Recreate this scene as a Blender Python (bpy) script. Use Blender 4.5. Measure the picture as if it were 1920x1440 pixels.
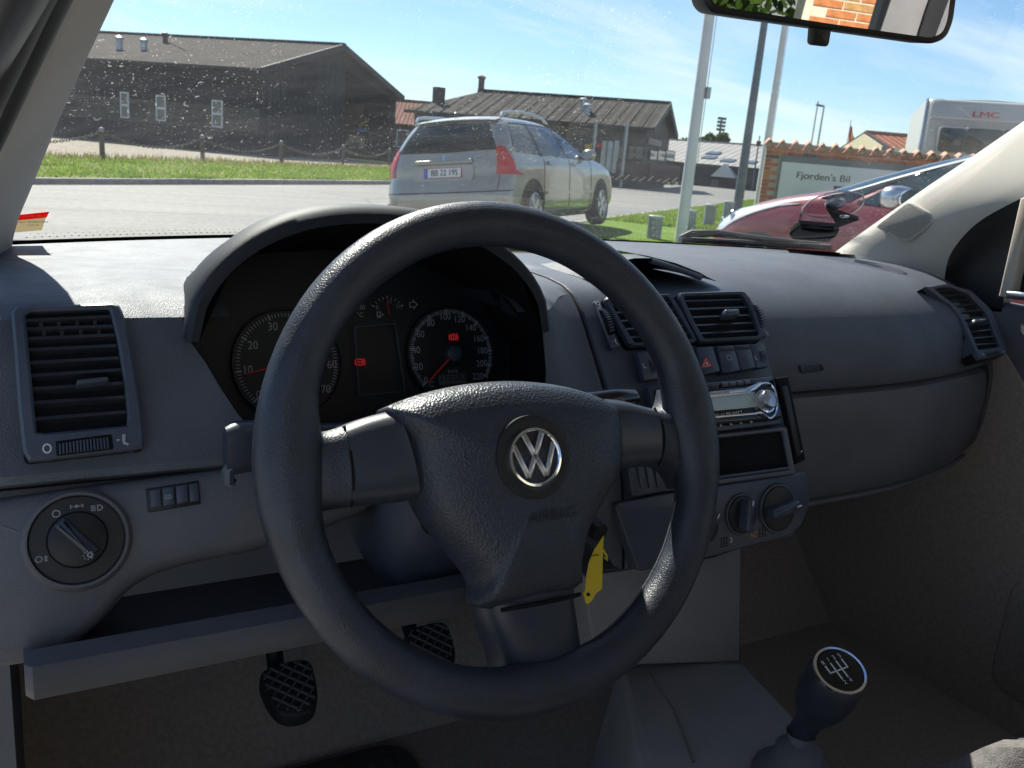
import bpy, bmesh, math, random
from mathutils import Vector, Matrix
from mathutils.geometry import tessellate_polygon
random.seed(7)
R = math.radians
for o in list(bpy.data.objects): bpy.data.objects.remove(o)
scene = bpy.context.scene
COL = scene.collection
V = Vector

# ------------------------------------------------------------------ camera
F_PX, YAW, PITCH, ROLL = 1650.0, R(30.3), R(14.6), R(4.9)
EYE = V((-0.3165, -0.528, 1.12))
FWD = V((math.sin(YAW)*math.cos(PITCH), math.cos(YAW)*math.cos(PITCH), -math.sin(PITCH)))
_r = V((math.cos(YAW), -math.sin(YAW), 0)); _d = FWD.cross(_r)
IX = _r*math.cos(ROLL) - _d*math.sin(ROLL)
IY = _r*math.sin(ROLL) + _d*math.cos(ROLL)
cam = bpy.data.cameras.new('camera'); cam.sensor_width = 36; cam.lens = F_PX/1920*36
cam.clip_start = 0.02; cam.clip_end = 3000
cam.dof.use_dof = True; cam.dof.focus_distance = 0.85; cam.dof.aperture_fstop = 20
co = bpy.data.objects.new('camera', cam); COL.objects.link(co)
up = -IY; back = -FWD
co.matrix_world = Matrix(((IX.x, up.x, back.x, EYE.x), (IX.y, up.y, back.y, EYE.y), (IX.z, up.z, back.z, EYE.z), (0, 0, 0, 1)))
scene.camera = co

# ------------------------------------------------------------------ sky, sun, exposure
SUN_AZ, SUN_EL = R(2), R(45)          # azimuth clockwise from +Y
world = bpy.data.worlds.new('World'); scene.world = world; world.use_nodes = True
wn = world.node_tree; wn.nodes.clear()
def wnode(t, **k):
    n = wn.nodes.new(t)
    for a, b in k.items(): setattr(n, a, b)
    return n
sky = wnode('ShaderNodeTexSky', sky_type='NISHITA', sun_disc=False)
sky.sun_elevation = SUN_EL; sky.sun_rotation = SUN_AZ; sky.air_density = 1.0; sky.dust_density = 0.1; sky.ozone_density = 6.0
tc = wnode('ShaderNodeTexCoord')
sep = wnode('ShaderNodeSeparateXYZ'); wn.links.new(tc.outputs['Generated'], sep.inputs[0])
# clouds on a high flat layer: project the view direction on a plane
addz = wnode('ShaderNodeMath', operation='ADD'); addz.inputs[1].default_value = 0.16; wn.links.new(sep.outputs['Z'], addz.inputs[0])
mxz = wnode('ShaderNodeMath', operation='MAXIMUM'); mxz.inputs[1].default_value = 0.05; wn.links.new(addz.outputs[0], mxz.inputs[0])
dx = wnode('ShaderNodeMath', operation='DIVIDE'); wn.links.new(sep.outputs['X'], dx.inputs[0]); wn.links.new(mxz.outputs[0], dx.inputs[1])
dy = wnode('ShaderNodeMath', operation='DIVIDE'); wn.links.new(sep.outputs['Y'], dy.inputs[0]); wn.links.new(mxz.outputs[0], dy.inputs[1])
cmb = wnode('ShaderNodeCombineXYZ'); wn.links.new(dx.outputs[0], cmb.inputs[0]); wn.links.new(dy.outputs[0], cmb.inputs[1])
mp = wnode('ShaderNodeMapping'); mp.inputs['Rotation'].default_value = (0, 0, R(-35)); mp.inputs['Scale'].default_value = (0.55, 1.5, 1); mp.inputs['Location'].default_value = (0.4, 2.3, 0)
wn.links.new(cmb.outputs[0], mp.inputs[0])
cn = wnode('ShaderNodeTexNoise'); cn.inputs['Scale'].default_value = 1.1; cn.inputs['Detail'].default_value = 9; cn.inputs['Roughness'].default_value = 0.55; cn.inputs['Distortion'].default_value = 0.5
wn.links.new(mp.outputs[0], cn.inputs['Vector'])
cr = wnode('ShaderNodeValToRGB'); cr.color_ramp.elements[0].position = 0.47; cr.color_ramp.elements[1].position = 0.76
cr.color_ramp.elements[0].color = (0, 0, 0, 1); cr.color_ramp.elements[1].color = (0.8, 0.8, 0.8, 1)
wn.links.new(cn.outputs['Fac'], cr.inputs[0])
mixc = wnode('ShaderNodeMixRGB'); wn.links.new(cr.outputs[0], mixc.inputs[0]); wn.links.new(sky.outputs[0], mixc.inputs[1]); mixc.inputs[2].default_value = (7.4, 7.9, 8.2, 1)
bg = wnode('ShaderNodeBackground'); bg.inputs['Strength'].default_value = 0.062
wo = wnode('ShaderNodeOutputWorld'); wn.links.new(mixc.outputs[0], bg.inputs[0]); wn.links.new(bg.outputs[0], wo.inputs[0])
sun = bpy.data.lights.new('sun', 'SUN'); sun.energy = 4.2; sun.angle = R(0.53); sun.color = (1.0, 0.94, 0.85)
so = bpy.data.objects.new('sun', sun); COL.objects.link(so)
sdir = V((math.sin(SUN_AZ)*math.cos(SUN_EL), math.cos(SUN_AZ)*math.cos(SUN_EL), math.sin(SUN_EL)))
so.location = (0, 40, 60); so.rotation_euler = sdir.to_track_quat('Z', 'Y').to_euler()
scene.view_settings.view_transform = 'Standard'; scene.view_settings.look = 'None'
scene.view_settings.exposure = 1.27; scene.view_settings.gamma = 1.0; scene.view_settings.use_curve_mapping = False
scene.render.engine = 'CYCLES'
cy = scene.cycles
cy.max_bounces = 10; cy.transparent_max_bounces = 16; cy.diffuse_bounces = 5; cy.glossy_bounces = 5
cy.caustics_reflective = False; cy.caustics_refractive = False

# ------------------------------------------------------------------ measuring helpers (photo pixel -> place)
def ray(px, py): return FWD + IX*((px-960)/F_PX) + IY*((py-720)/F_PX)
def at(px, py, x=None, y=None, z=None, depth=None):
    v = ray(px, py)
    if y is not None: t = (y-EYE.y)/v.y
    elif x is not None: t = (x-EYE.x)/v.x
    elif z is not None: t = (z-EYE.z)/v.z
    else: t = depth
    return EYE + v*t
class Fr:
    """a flat face: origin, right, up, and the normal towards the viewer"""
    def __init__(s, o, u, v):
        s.o = V(o); s.u = V(u).normalized(); v = V(v); s.v = (v - s.u*v.dot(s.u)).normalized(); s.n = s.u.cross(s.v)
    def p(s, a, b, d=0): return s.o + s.u*a + s.v*b + s.n*d
    def px(s, x, y, d=0):
        r = ray(x, y); t = ((s.o + s.n*d) - EYE).dot(s.n)/r.dot(s.n); q = EYE + r*t - s.o
        return (q.dot(s.u), q.dot(s.v))
    def pts(s, L, d=0): return [s.px(x, y, d) for x, y in L]
    def mat(s): return Matrix(((s.u.x, s.v.x, s.n.x, s.o.x), (s.u.y, s.v.y, s.n.y, s.o.y), (s.u.z, s.v.z, s.n.z, s.o.z), (0, 0, 0, 1)))
def fr_px(p1, y1, p0, y0, u=(1, 0, 0)):
    A = at(*p1, y=y1); B = at(*p0, y=y0); return Fr(B, u, A-B)
WORLD_XY = Fr((0, 0, 0), (1, 0, 0), (0, 1, 0))

# ------------------------------------------------------------------ 2-D helpers
def roundpoly(P, r, n=4):
    out = []; N = len(P)
    rr = r if isinstance(r, (list, tuple)) else [r]*N
    for i in range(N):
        a, b, c = V(P[i-1]), V(P[i]), V(P[(i+1) % N]); r_ = rr[i]
        if r_ <= 0: out.append(tuple(b)); continue
        d1 = (a-b); d2 = (c-b); l1, l2 = d1.length, d2.length
        k = min(r_, l1*.45, l2*.45); p1 = b+d1/l1*k; p2 = b+d2/l2*k
        for j in range(n+1):
            t = j/n; out.append(tuple(p1*(1-t)**2 + b*2*t*(1-t) + p2*t*t))
    return out
def rect(a0, b0, a1, b1): return [(a0, b0), (a1, b0), (a1, b1), (a0, b1)]
def rrect(a0, b0, a1, b1, r, n=4): return roundpoly(rect(a0, b0, a1, b1), r, n)
def circ(a, b, r, n=32, ry=None): return [(a+r*math.cos(2*math.pi*i/n), b+(ry or r)*math.sin(2*math.pi*i/n)) for i in range(n)]
def area(P): return sum(P[i-1][0]*P[i][1]-P[i][0]*P[i-1][1] for i in range(len(P)))/2
def ccw(P): return list(P) if area(P) > 0 else list(P)[::-1]
def offset(P, d):
    P = ccw(P); N = len(P); out = []
    for i in range(N):
        a, b, c = V(P[i-1]), V(P[i]), V(P[(i+1) % N])
        e1 = (b-a); e2 = (c-b)
        if e1.length < 1e-9: e1 = e2
        if e2.length < 1e-9: e2 = e1
        e1 = e1.normalized(); e2 = e2.normalized()
        n1 = V((e1.y, -e1.x)); n2 = V((e2.y, -e2.x)); m = n1+n2
        if m.length < 1e-6: m = n1
        m.normalize(); k = d/max(.35, m.dot(n1)); q = b+m*k; out.append((q.x, q.y))
    return out
def catmull(P, n=8, closed=False):
    P = [V(p) for p in P]; N = len(P); out = []
    rng = range(N) if closed else range(N-1)
    for i in rng:
        if closed: a, b, c, d = P[i-1], P[i], P[(i+1) % N], P[(i+2) % N]
        else: a, b, c, d = P[max(i-1, 0)], P[i], P[i+1], P[min(i+2, N-1)]
        for j in range(n):
            t = j/n; out.append(.5*((2*b)+(c-a)*t+(2*a-5*b+4*c-d)*t*t+(-a+3*b-3*c+d)*t**3))
    if not closed: out.append(P[-1])
    return out
def interp(x, T):
    if x <= T[0][0]: return T[0][1]
    for (x0, y0), (x1, y1) in zip(T, T[1:]):
        if x <= x1:
            k = (x-x0)/(x1-x0); return y0+(y1-y0)*k
    return T[-1][1]
def sinterp(x, T):
    """smooth (catmull) interpolation through the table"""
    if x <= T[0][0]: return T[0][1]
    if x >= T[-1][0]: return T[-1][1]
    for i in range(len(T)-1):
        x0, y0 = T[i]; x1, y1 = T[i+1]
        if x <= x1:
            h = x1-x0; t = (x-x0)/h
            m0 = (y1-T[i-1][1])/(x1-T[i-1][0]) if i > 0 else (y1-y0)/h
            m1 = (T[i+2][1]-y0)/(T[i+2][0]-x0) if i+2 < len(T) else (y1-y0)/h
            return (2*t**3-3*t*t+1)*y0+(t**3-2*t*t+t)*h*m0+(-2*t**3+3*t*t)*y1+(t**3-t*t)*h*m1

# ------------------------------------------------------------------ mesh builder
class MB:
    def __init__(s): s.v = []; s.f = []
    def add(s, vs, fs):
        k = len(s.v); s.v += [tuple(v) for v in vs]; s.f += [tuple(i+k for i in f) for f in fs]; return s
    def prism(s, fr, P, d0, d1, ch=0.0, back=True):
        P = ccw(P); N = len(P)
        lv = [(P, d0)]
        if ch > 0: lv += [(P, d1-ch), (offset(P, -ch*.35), d1-ch*.35), (offset(P, -ch), d1)]
        else: lv += [(P, d1)]
        vs = []; fs = []
        for Q, d in lv: vs += [fr.p(a, b, d) for a, b in Q]
        for l in range(len(lv)-1):
            for i in range(N): j = (i+1) % N; fs.append((l*N+i, l*N+j, l*N+N+j, l*N+N+i))
        fs.append(tuple(range((len(lv)-1)*N, len(lv)*N)))
        if back: fs.append(tuple(range(N-1, -1, -1)))
        return s.add(vs, fs)
    def dome(s, fr, P, d0, d1, rings=6, power=2.0, flat=0.0, drop=0.0, edge=0.0):
        """outline P blown up: rings shrink to the centroid and rise from d0 to d1"""
        P = ccw(P); N = len(P); cx = sum(p[0] for p in P)/N; cy_ = sum(p[1] for p in P)/N
        vs = []; fs = []
        L = [(1.0, d0-drop)] if drop else []
        for i in range(rings+1):
            t = i/rings*(1-flat); L.append((1-t, None))
        vs = []
        for k, d in L:
            if d is None: d = d0 + (d1-d0)*(1-k**power)**(1/power) if k < 1 else d0
            vs += [fr.p(cx+(a-cx)*k, cy_+(b-cy_)*k, d) for a, b in P]
        n = len(L)
        for l in range(n-1):
            for i in range(N): j = (i+1) % N; fs.append((l*N+i, l*N+j, l*N+N+j, l*N+N+i))
        if flat > 0: fs.append(tuple(range((n-1)*N, n*N)))
        return s.add(vs, fs)
    def ring(s, fr, A, B, d0, d1, ch=0.0):
        """frame between outline A and hole B (same point count)"""
        A = ccw(A); B = ccw(B); N = len(A); vs = []; fs = []
        lv = [(A, d0), (A, d1-ch), (offset(A, -ch), d1), (offset(B, ch), d1), (B, d1-ch), (B, d0)] if ch > 0 else [(A, d0), (A, d1), (B, d1), (B, d0)]
        for Q, d in lv: vs += [fr.p(a, b, d) for a, b in Q]
        for l in range(len(lv)):
            m = (l+1) % len(lv)
            for i in range(N): j = (i+1) % N; fs.append((l*N+i, l*N+j, m*N+j, m*N+i))
        return s.add(vs, fs)
    def grid(s, rows, flip=False):
        n = len(rows[0]); vs = [p for r in rows for p in r]; fs = []
        for i in range(len(rows)-1):
            for j in range(n-1):
                f = (i*n+j, i*n+j+1, (i+1)*n+j+1, (i+1)*n+j); fs.append(f[::-1] if flip else f)
        return s.add(vs, fs)
    def tube(s, path, rad, n=10, cap=True, squash=None):
        P = [V(p) for p in path]; m = len(P); vs = []; fs = []
        rr = rad if isinstance(rad, (list, tuple)) else [rad]*m
        t0 = (P[1]-P[0]).normalized(); ref = V((0, 0, 1)) if abs(t0.z) < .9 else V((1, 0, 0)); nrm = t0.cross(ref).normalized()
        for i in range(m):
            t = (P[min(i+1, m-1)]-P[max(i-1, 0)]).normalized()
            nrm = (nrm - t*nrm.dot(t)).normalized(); b = t.cross(nrm)
            for k in range(n):
                a = 2*math.pi*k/n; vs.append(P[i]+(nrm*math.cos(a)+b*math.sin(a))*rr[i])
        for i in range(m-1):
            for k in range(n): l = (k+1) % n; fs.append((i*n+k, i*n+l, (i+1)*n+l, (i+1)*n+k))
        if cap: fs.append(tuple(range(n-1, -1, -1))); fs.append(tuple(range((m-1)*n, m*n)))
        return s.add(vs, fs)
    def lathe(s, fr, prof, n=28, a=0, b=0, cap=False):
        """profile (radius, depth) turned round the face normal"""
        vs = []; fs = []
        for r_, d in prof: vs += [fr.p(a+r_*math.cos(2*math.pi*i/n), b+r_*math.sin(2*math.pi*i/n), d) for i in range(n)]
        for l in range(len(prof)-1):
            for i in range(n): j = (i+1) % n; fs.append((l*n+i, l*n+j, l*n+n+j, l*n+n+i))
        if cap: fs.append(tuple(range((len(prof)-1)*n, len(prof)*n)))
        return s.add(vs, fs)
    def box(s, x0, y0, z0, x1, y1, z1):
        vs = [(x0, y0, z0), (x1, y0, z0), (x1, y1, z0), (x0, y1, z0), (x0, y0, z1), (x1, y0, z1), (x1, y1, z1), (x0, y1, z1)]
        return s.add(vs, [(3, 2, 1, 0), (4, 5, 6, 7), (0, 1, 5, 4), (1, 2, 6, 5), (2, 3, 7, 6), (3, 0, 4, 7)])
    def bar(s, p, q, w, h, upv=(0, 0, 1)):
        p = V(p); q = V(q); t = (q-p).normalized(); sd = t.cross(V(upv)).normalized(); u = sd.cross(t)
        vs = []
        for c in (p, q):
            for a, b in ((-1, -1), (1, -1), (1, 1), (-1, 1)): vs.append(c+sd*(a*w/2)+u*(b*h/2))
        return s.add(vs, [(3, 2, 1, 0), (4, 5, 6, 7), (0, 1, 5, 4), (1, 2, 6, 5), (2, 3, 7, 6), (3, 0, 4, 7)])
    def mesh(s, name):
        me = bpy.data.meshes.new(name); me.from_pydata(s.v, [], s.f)
        bm = bmesh.new(); bm.from_mesh(me); bmesh.ops.remove_doubles(bm, verts=bm.verts, dist=1e-6)
        bmesh.ops.recalc_face_normals(bm, faces=bm.faces); bm.to_mesh(me); bm.free()
        return me
    def build(s, name, mat, parent=None, smooth=True, ang=38):
        me = s.mesh(name); return mobj(name, me, mat, parent, smooth, ang)
def mobj(name, me, mat, parent=None, smooth=True, ang=38):
    if mat is not None and not me.materials: me.materials.append(mat)
    if smooth:
        me.shade_smooth(); me.set_sharp_from_angle(angle=R(ang))
    o = bpy.data.objects.new(name, me); COL.objects.link(o)
    if parent is not None: attach(o, parent)
    return o
BASE = {}
def attach(o, parent):
    o.parent = parent
    p = parent
    while p.parent is not None: p = p.parent
    # parts of a plain thing are built in place; those of a moved thing in its own frame
    if parent.get('_w') == 1: o.matrix_parent_inverse = Matrix.Translation(-V(parent.location))
def thing(name, label, cat, loc=(0, 0, 0), rot=None, group=None, local=False):
    o = bpy.data.objects.new(name, None); COL.objects.link(o); o.location = loc; o.empty_display_size = .1
    if rot is not None: o.rotation_euler = rot
    if not local: o['_w'] = 1
    o['label'] = label; o['category'] = cat
    if group: o['group'] = group
    return o
def tag(o, label, cat, group=None):
    o['label'] = label; o['category'] = cat
    if group: o['group'] = group
    return o
def struct(o): o['kind'] = 'structure'; return o
def stuff(o, label, cat): o['kind'] = 'stuff'; o['label'] = label; o['category'] = cat; return o
def copy_tree(o, parent=None):
    c = o.copy(); COL.objects.link(c); c.parent = parent
    for ch in list(o.children): copy_tree(ch, c)
    return c

# ------------------------------------------------------------------ lettering (meshes from the built-in font)
_TX = {}
def glyphs(s):
    if s in _TX: return _TX[s]
    c = bpy.data.curves.new('t', 'FONT'); c.body = s; c.align_x = 'CENTER'; c.align_y = 'CENTER'; c.size = 1.0
    o = bpy.data.objects.new('t', c); me = bpy.data.meshes.new_from_object(o)
    vs = [tuple(v.co[:2]) for v in me.vertices]; fs = [tuple(p.vertices) for p in me.polygons]
    bpy.data.objects.remove(o); bpy.data.curves.remove(c); bpy.data.meshes.remove(me)
    _TX[s] = (vs, fs); return _TX[s]
def lettering(fr, s, a, b, size, mat, parent, d=0.0006, name='lettering', rot=0, wide=1.0, mirror=False, bold=0):
    vs, fs = glyphs(s); m = MB(); c, sn = math.cos(rot), math.sin(rot)
    q = []
    for x, y in vs:
        x *= size*wide*(-1 if mirror else 1); y *= size; q.append(fr.p(a+x*c-y*sn, b+x*sn+y*c, d))
    m.add(q, fs)
    if bold:
        q2 = [V(p)+fr.u*bold+fr.n*0.00003 for p in q]; m.add(q2, fs)
    return m.build(name, mat, parent, smooth=False)
for _s in ('0', '10'): glyphs(_s)

# ------------------------------------------------------------------ materials
def newmat(name):
    m = bpy.data.materials.new(name); m.use_nodes = True; m.node_tree.nodes.clear(); return m, m.node_tree
def N(t, ty, **k):
    n = t.nodes.new(ty)
    for a, b in k.items():
        if a in n.inputs: n.inputs[a].default_value = b
        else: setattr(n, a, b)
    return n
def L(t, a, b): t.links.new(a, b)
def rgba(c): return (c[0], c[1], c[2], 1)
def noise(t, scale, detail=4, rough=.55, vec=None, coord='Object'):
    n = N(t, 'ShaderNodeTexNoise', Scale=scale, Detail=detail, Roughness=rough)
    if vec is None:
        c = N(t, 'ShaderNodeTexCoord'); L(t, c.outputs[coord], n.inputs['Vector'])
    else: L(t, vec, n.inputs['Vector'])
    return n
def ramp(t, fac, stops):
    r = N(t, 'ShaderNodeValToRGB'); e = r.color_ramp.elements
    while len(e) < len(stops): e.new(.5)
    for k, (p, c) in zip(e, stops): k.position = p; k.color = rgba(c)
    L(t, fac, r.inputs[0]); return r
def surf(name, col, rough=.5, spec=.5, metal=0, var=0.0, vscale=5, grain=0.0, gscale=400, bump=0.0, bscale=20, col2=None, coat=0, emis=None, estr=0, rvar=0, voro=False, stops=(.35, .65), dust=0):
    m, t = newmat(name)
    b = N(t, 'ShaderNodeBsdfPrincipled'); o = N(t, 'ShaderNodeOutputMaterial'); L(t, b.outputs[0], o.inputs[0])
    b.inputs['Base Color'].default_value = rgba(col); b.inputs['Roughness'].default_value = rough
    b.inputs['Specular IOR Level'].default_value = spec; b.inputs['Metallic'].default_value = metal; b.inputs['Coat Weight'].default_value = coat
    b.inputs['Coat Roughness'].default_value = .06
    if emis: b.inputs['Emission Color'].default_value = rgba(emis); b.inputs['Emission Strength'].default_value = estr
    if var or col2:
        n = noise(t, vscale, 6)
        c2 = col2 or tuple(min(1, c*(1+var)) for c in col); c1 = col if col2 else tuple(c*(1-var) for c in col)
        r = ramp(t, n.outputs['Fac'], [(stops[0], c1), (stops[1], c2)]); L(t, r.outputs[0], b.inputs['Base Color'])
    if dust:      # fine pale dust grains lying on the plastic
        nd = noise(t, 1500, 1); nl = noise(t, 9, 3); rd1 = ramp(t, nd.outputs['Fac'], [(.70, (0, 0, 0)), (.76, (1, 1, 1))]); rd2 = ramp(t, nl.outputs['Fac'], [(.40, (.1, .1, .1)), (.65, (1, 1, 1))])
        md = N(t, 'ShaderNodeMath', operation='MULTIPLY'); L(t, rd1.outputs[0], md.inputs[0]); L(t, rd2.outputs[0], md.inputs[1])
        md2 = N(t, 'ShaderNodeMath', operation='MULTIPLY'); md2.inputs[1].default_value = dust; L(t, md.outputs[0], md2.inputs[0])
        mxd = N(t, 'ShaderNodeMixRGB'); mxd.inputs[2].default_value = (.5, .48, .45, 1); L(t, md2.outputs[0], mxd.inputs[0])
        src = b.inputs['Base Color'].links[0].from_socket if b.inputs['Base Color'].links else None
        if src: L(t, src, mxd.inputs[1])
        else: mxd.inputs[1].default_value = rgba(col)
        L(t, mxd.outputs[0], b.inputs['Base Color'])
    if rvar:
        n2 = noise(t, vscale*2.3, 5); mr = N(t, 'ShaderNodeMapRange'); mr.inputs['From Min'].default_value = .3; mr.inputs['From Max'].default_value = .7
        mr.inputs['To Min'].default_value = rough-rvar; mr.inputs['To Max'].default_value = rough+rvar; L(t, n2.outputs['Fac'], mr.inputs[0]); L(t, mr.outputs[0], b.inputs['Roughness'])
    prev = None
    if bump:
        n = noise(t, bscale, 5); bp = N(t, 'ShaderNodeBump', Strength=bump, Distance=.02); L(t, n.outputs['Fac'], bp.inputs['Height']); prev = bp
    if grain:
        c = N(t, 'ShaderNodeTexCoord')
        if voro: g = N(t, 'ShaderNodeTexVoronoi', Scale=gscale, feature='SMOOTH_F1'); oo = g.outputs['Distance']
        else: g = N(t, 'ShaderNodeTexNoise', Scale=gscale, Detail=2); oo = g.outputs['Fac']
        L(t, c.outputs['Object'], g.inputs['Vector'])
        bp = N(t, 'ShaderNodeBump', Strength=grain, Distance=.0012); L(t, oo, bp.inputs['Height'])
        if prev: L(t, prev.outputs[0], bp.inputs['Normal'])
        prev = bp
    if prev: L(t, prev.outputs[0], b.inputs['Normal'])
    return m
def schlick(t, f0):
    # reflectance of a thin pane, the same from both sides
    lw = N(t, 'ShaderNodeLayerWeight'); lw.inputs['Blend'].default_value = .5
    p = N(t, 'ShaderNodeMath', operation='POWER'); p.inputs[1].default_value = 5.0; L(t, lw.outputs['Facing'], p.inputs[0])
    a = N(t, 'ShaderNodeMath', operation='MULTIPLY_ADD'); a.inputs[1].default_value = 1-f0; a.inputs[2].default_value = f0; L(t, p.outputs[0], a.inputs[0]); return a.outputs[0]
def thinglass(name, tint=(.95, .98, .97), rough=0.0, ior=1.45, extra=0.0):
    m, t = newmat(name); o = N(t, 'ShaderNodeOutputMaterial')
    tr = N(t, 'ShaderNodeBsdfTransparent'); tr.inputs[0].default_value = rgba(tint)
    gl = N(t, 'ShaderNodeBsdfGlossy'); gl.inputs['Roughness'].default_value = rough; gl.inputs['Color'].default_value = (1, 1, 1, 1)
    mx = N(t, 'ShaderNodeMixShader'); L(t, schlick(t, ((ior-1)/(ior+1))**2+extra), mx.inputs[0])
    L(t, tr.outputs[0], mx.inputs[1]); L(t, gl.outputs[0], mx.inputs[2]); L(t, mx.outputs[0], o.inputs[0]); return m
M = {}
# cabin
M['dash'] = surf('dash_plastic', (.076, .086, .108), .56, .42, var=.12, vscale=14, grain=.42, gscale=1250, voro=True, rvar=.06, dust=.5)
M['dash_soft'] = surf('dash_soft_plastic', (.055, .068, .095), .52, .5, var=.10, vscale=10, grain=.25, gscale=1400, voro=True)
M['dash_low'] = surf('dash_lower_plastic', (.110, .112, .126), .60, .4, var=.12, vscale=12, grain=.3, gscale=1200, voro=True)
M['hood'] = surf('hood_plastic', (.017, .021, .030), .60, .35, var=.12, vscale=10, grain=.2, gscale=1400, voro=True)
M['bar'] = surf('shelf_plastic', (.070, .071, .080), .62, .35, var=.15, vscale=12, grain=.25, gscale=1200, voro=True)
M['panel'] = surf('panel_satin_plastic', (.048, .062, .092), .38, .5, var=.08, vscale=20, grain=.15, gscale=900)
M['black'] = surf('black_plastic', (.009, .010, .012), .48, .5, grain=.12, gscale=900)
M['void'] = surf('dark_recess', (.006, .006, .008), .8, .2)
M['gloss'] = surf('gloss_black', (.008, .008, .010), .12, .5)
M['rim'] = surf('wheel_skin', (.024, .031, .046), .40, .5, var=.2, vscale=22, grain=.34, gscale=950, voro=True, rvar=.10)
M['pad'] = surf('airbag_pad', (.025, .033, .049), .38, .5, var=.08, vscale=25, grain=.55, gscale=700, voro=True)
M['spoke'] = surf('spoke_satin', (.028, .036, .052), .36, .5, grain=.1, gscale=900, var=.06, vscale=30)
M['chrome'] = surf('chrome', (.80, .82, .85), .10, .5, metal=1)
M['satin'] = surf('satin_metal', (.55, .58, .62), .28, .5, metal=1)
M['trim'] = surf('pillar_trim', (.48, .447, .395), .62, .3, var=.05, vscale=8, grain=.25, gscale=700)
M['lining'] = surf('roof_lining', (.56, .54, .50), .85, .2, var=.05, vscale=30, grain=.5, gscale=500)
M['rubber'] = surf('rubber', (.026, .026, .026), .6, .35, grain=.2, gscale=500)
M['carpet'] = surf('carpet', (.36, .31, .27), .95, .1, var=.12, vscale=160, grain=1.0, gscale=700)
M['console'] = surf('console_plastic', (.20, .195, .20), .55, .4, var=.08, vscale=12, grain=.3, gscale=800, voro=True)
M['seat'] = surf('seat_fabric', (.16, .15, .145), .9, .15, var=.2, vscale=120, grain=.9, gscale=600)
M['white'] = surf('white_print', (.62, .64, .66), .5, .3)
M['print'] = surf('pale_print', (.36, .39, .43), .5, .3)
M['dimprint'] = surf('dim_print', (.34, .36, .39), .5, .3)
M['redprint'] = surf('red_print', (.42, .05, .04), .5, .3)
M['redlamp'] = surf('red_lamp', (.5, .02, .02), .4, .3, emis=(1, .03, .05), estr=.10)
M['redneedle'] = surf('red_needle', (.26, .02, .015), .5, .3, emis=(1, .08, .05), estr=.01)
M['lcd'] = surf('lcd', (.10, .125, .115), .3, .4)
M['lcdink'] = surf('lcd_ink', (.015, .02, .02), .4, .3)
M['screen'] = surf('radio_screen', (.50, .60, .56), .16, .6)  # pale base paints in the sky mirrored by the unlit display
M['yellow'] = surf('yellow_tag', (.72, .56, .035), .5, .35)
M['orange'] = surf('orange_print', (.6, .25, .04), .5, .3)
M['ink'] = surf('black_ink', (.02, .02, .02), .5, .3)
M['bluelabel'] = surf('blue_print', (.03, .12, .5), .4, .4)
M['mirror'] = surf('mirror_silver', (.86, .88, .88), .0, .5, metal=1)
# outside
M['paint'] = surf('silver_paint', (.36, .335, .28), .32, .5, metal=.55, coat=.9, var=.05, vscale=3)
M['redpaint'] = surf('red_paint', (.17, .007, .016), .40, .4, metal=.1, coat=.45, var=.06, vscale=4)
M['rearglass'] = surf('rear_window_glass', (.010, .026, .028), .08, .22)
M['carglass'] = surf('car_window', (.012, .028, .034), .04, .6)
M['tyre'] = surf('tyre', (.022, .022, .023), .8, .3, var=.3, vscale=14)
M['alloy'] = surf('alloy', (.55, .56, .58), .32, .5, metal=.9)
M['tail'] = surf('tail_lamp', (.55, .015, .02), .12, .6, grain=.5, gscale=60, voro=True)
M['lampglass'] = thinglass('lamp_glass', (.95, .96, .97), .02, 1.4)
M['plate'] = surf('number_plate', (.75, .76, .74), .4, .4)
M['plateblue'] = surf('plate_blue', (.03, .12, .55), .4, .4)
M['platered'] = surf('plate_red', (.5, .03, .03), .4, .4)
M['greytrim'] = surf('grey_plastic', (.05, .05, .052), .5, .4)
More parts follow.
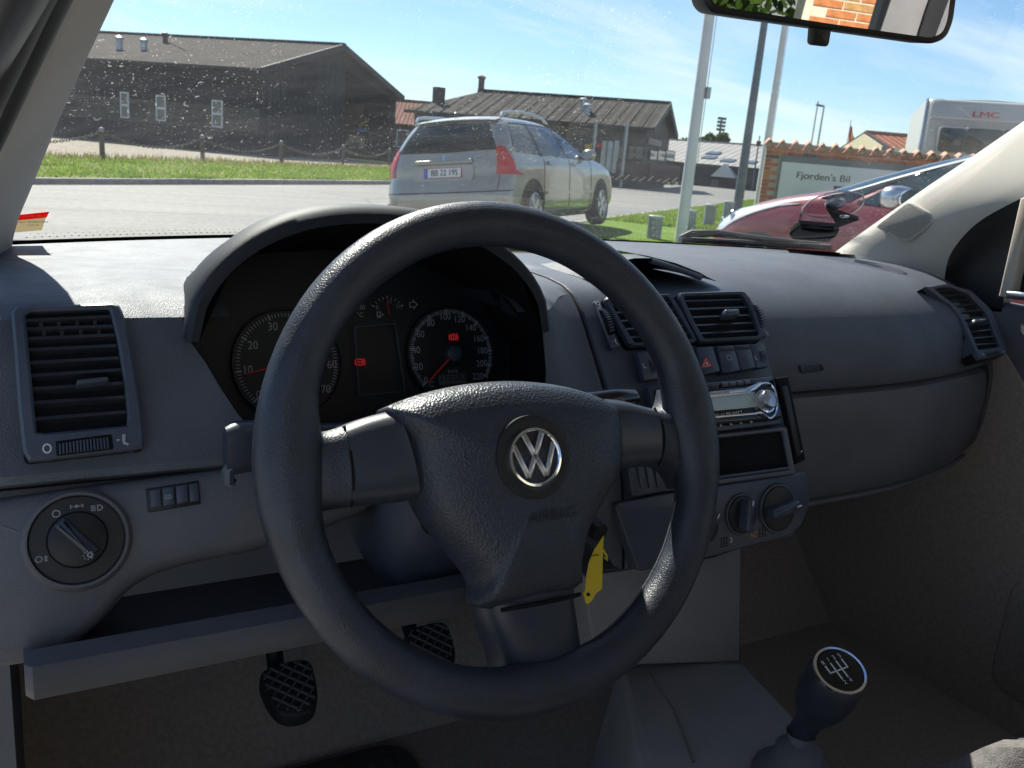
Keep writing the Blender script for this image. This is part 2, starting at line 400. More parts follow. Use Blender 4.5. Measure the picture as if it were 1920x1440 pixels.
# ================================================================== OUTSIDE
def asphalt(name, c1, c2, sc):
    m, t = newmat(name); b = N(t, 'ShaderNodeBsdfPrincipled'); o = N(t, 'ShaderNodeOutputMaterial'); L(t, b.outputs[0], o.inputs[0])
    n = noise(t, sc, 8, .75); n2 = noise(t, .22, 3)
    r = ramp(t, n.outputs['Fac'], [(.3, c1), (.7, c2)])
    mx = N(t, 'ShaderNodeMixRGB', blend_type='MULTIPLY'); mx.inputs[0].default_value = .6; r2 = ramp(t, n2.outputs['Fac'], [(.35, (.75, .75, .75)), (.65, (1.1, 1.08, 1.05))])
    L(t, r.outputs[0], mx.inputs[1]); L(t, r2.outputs[0], mx.inputs[2]); L(t, mx.outputs[0], b.inputs['Base Color'])
    b.inputs['Roughness'].default_value = .75
    tc2 = N(t, 'ShaderNodeTexCoord'); mp2 = N(t, 'ShaderNodeMapping'); mp2.inputs['Rotation'].default_value = (0, 0, -math.atan2(.632, .775)); mp2.inputs['Scale'].default_value = (.06, 1.1, 1); L(t, tc2.outputs['Object'], mp2.inputs[0])
    n3 = N(t, 'ShaderNodeTexNoise', Scale=1.3, Detail=5, Roughness=.6); L(t, mp2.outputs[0], n3.inputs['Vector']); r3 = ramp(t, n3.outputs['Fac'], [(.35, (.72, .72, .73)), (.62, (1.08, 1.07, 1.05))])
    v3 = N(t, 'ShaderNodeTexVoronoi', Scale=.22, feature='DISTANCE_TO_EDGE'); nw = noise(t, .8, 5, .7); mw = N(t, 'ShaderNodeMixRGB'); mw.inputs[0].default_value = .35; L(t, tc2.outputs['Object'], mw.inputs[1]); L(t, nw.outputs['Color'], mw.inputs[2]); L(t, mw.outputs[0], v3.inputs['Vector'])
    r4 = ramp(t, v3.outputs['Distance'], [(.0, (.45, .45, .45)), (.012, (1, 1, 1))])
    for src_ in (r3, r4):
        mm_ = N(t, 'ShaderNodeMixRGB', blend_type='MULTIPLY'); mm_.inputs[0].default_value = .8; L(t, mx.outputs[0], mm_.inputs[1]); L(t, src_.outputs[0], mm_.inputs[2]); mx = mm_
    L(t, mx.outputs[0], b.inputs['Base Color'])
    bp = N(t, 'ShaderNodeBump', Strength=.5, Distance=.01); L(t, n.outputs['Fac'], bp.inputs['Height']); L(t, bp.outputs[0], b.inputs['Normal']); return m
M['asphalt'] = asphalt('asphalt', (.075, .072, .066), (.23, .22, .20), 9)
M['parking'] = asphalt('parking_pale_bounce', (.26, .25, .23), (.38, .365, .335), 14)  # unseen ground, made pale to bounce sunlight into the cabin
M['earth'] = surf('earth', (.06, .085, .02), .95, .1, col2=(.12, .12, .05), vscale=.3)
M['turf'] = surf('turf', (.095, .14, .015), .95, .1, col2=(.20, .19, .05), vscale=1.5)
M['lawn'] = surf('lawn', (.085, .16, .012), .95, .1, col2=(.14, .21, .03), vscale=2.5)
M['gravel'] = surf('gravel', (.20, .17, .13), .95, .1, col2=(.38, .34, .28), vscale=6, bump=.6, bscale=12)
M['kerb'] = surf('kerb_stone', (.30, .285, .26), .85, .2, var=.2, vscale=4, bump=.3, bscale=40)
def grassmat(name, c1, c2):
    m, t = newmat(name); d = N(t, 'ShaderNodeBsdfDiffuse'); tr = N(t, 'ShaderNodeBsdfTranslucent'); mx = N(t, 'ShaderNodeMixShader'); mx.inputs[0].default_value = .45
    n = noise(t, .9, 5); r = ramp(t, n.outputs['Fac'], [(.3, c1), (.7, c2)]); L(t, r.outputs[0], d.inputs[0]); L(t, r.outputs[0], tr.inputs[0])
    o = N(t, 'ShaderNodeOutputMaterial'); L(t, d.outputs[0], mx.inputs[1]); L(t, tr.outputs[0], mx.inputs[2]); L(t, mx.outputs[0], o.inputs[0]); return m
M['grass'] = grassmat('grass_blades', (.14, .25, .02), (.26, .34, .055))
M['drygrass'] = grassmat('dry_grass', (.28, .22, .09), (.22, .22, .07))
M['leaf'] = grassmat('leaves', (.035, .075, .012), (.085, .13, .03))
M['bark'] = surf('bark', (.09, .065, .045), .9, .1, var=.3, vscale=9)
M['barnwall'] = surf('tarred_boards', (.018, .020, .024), .75, .25, var=.25, vscale=3)
M['barnband'] = surf('boards_reflection_band', (.075, .072, .064), .8, .2, var=.2, vscale=4)  # paler boards, the windscreen reflection put into their colour
def corrug(name, c1, c2, pitch, axis, strength=.7):
    m, t = newmat(name); b = N(t, 'ShaderNodeBsdfPrincipled'); o = N(t, 'ShaderNodeOutputMaterial'); L(t, b.outputs[0], o.inputs[0])
    n = noise(t, .8, 8, .7); r = ramp(t, n.outputs['Fac'], [(.3, c1), (.7, c2)]); L(t, r.outputs[0], b.inputs['Base Color'])
    c = N(t, 'ShaderNodeTexCoord'); vd = N(t, 'ShaderNodeVectorMath', operation='DOT_PRODUCT'); vd.inputs[1].default_value = tuple(V(axis)*(2*math.pi/pitch)); L(t, c.outputs['Object'], vd.inputs[0])
    sn = N(t, 'ShaderNodeMath', operation='SINE'); L(t, vd.outputs['Value'], sn.inputs[0])
    bp = N(t, 'ShaderNodeBump', Strength=strength, Distance=.05); L(t, sn.outputs[0], bp.inputs['Height']); L(t, bp.outputs[0], b.inputs['Normal']); b.inputs['Roughness'].default_value = .9; b.inputs['Specular IOR Level'].default_value = .08
    return m
M['tin'] = surf('galvanised', (.34, .36, .38), .4, .5, metal=.6)
M['redtile'] = surf('red_roof', (.20, .085, .06), .85, .2, var=.25, vscale=2)
M['dark'] = surf('dark_frame', (.03, .03, .032), .6, .3)
M['shopglass'] = surf('shop_glass', (.05, .06, .06), .06, .6)
M['pane'] = surf('window_pane', (.10, .11, .105), .08, .6)
M['whitewood'] = surf('white_wood', (.62, .63, .62), .6, .3)
M['cream'] = surf('cream_blind', (.62, .55, .38), .7, .2)
M['signblue'] = surf('sign_blue', (.02, .22, .55), .4, .4)
M['signyellow'] = surf('sign_yellow', (.6, .38, .03), .5, .3)
M['signred'] = surf('sign_red', (.45, .03, .03), .5, .3)
M['signwhite'] = surf('sign_white', (.58, .60, .60), .35, .4)
M['signgrey'] = surf('sign_grey', (.13, .145, .15), .5, .3)
M['brickA'] = surf('brick_red', (.36, .105, .045), .85, .2, var=.3, vscale=14, bump=.4, bscale=60)
M['brickB'] = surf('brick_orange', (.46, .16, .06), .85, .2, var=.25, vscale=14, bump=.4, bscale=60)
M['brickC'] = surf('brick_dark', (.13, .085, .07), .85, .2, var=.3, vscale=14, bump=.4, bscale=60)
M['brickY'] = surf('brick_buff', (.42, .22, .085), .85, .2, var=.25, vscale=14, bump=.4, bscale=60)
M['mortar'] = surf('mortar', (.40, .33, .26), .95, .1, var=.15, vscale=20)
M['mortarP'] = surf('pale_mortar', (.60, .52, .40), .95, .1, var=.12, vscale=20)
M['pantile'] = surf('pantile', (.50, .235, .15), .7, .3, var=.3, vscale=9, bump=.3, bscale=40)
M['polewhite'] = surf('white_pole', (.60, .61, .63), .45, .4, var=.06, vscale=3)
M['polegrey'] = surf('galvanised_pole', (.10, .125, .15), .5, .4, metal=.3)
M['bollard'] = surf('bollard_grey', (.22, .245, .26), .55, .4, var=.1, vscale=8)
M['caravan'] = surf('caravan_white', (.46, .455, .44), .4, .4, var=.04, vscale=2)
M['caravangrey'] = surf('caravan_grey', (.36, .36, .36), .5, .3)
M['timber'] = surf('post_timber', (.085, .075, .06), .85, .2, var=.3, vscale=9)
M['farroof'] = surf('pale_sheet_roof', (.42, .41, .39), .6, .3, var=.12, vscale=.7)
M['farwall'] = surf('far_dark_wall', (.06, .065, .075), .8, .2, var=.2, vscale=.6)

RZ, VZ, FZ = 0.0, 0.13, 0.12           # road, near verge, far verge levels
T = V((0.775, 0.632, 0)).normalized(); NR = V((T.y, -T.x, 0))       # along the road, to its right (our side)
N0 = at(1145, 405, z=VZ); N0.z = 0
F0 = at(400, 335, z=FZ); F0.z = 0
ROADW = (N0-F0).dot(NR)
def rd(s, w, z=0.0): q = N0 + T*s + NR*w; return V((q.x, q.y, z))
def sheet(name, P, z, mat, res=None):
    m = MB(); m.add([(p[0], p[1], z) for p in P], [tuple(range(len(P)))]); return struct(m.build(name, mat, None, smooth=False))
S = 700
sheet('ground', [(-S, -S), (S, -S), (S, S), (-S, S)], -.03, M['earth'])
sheet('road', [rd(-90, 0)[:2], rd(150, 0)[:2], rd(150, -ROADW)[:2], rd(-90, -ROADW)[:2]], RZ, M['asphalt'])
sheet('parking_area', [rd(-90, 4.2)[:2], rd(90, 4.2)[:2], rd(90, 60)[:2], rd(-90, 60)[:2]], -.012, M['parking'])
def slab(name, P, z0, z1, mat):
    m = MB(); m.prism(WORLD_XY, [(p[0], p[1]) for p in P], z0, z1); return struct(m.build(name, mat, None, smooth=False))
sheet('parking_area', [rd(-90, 0)[:2], rd(-7, 0)[:2], rd(-7, 4.2)[:2], rd(-90, 4.2)[:2]], -.012, M['parking'])
slab('near_verge', [rd(-7, .16), rd(46, .16), rd(46, 4.2), rd(-7, 4.2)], -.05, VZ-.02, M['lawn'])
slab('far_verge', [rd(-60, -ROADW-.17), rd(70, -ROADW-.17), rd(70, -ROADW-8.0), rd(-60, -ROADW-6.2)], -.05, FZ-.02, M['turf'])
slab('gravel_yard', [rd(-60, -ROADW-6.0), rd(26, -ROADW-6.6), rd(26, -ROADW-60), rd(-60, -ROADW-60)], -.06, FZ-.05, M['gravel'])
sheet('side_road', [rd(36, -ROADW-10)[:2], rd(140, -ROADW-4)[:2], rd(140, -ROADW-60)[:2], rd(60, -ROADW-24)[:2]], .01, M['asphalt'])
# kerb stones: each one a piece of its kerb
def kerb(name, w0, w1, z, s0, s1, label):
    t = thing(name, label, 'kerb', rd(s0, w0)); t['kind'] = 'structure'
    s = s0; me = None
    while s < s1:
        m = MB(); ln = .985; base = rd(s, (w0+w1)/2)
        if me is None:
            fr = Fr((0, 0, 0), (T.x, T.y, 0), (0, 0, 1)); h = abs(w1-w0)/2
            m.prism(Fr((0, 0, 0), T, V((-T.y, T.x, 0))), rect(0, -h, ln, h), -.06, z, ch=.015); me = m.mesh('kerb_stone'); me.materials.append(M['kerb'])
        o = bpy.data.objects.new('kerb_stone', me); COL.objects.link(o); o.parent = t; o.matrix_parent_inverse = Matrix.Translation(-V(t.location))
        o.location = base + V((0, 0, random.uniform(-.008, .004))); s += 1.0
    return t
kerb('kerb', -ROADW, -ROADW-.16, FZ-.01, -30, 50, 'pale stone kerb along the far side of the road')
kerb('kerb', .0, .15, VZ, -8, 42, 'stone kerb edging the near grass verge')

def blades(name, n, sampler, h0, h1, mat, label):
    vs = []; fs = []
    for i in range(n):
        p = sampler(); a = random.uniform(0, math.pi); h = random.uniform(h0, h1); w = random.uniform(.006, .014)*2.2
        d = V((math.cos(a), math.sin(a), 0))*w; ln = V((random.uniform(-.5, .5)*h, random.uniform(-.5, .5)*h, h))
        k = len(vs); vs += [p-d, p+d, p+ln]; fs.append((k, k+1, k+2))
    m = MB(); m.add(vs, fs); me = bpy.data.meshes.new(name); me.from_pydata(m.v, [], m.f); me.materials.append(mat)
    o = bpy.data.objects.new(name, me); COL.objects.link(o); return stuff(o, label, 'grass')
CLUMPS = [(random.uniform(-20, 30), random.choice((.1, .1, random.uniform(0, 5)))) for k in range(60)]
def far_s():
    if random.random() < .22:
        c = random.choice(CLUMPS); return rd(c[0]+random.gauss(0, .35), -ROADW-.12-abs(c[1]+random.gauss(0, .12)), FZ-.02)
    w = random.random()**1.2; return rd(random.uniform(-24, 46), -ROADW-.2-w*6.6, FZ-.02)
blades('verge_grass', 42000, far_s, .03, .09, M['grass'], 'bright green grass strip behind the far kerb')
def near_s(): return rd(random.uniform(-1, 24), random.uniform(.18, 4.1), VZ-.02)
blades('verge_grass', 60000, near_s, .03, .08, M['grass'], 'short bright lawn round the grey bollards')
def dry_s(): return rd(random.uniform(-24, 20), -ROADW-random.uniform(5.2, 8.0), FZ-.04)
blades('dry_grass', 5000, dry_s, .05, .20, M['drygrass'], 'dry straw coloured grass tufts along the gravel')

# ---- posts and chains on the far verge
POSTS = [(192, 298), (380, 303), (527, 306), (643, 308)]
pp = [at(*p, z=FZ-.03) for p in POSTS]; dirp = (pp[0]-pp[1]); pp = [pp[0]+dirp*1.05] + pp + [pp[3]+(pp[3]-pp[2])*1.0]
for i, p in enumerate(pp):
    t = thing('chain_post', ['', 'timber chain post nearest the left windscreen pillar', 'second timber chain post from the left, before the barn windows', 'third timber chain post from the left', 'timber chain post before the barn porch', ''][i] or ('timber chain post hidden by the near pillar' if i == 0 else 'timber chain post right of the barn porch, behind the silver car'), 'post', p, group='posts of the chain fence', local=True)
    h = .80; m = MB(); m.lathe(WORLD_XY, [(.07, -.05), (.068, .3), (.066, h-.1)], 14); m.build('post_shaft', M['timber'], t)
    m = MB(); m.lathe(WORLD_XY, [(.067, h-.1), (.072, h-.09), (.072, h-.04), (.057, h-.01), (.025, h+.01), (.002, h+.014)], 14); m.build('cap', M['bollard'], t)
link = None
for i in range(len(pp)-1):
    a, b = pp[i]+V((0, 0, .70)), pp[i+1]+V((0, 0, .70)); n = 44; m = MB(); sag = .34
    tt = (b-a).normalized(); sd = V((-tt.y, tt.x, 0)); Lk = (b-a).length/n
    for k in range(n):
        s = (k+.5)/n; c = a.lerp(b, s) - V((0, 0, sag*4*s*(1-s))); sl = -sag*4*(1-2*s)/(b-a).length
        ax = (tt+V((0, 0, sl))).normalized(); pe = sd if k % 2 else ax.cross(sd).normalized()
        P = [c+ax*math.cos(q*math.pi/4)*Lk*.62+pe*math.sin(q*math.pi/4)*Lk*.30 for q in range(9)]
        m.tube(P, .013, 5, cap=False)
    o = m.build('barrier_chain', M['timber'], None)
    tag(o, ['chain hanging left of the first post, running behind the windscreen pillar', 'chain sagging between the first and second posts', 'chain sagging between the second and third posts', 'chain sagging between the third and fourth posts', 'chain hanging right of the fourth post'][i], 'chain', 'chains of the chain fence')

# ---- buildings
def gable_house(name, label, K, a, b, Lg, W, he, hr, oh, wallm, roofm, z0=0.0, hip=0.0, gable_wall_to=1.0):
    """K near corner, a along the long wall, b along the gable (unit, flat)"""
    K = V((K.x, K.y, z0)); t = thing(name, label, 'building', K); U = V((0, 0, 1))
    def P(s, w, z): q = K + a*s + b*w; return V((q.x, q.y, z))
    th = .28
    m = MB(); m.prism(Fr(K, a, U), rect(0, 0, Lg, he-z0), 0, th); m.build('wall', wallm, t, smooth=False)
    m = MB(); m.prism(Fr(P(0, W, z0), a, U), rect(0, 0, Lg, he-z0), -th, 0); m.build('wall', wallm, t, smooth=False)
    gw = W*gable_wall_to
    def gz(w): return he + (hr-he)*(1-abs(w-W/2)/(W/2)) - .06
    m = MB(); Pg = [(th, 0), (gw, 0), (gw, gz(gw)-z0)] + ([(W/2, hr-.06-z0)] if gw > W/2 else []) + [(th, gz(th)-z0)]
    m.prism(Fr(K, b, U), Pg, -th, 0) ; m.build('gable_wall', wallm, t, smooth=False)
    if gable_wall_to < 1:
        m = MB(); m.prism(Fr(K+a*.002, b, U), [(gw+.01, gz(gw)-z0-.9), (W-.1, he-z0-.35), (W-.1, gz(W-.1)-z0), (gw+.01, gz(gw)-z0)], -.2, 0); m.build('porch_gable', wallm, t, smooth=False)
        for w in (W-.35,):
            m = MB(); c = P(.2, w, z0); m.box(c.x-.12, c.y-.12, z0, c.x+.12, c.y+.12, he); m.build('porch_post', M['dark'], t, smooth=False)
    # roof slopes
    k = (hr-he)/(W/2)
    for sgn in (0, 1):
        w0 = -oh if not sgn else W+oh; ze = he-k*oh
        e0, e1 = P(-oh, w0, ze), P(Lg+oh, w0, ze); r0, r1 = P(-oh, W/2, hr), P(Lg+oh-hip, W/2, hr)
        d = V((0, 0, -.14)); m = MB(); vs = [e0, e1, r1, r0, e0+d, e1+d, r1+d, r0+d]
        m.add(vs, [(0, 1, 2, 3), (7, 6, 5, 4), (0, 4, 5, 1), (1, 5, 6, 2), (2, 6, 7, 3), (3, 7, 4, 0)]); m.build('roof_slope', roofm, t, smooth=False)
        m = MB(); m.bar(e0+V((0, 0, -.1)), r0+V((0, 0, -.1)), .06, .3); m.build('barge_board', M['dark'], t, smooth=False)
        m = MB(); m.bar(e0+V((0, 0, -.06)), e1+V((0, 0, -.06)), .12, .12); m.build('gutter', M['dark'], t, smooth=False)
    if hip:
        m = MB(); m.add([P(Lg+oh, -oh, he-k*oh), P(Lg+oh, W+oh, he-k*oh), P(Lg+oh-hip, W/2, hr)], [(0, 1, 2)]); m.build('hip_slope', roofm, t, smooth=False)
    else:
        m = MB(); m.prism(Fr(P(Lg-.05, 0, z0), b, U), [(th, 0), (W-th, 0), (W-th, gz(W-th)-z0), (W/2, hr-.06-z0), (th, gz(th)-z0)], -.2, 0); m.build('gable_wall', wallm, t, smooth=False)
    m = MB(); m.bar(P(-oh, W/2, hr+.03), P(Lg+oh-hip, W/2, hr+.03), .3, .12); m.build('ridge', roofm, t, smooth=False)
    return t, P
def flat(v): v = V((v.x, v.y, 0)); return v.normalized()
# barn with tarred walls
K = at(486, 132, depth=40); E = at(742, 182, depth=55); Lf = at(165, 105, depth=42.8); A = at(632, 89, depth=47.5)
a = flat(Lf-K); b = V((-a.y, a.x, 0));
if b.dot(E-K) < 0: b = -b
W = V(E-K).dot(b)*.88; he = (K.z+E.z)/2+.1; hr = A.z
M['barnroof'] = corrug('barn_roof', (.050, .044, .040), (.088, .078, .070), .18, a, .5)
barn, BP = gable_house('barn', 'long black tarred barn with brown sheet roof behind the chain fence', K, a, b, 24, W, he, hr, .35, M['barnwall'], M['barnroof'], gable_wall_to=.55)
WF = Fr(BP(0, 0, 0), -a, (0, 0, 1)); WF = Fr(BP(0, -.0, 0), -a, (0, 0, 1))
M['barnwall2_'] = surf('tarred_boards_grey', (.026, .028, .031), .75, .25, var=.3, vscale=2)
# the long wall: horizontal boards, a lighter band painting in the smeary windscreen reflection
for k in range(14):
    z = .15+k*.27
    if z > he-.3: break
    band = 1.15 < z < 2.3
    m = MB(); f2 = Fr(BP(0, 0, z), a, (0, 0, 1)); m.prism(f2, rect(-.02, 0, 24, .255), -.0, .0)
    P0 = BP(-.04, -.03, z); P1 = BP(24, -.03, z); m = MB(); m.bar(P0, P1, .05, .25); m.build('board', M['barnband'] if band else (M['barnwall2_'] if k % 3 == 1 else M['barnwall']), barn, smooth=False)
for (x0, y0, x1, y1) in ((226, 172, 243, 222), (293, 178, 312, 228), (398, 187, 418, 240)):
    wf = Fr(BP(0, -.07, 0), -a, (0, 0, 1)); (u0, v1), (u1, v0) = wf.px(x0, y0), wf.px(x1, y1)
    w = MB(); w.ring(wf, rect(u0, v0, u1, v1), rect(u0+.06, v0+.06, u1-.06, v1-.06), -.03, .05); wo_ = w.build('window', M['whitewood'], barn, smooth=False)
    m = MB(); m.prism(wf, rect(u0+.06, v0+.06, u1-.06, v1-.06), -.03, .0); m.build('pane', M['pane'], wo_, smooth=False)
    m = MB(); m.prism(wf, rect(u0+.06, (v0+v1)/2-.05, u1-.06, (v0+v1)/2+.05), .0, .04); m.build('transom', M['whitewood'], wo_, smooth=False)
# upright boards on the gable
gwl = W*.55; M['barnwall2'] = surf('tarred_boards_worn', (.030, .031, .034), .75, .25, var=.3, vscale=2)
nb = int(gwl/.32)
for k in range(nb):
    w_ = .05+k*.32; zt = he+(hr-he)*(1-abs(w_+.15-W/2)/(W/2))-.25
    m = MB(); m.bar(BP(-.03-.012*(k % 2), w_+.15, .05), BP(-.03-.012*(k % 2), w_+.15, zt), .05, .30, upv=b); m.build('board', random.choice([M['barnwall'], M['barnwall'], M['barnwall2']]), barn, smooth=False)
# things standing on the barn roof
def stack(parent, P, h, r, mat, capm):
    m = MB(); f = Fr(P, (1, 0, 0), (0, 1, 0)); m.lathe(f, [(r*1.25, -.3), (r, .05), (r, h), (r*1.35, h+.02), (r*1.35, h+.12), (r*.3, h+.2), (.01, h+.2)], 12); return m.build('roof_vent', mat, parent)
def onplane(px, py, p0, n): r = ray(px, py); return EYE + r*((p0-EYE).dot(n)/r.dot(n))
rn = (BP(0, 0, he)-BP(0, W/2, hr)).cross(a).normalized()
for (x, y, h) in ((224, 92, .45), (270, 93, .36)): stack(barn, onplane(x, y, BP(0, W/2, hr), rn), h, .16, M['tin'], None)
stack(barn, onplane(310, 80, BP(0, W/2, hr), rn), .35, .13, M['dark'], None)
# overhead cable from the barn gable
m = MB(); q0 = at(312, 78, depth=44); q1 = at(632, 88, depth=46)
m.tube([q0.lerp(q1, s)-V((0, 0, 1.35*4*s*(1-s)*(.7+.6*s))) for s in [i/24 for i in range(25)]], .02, 5); tag(m.build('overhead_cable', M['dark'], None), 'thin dark cable hanging in a curve before the barn roof', 'cable')
# shop front under the porch: blue sign, glazed front
sh = Fr(at(690, 262, depth=54), V((1, -.35, 0)), (0, 0, 1))
t = thing('shop_front', 'glazed shop front with blue sign beside the barn porch', 'shop', sh.o)
def onfr(fr, x0, y0, x1, y1): (u0, v1), (u1, v0) = fr.px(x0, y0), fr.px(x1, y1); return u0, v0, u1, v1
u0, v0, u1, v1 = onfr(sh, 646, 192, 716, 284)
m = MB(); m.prism(sh, rect(u0, v0, u1, v1), -.3, 0); m.build('wall', M['redtile'], t, smooth=False)
r_ = onfr(sh, 668, 239, 711, 250); m = MB(); m.prism(sh, rect(*r_), 0, .12); sg = m.build('sign_board', M['signblue'], t, smooth=False)
for k in range(5):
    m = MB(); uu = r_[0]+(r_[2]-r_[0])*(.28+.07*k); m.prism(sh, rect(uu, r_[1]+.12, uu+.08, r_[3]-.1-.03*(k % 2)), .121, .14); m.build('sign_mark', M['signyellow'], sg, smooth=False)
r_ = onfr(sh, 655, 252, 715, 284); m = MB(); m.prism(sh, rect(*r_), .0, .05); g = m.build('shop_window', M['shopglass'], t, smooth=False)
for k in range(4):
    m = MB(); uu = r_[0]+(r_[2]-r_[0])*k/3.0; m.prism(sh, rect(uu-.04, r_[1], uu+.04, r_[3]), .05, .1); m.build('mullion', M['cream'], t, smooth=False)
r_ = onfr(sh, 672, 258, 700, 280); m = MB(); m.prism(sh, rect(*r_), .051, .055); m.build('blind', M['cream'], t, smooth=False)
m = MB(); p0 = at(673, 236, depth=53.6); p1 = at(712, 212, depth=53.6); m.bar(p0, p1, .12, .18); m.build('yellow_brace', M['signyellow'], t, smooth=False)
# low red roofed house between barn and hall
K3 = at(800, 233, depth=66); L3 = at(640, 224, depth=66); a3 = flat(L3-K3); b3 = V((-a3.y, a3.x, 0)); b3 = b3 if b3.dot(FWD) > 0 else -b3
M['redroof'] = corrug('red_sheet_roof', (.19, .09, .07), (.26, .13, .10), .3, a3, .5)
hs, HP = gable_house('low_house', 'low house with faded red roof between barn and hall', K3, a3, b3, 9, 8, K3.z, K3.z+1.75, .3, M['farwall'], M['redroof'])
for k in range(5):
    f3 = Fr(HP(0, -.03, 0), -a3, (0, 0, 1)); m = MB(); m.ring(f3, rect(-7.8+k*1.4, .9, -6.9+k*1.4, 2.2), rect(-7.72+k*1.4, .98, -6.98+k*1.4, 2.12), 0, .06); wo_ = m.build('window', M['whitewood'], hs, smooth=False)
    m = MB(); m.prism(f3, rect(-7.72+k*1.4, .98, -6.98+k*1.4, 2.12), 0, .02); m.build('pane', M['pane'], wo_, smooth=False)
# hall with long sheet roof
K2 = at(1214, 236, depth=42); L2 = at(778, 201, depth=45.2); A2 = at(1263, 194, depth=45.4)
a2 = flat(L2-K2); b2 = V((-a2.y, a2.x, 0)); b2 = b2 if b2.dot(FWD) > 0 else -b2
Lh = V(L2-K2).dot(a2); he2 = (K2.z+L2.z)/2; hr2 = A2.z
M['hallroof'] = corrug('hall_roof', (.038, .034, .031), (.068, .061, .055), .42, a2, .28)
M['hallwall'] = surf('hall_cladding', (.085, .078, .070), .8, .2, var=.15, vscale=1.5)
hall, P2 = gable_house('hall', 'low brown hall with long ribbed roof and glazed shop end', K2, a2, b2, Lh, 8.4, he2, hr2, .4, M['hallwall'], M['hallroof'], hip=2.6)
hf = Fr(P2(0, -.02, 0), -a2, (0, 0, 1))
for s in range(18):      # standing ribs on the front slope
    s_ = .2+s*(Lh-.4)/17; m = MB(); zk = (hr2-he2)/4.2
    top = 4.2-.1 if s_ < Lh-2.6+.4 else max(.2, (Lh+.4-s_)/3.0*4.2-.1)
    m.bar(P2(s_, -.4, he2-zk*.4+.03), P2(s_, top, he2+zk*top+.012), .04, .03); m.build('roof_rib', M['hallroof'], hall, smooth=False)
def hpanel(name, x0, y0, x1, y1, d0, d1, mat, parent=hall, fr=hf):
    m = MB(); m.prism(fr, rect(*onfr(fr, x0, y0, x1, y1)), d0, d1); return m.build(name, mat, parent, smooth=False)
hpanel('fascia_panel', 1060, 237, 1213, 252, .0, .08, M['hallwall'])
hpanel('fascia_panel', 1075, 254, 1160, 262, .02, .06, M['signgrey'])
hpanel('brick_plinth', 1157, 301, 1213, 336, .0, .10, M['brickC'])
for (x0, x1) in ((1160, 1173), (1176, 1189), (1192, 1205)):
    w_ = hpanel('shop_window', x0, 272, x1, 300, .0, .07, M['dark']); hpanel('pane', x0+1, 274, x1-1, 298, .071, .075, M['shopglass'], w_)
hpanel('shop_window', 1130, 265, 1155, 322, .0, .05, M['pane'])
for x in (1130, 1142, 1154): hpanel('mullion', x, 264, x+2, 325, .05, .10, M['tin'])
hpanel('shop_sign', 1097, 268, 1118, 283, .05, .12, M['ink']); hpanel('sign_panel', 1099, 271, 1109, 281, .121, .14, M['signyellow'])
m = MB(); q = hf.px(1124, 273); m.lathe(hf, [(.16, .05), (.16, .15), (.01, .16)], 16, q[0], q[1]); m.build('round_sign', M['signred'], hall)
for x in (1178, 1120):
    q = hf.px(x, 240); m = MB(); c = hf.p(q[0], 0, .45); m.box(c.x-.07, c.y-.07, 0, c.x+.07, c.y+.07, he2-.05); m.build('canopy_post', M['tin'], hall, smooth=False)
gf = Fr(P2(-.03, 0, 0), b2, (0, 0, 1))
if gf.n.dot(FWD) > 0: gf = Fr(P2(-.03, 8.4, 0), -b2, (0, 0, 1))
def gpanel(name, x0, y0, x1, y1, d0, d1, mat, parent=hall): return hpanel(name, x0, y0, x1, y1, d0, d1, mat, parent, gf)
gpanel('brick_plinth', 1216, 305, 1270, 340, .03, .10, M['brickC'])
for (x0, x1) in ((1217, 1229), (1232, 1244), (1247, 1262)):
    w_ = gpanel('shop_window', x0, 280, x1, 304, .03, .07, M['dark']); gpanel('pane', x0+1, 282, x1-1, 302, .071, .075, M['shopglass'], w_)
gpanel('shop_sign', 1214, 258, 1236, 275, .03, .10, M['signgrey'])
r_ = onfr(gf, 1216, 261, 1234, 272)
for k in range(4):
    m = MB(); uu = r_[0]+(r_[2]-r_[0])*k/4; m.prism(gf, rect(uu, r_[1], uu+.18, r_[3]), .101, .12); m.build('sign_mark', M['signred'], hall, smooth=False)
n2 = (P2(0, 0, he2)-P2(0, 4.2, hr2)).cross(a2).normalized()
for (x, y, h, mt) in ((1093, 206, .40, M['tin']), (1101, 213, .3, M['tin']), (902, 166, .5, M['brickC'])): stack(hall, onplane(x, y, P2(0, 4.2, hr2), n2), h, .17, mt, None)
q = onplane(822, 192, P2(0, 4.2, hr2), n2); m = MB(); m.box(q.x-.25, q.y-.25, q.z-.6, q.x+.25, q.y+.25, q.z+.75); m.build('chimney', M['dark'], hall, smooth=False)
# low wall and timber in front of the hall
m = MB()
for k in range(9):
    c = at(1146+k*15, 334+k*.9, depth=39); m.tube([c+V((-.2, 0, -.12)), c+V((.1, 0, .02+.06*(k % 3))), c+V((.32, 0, -.1))], .07, 6)
tag(m.build('log_edging', M['timber'], None), 'row of rough logs edging the yard before the hall', 'logs')
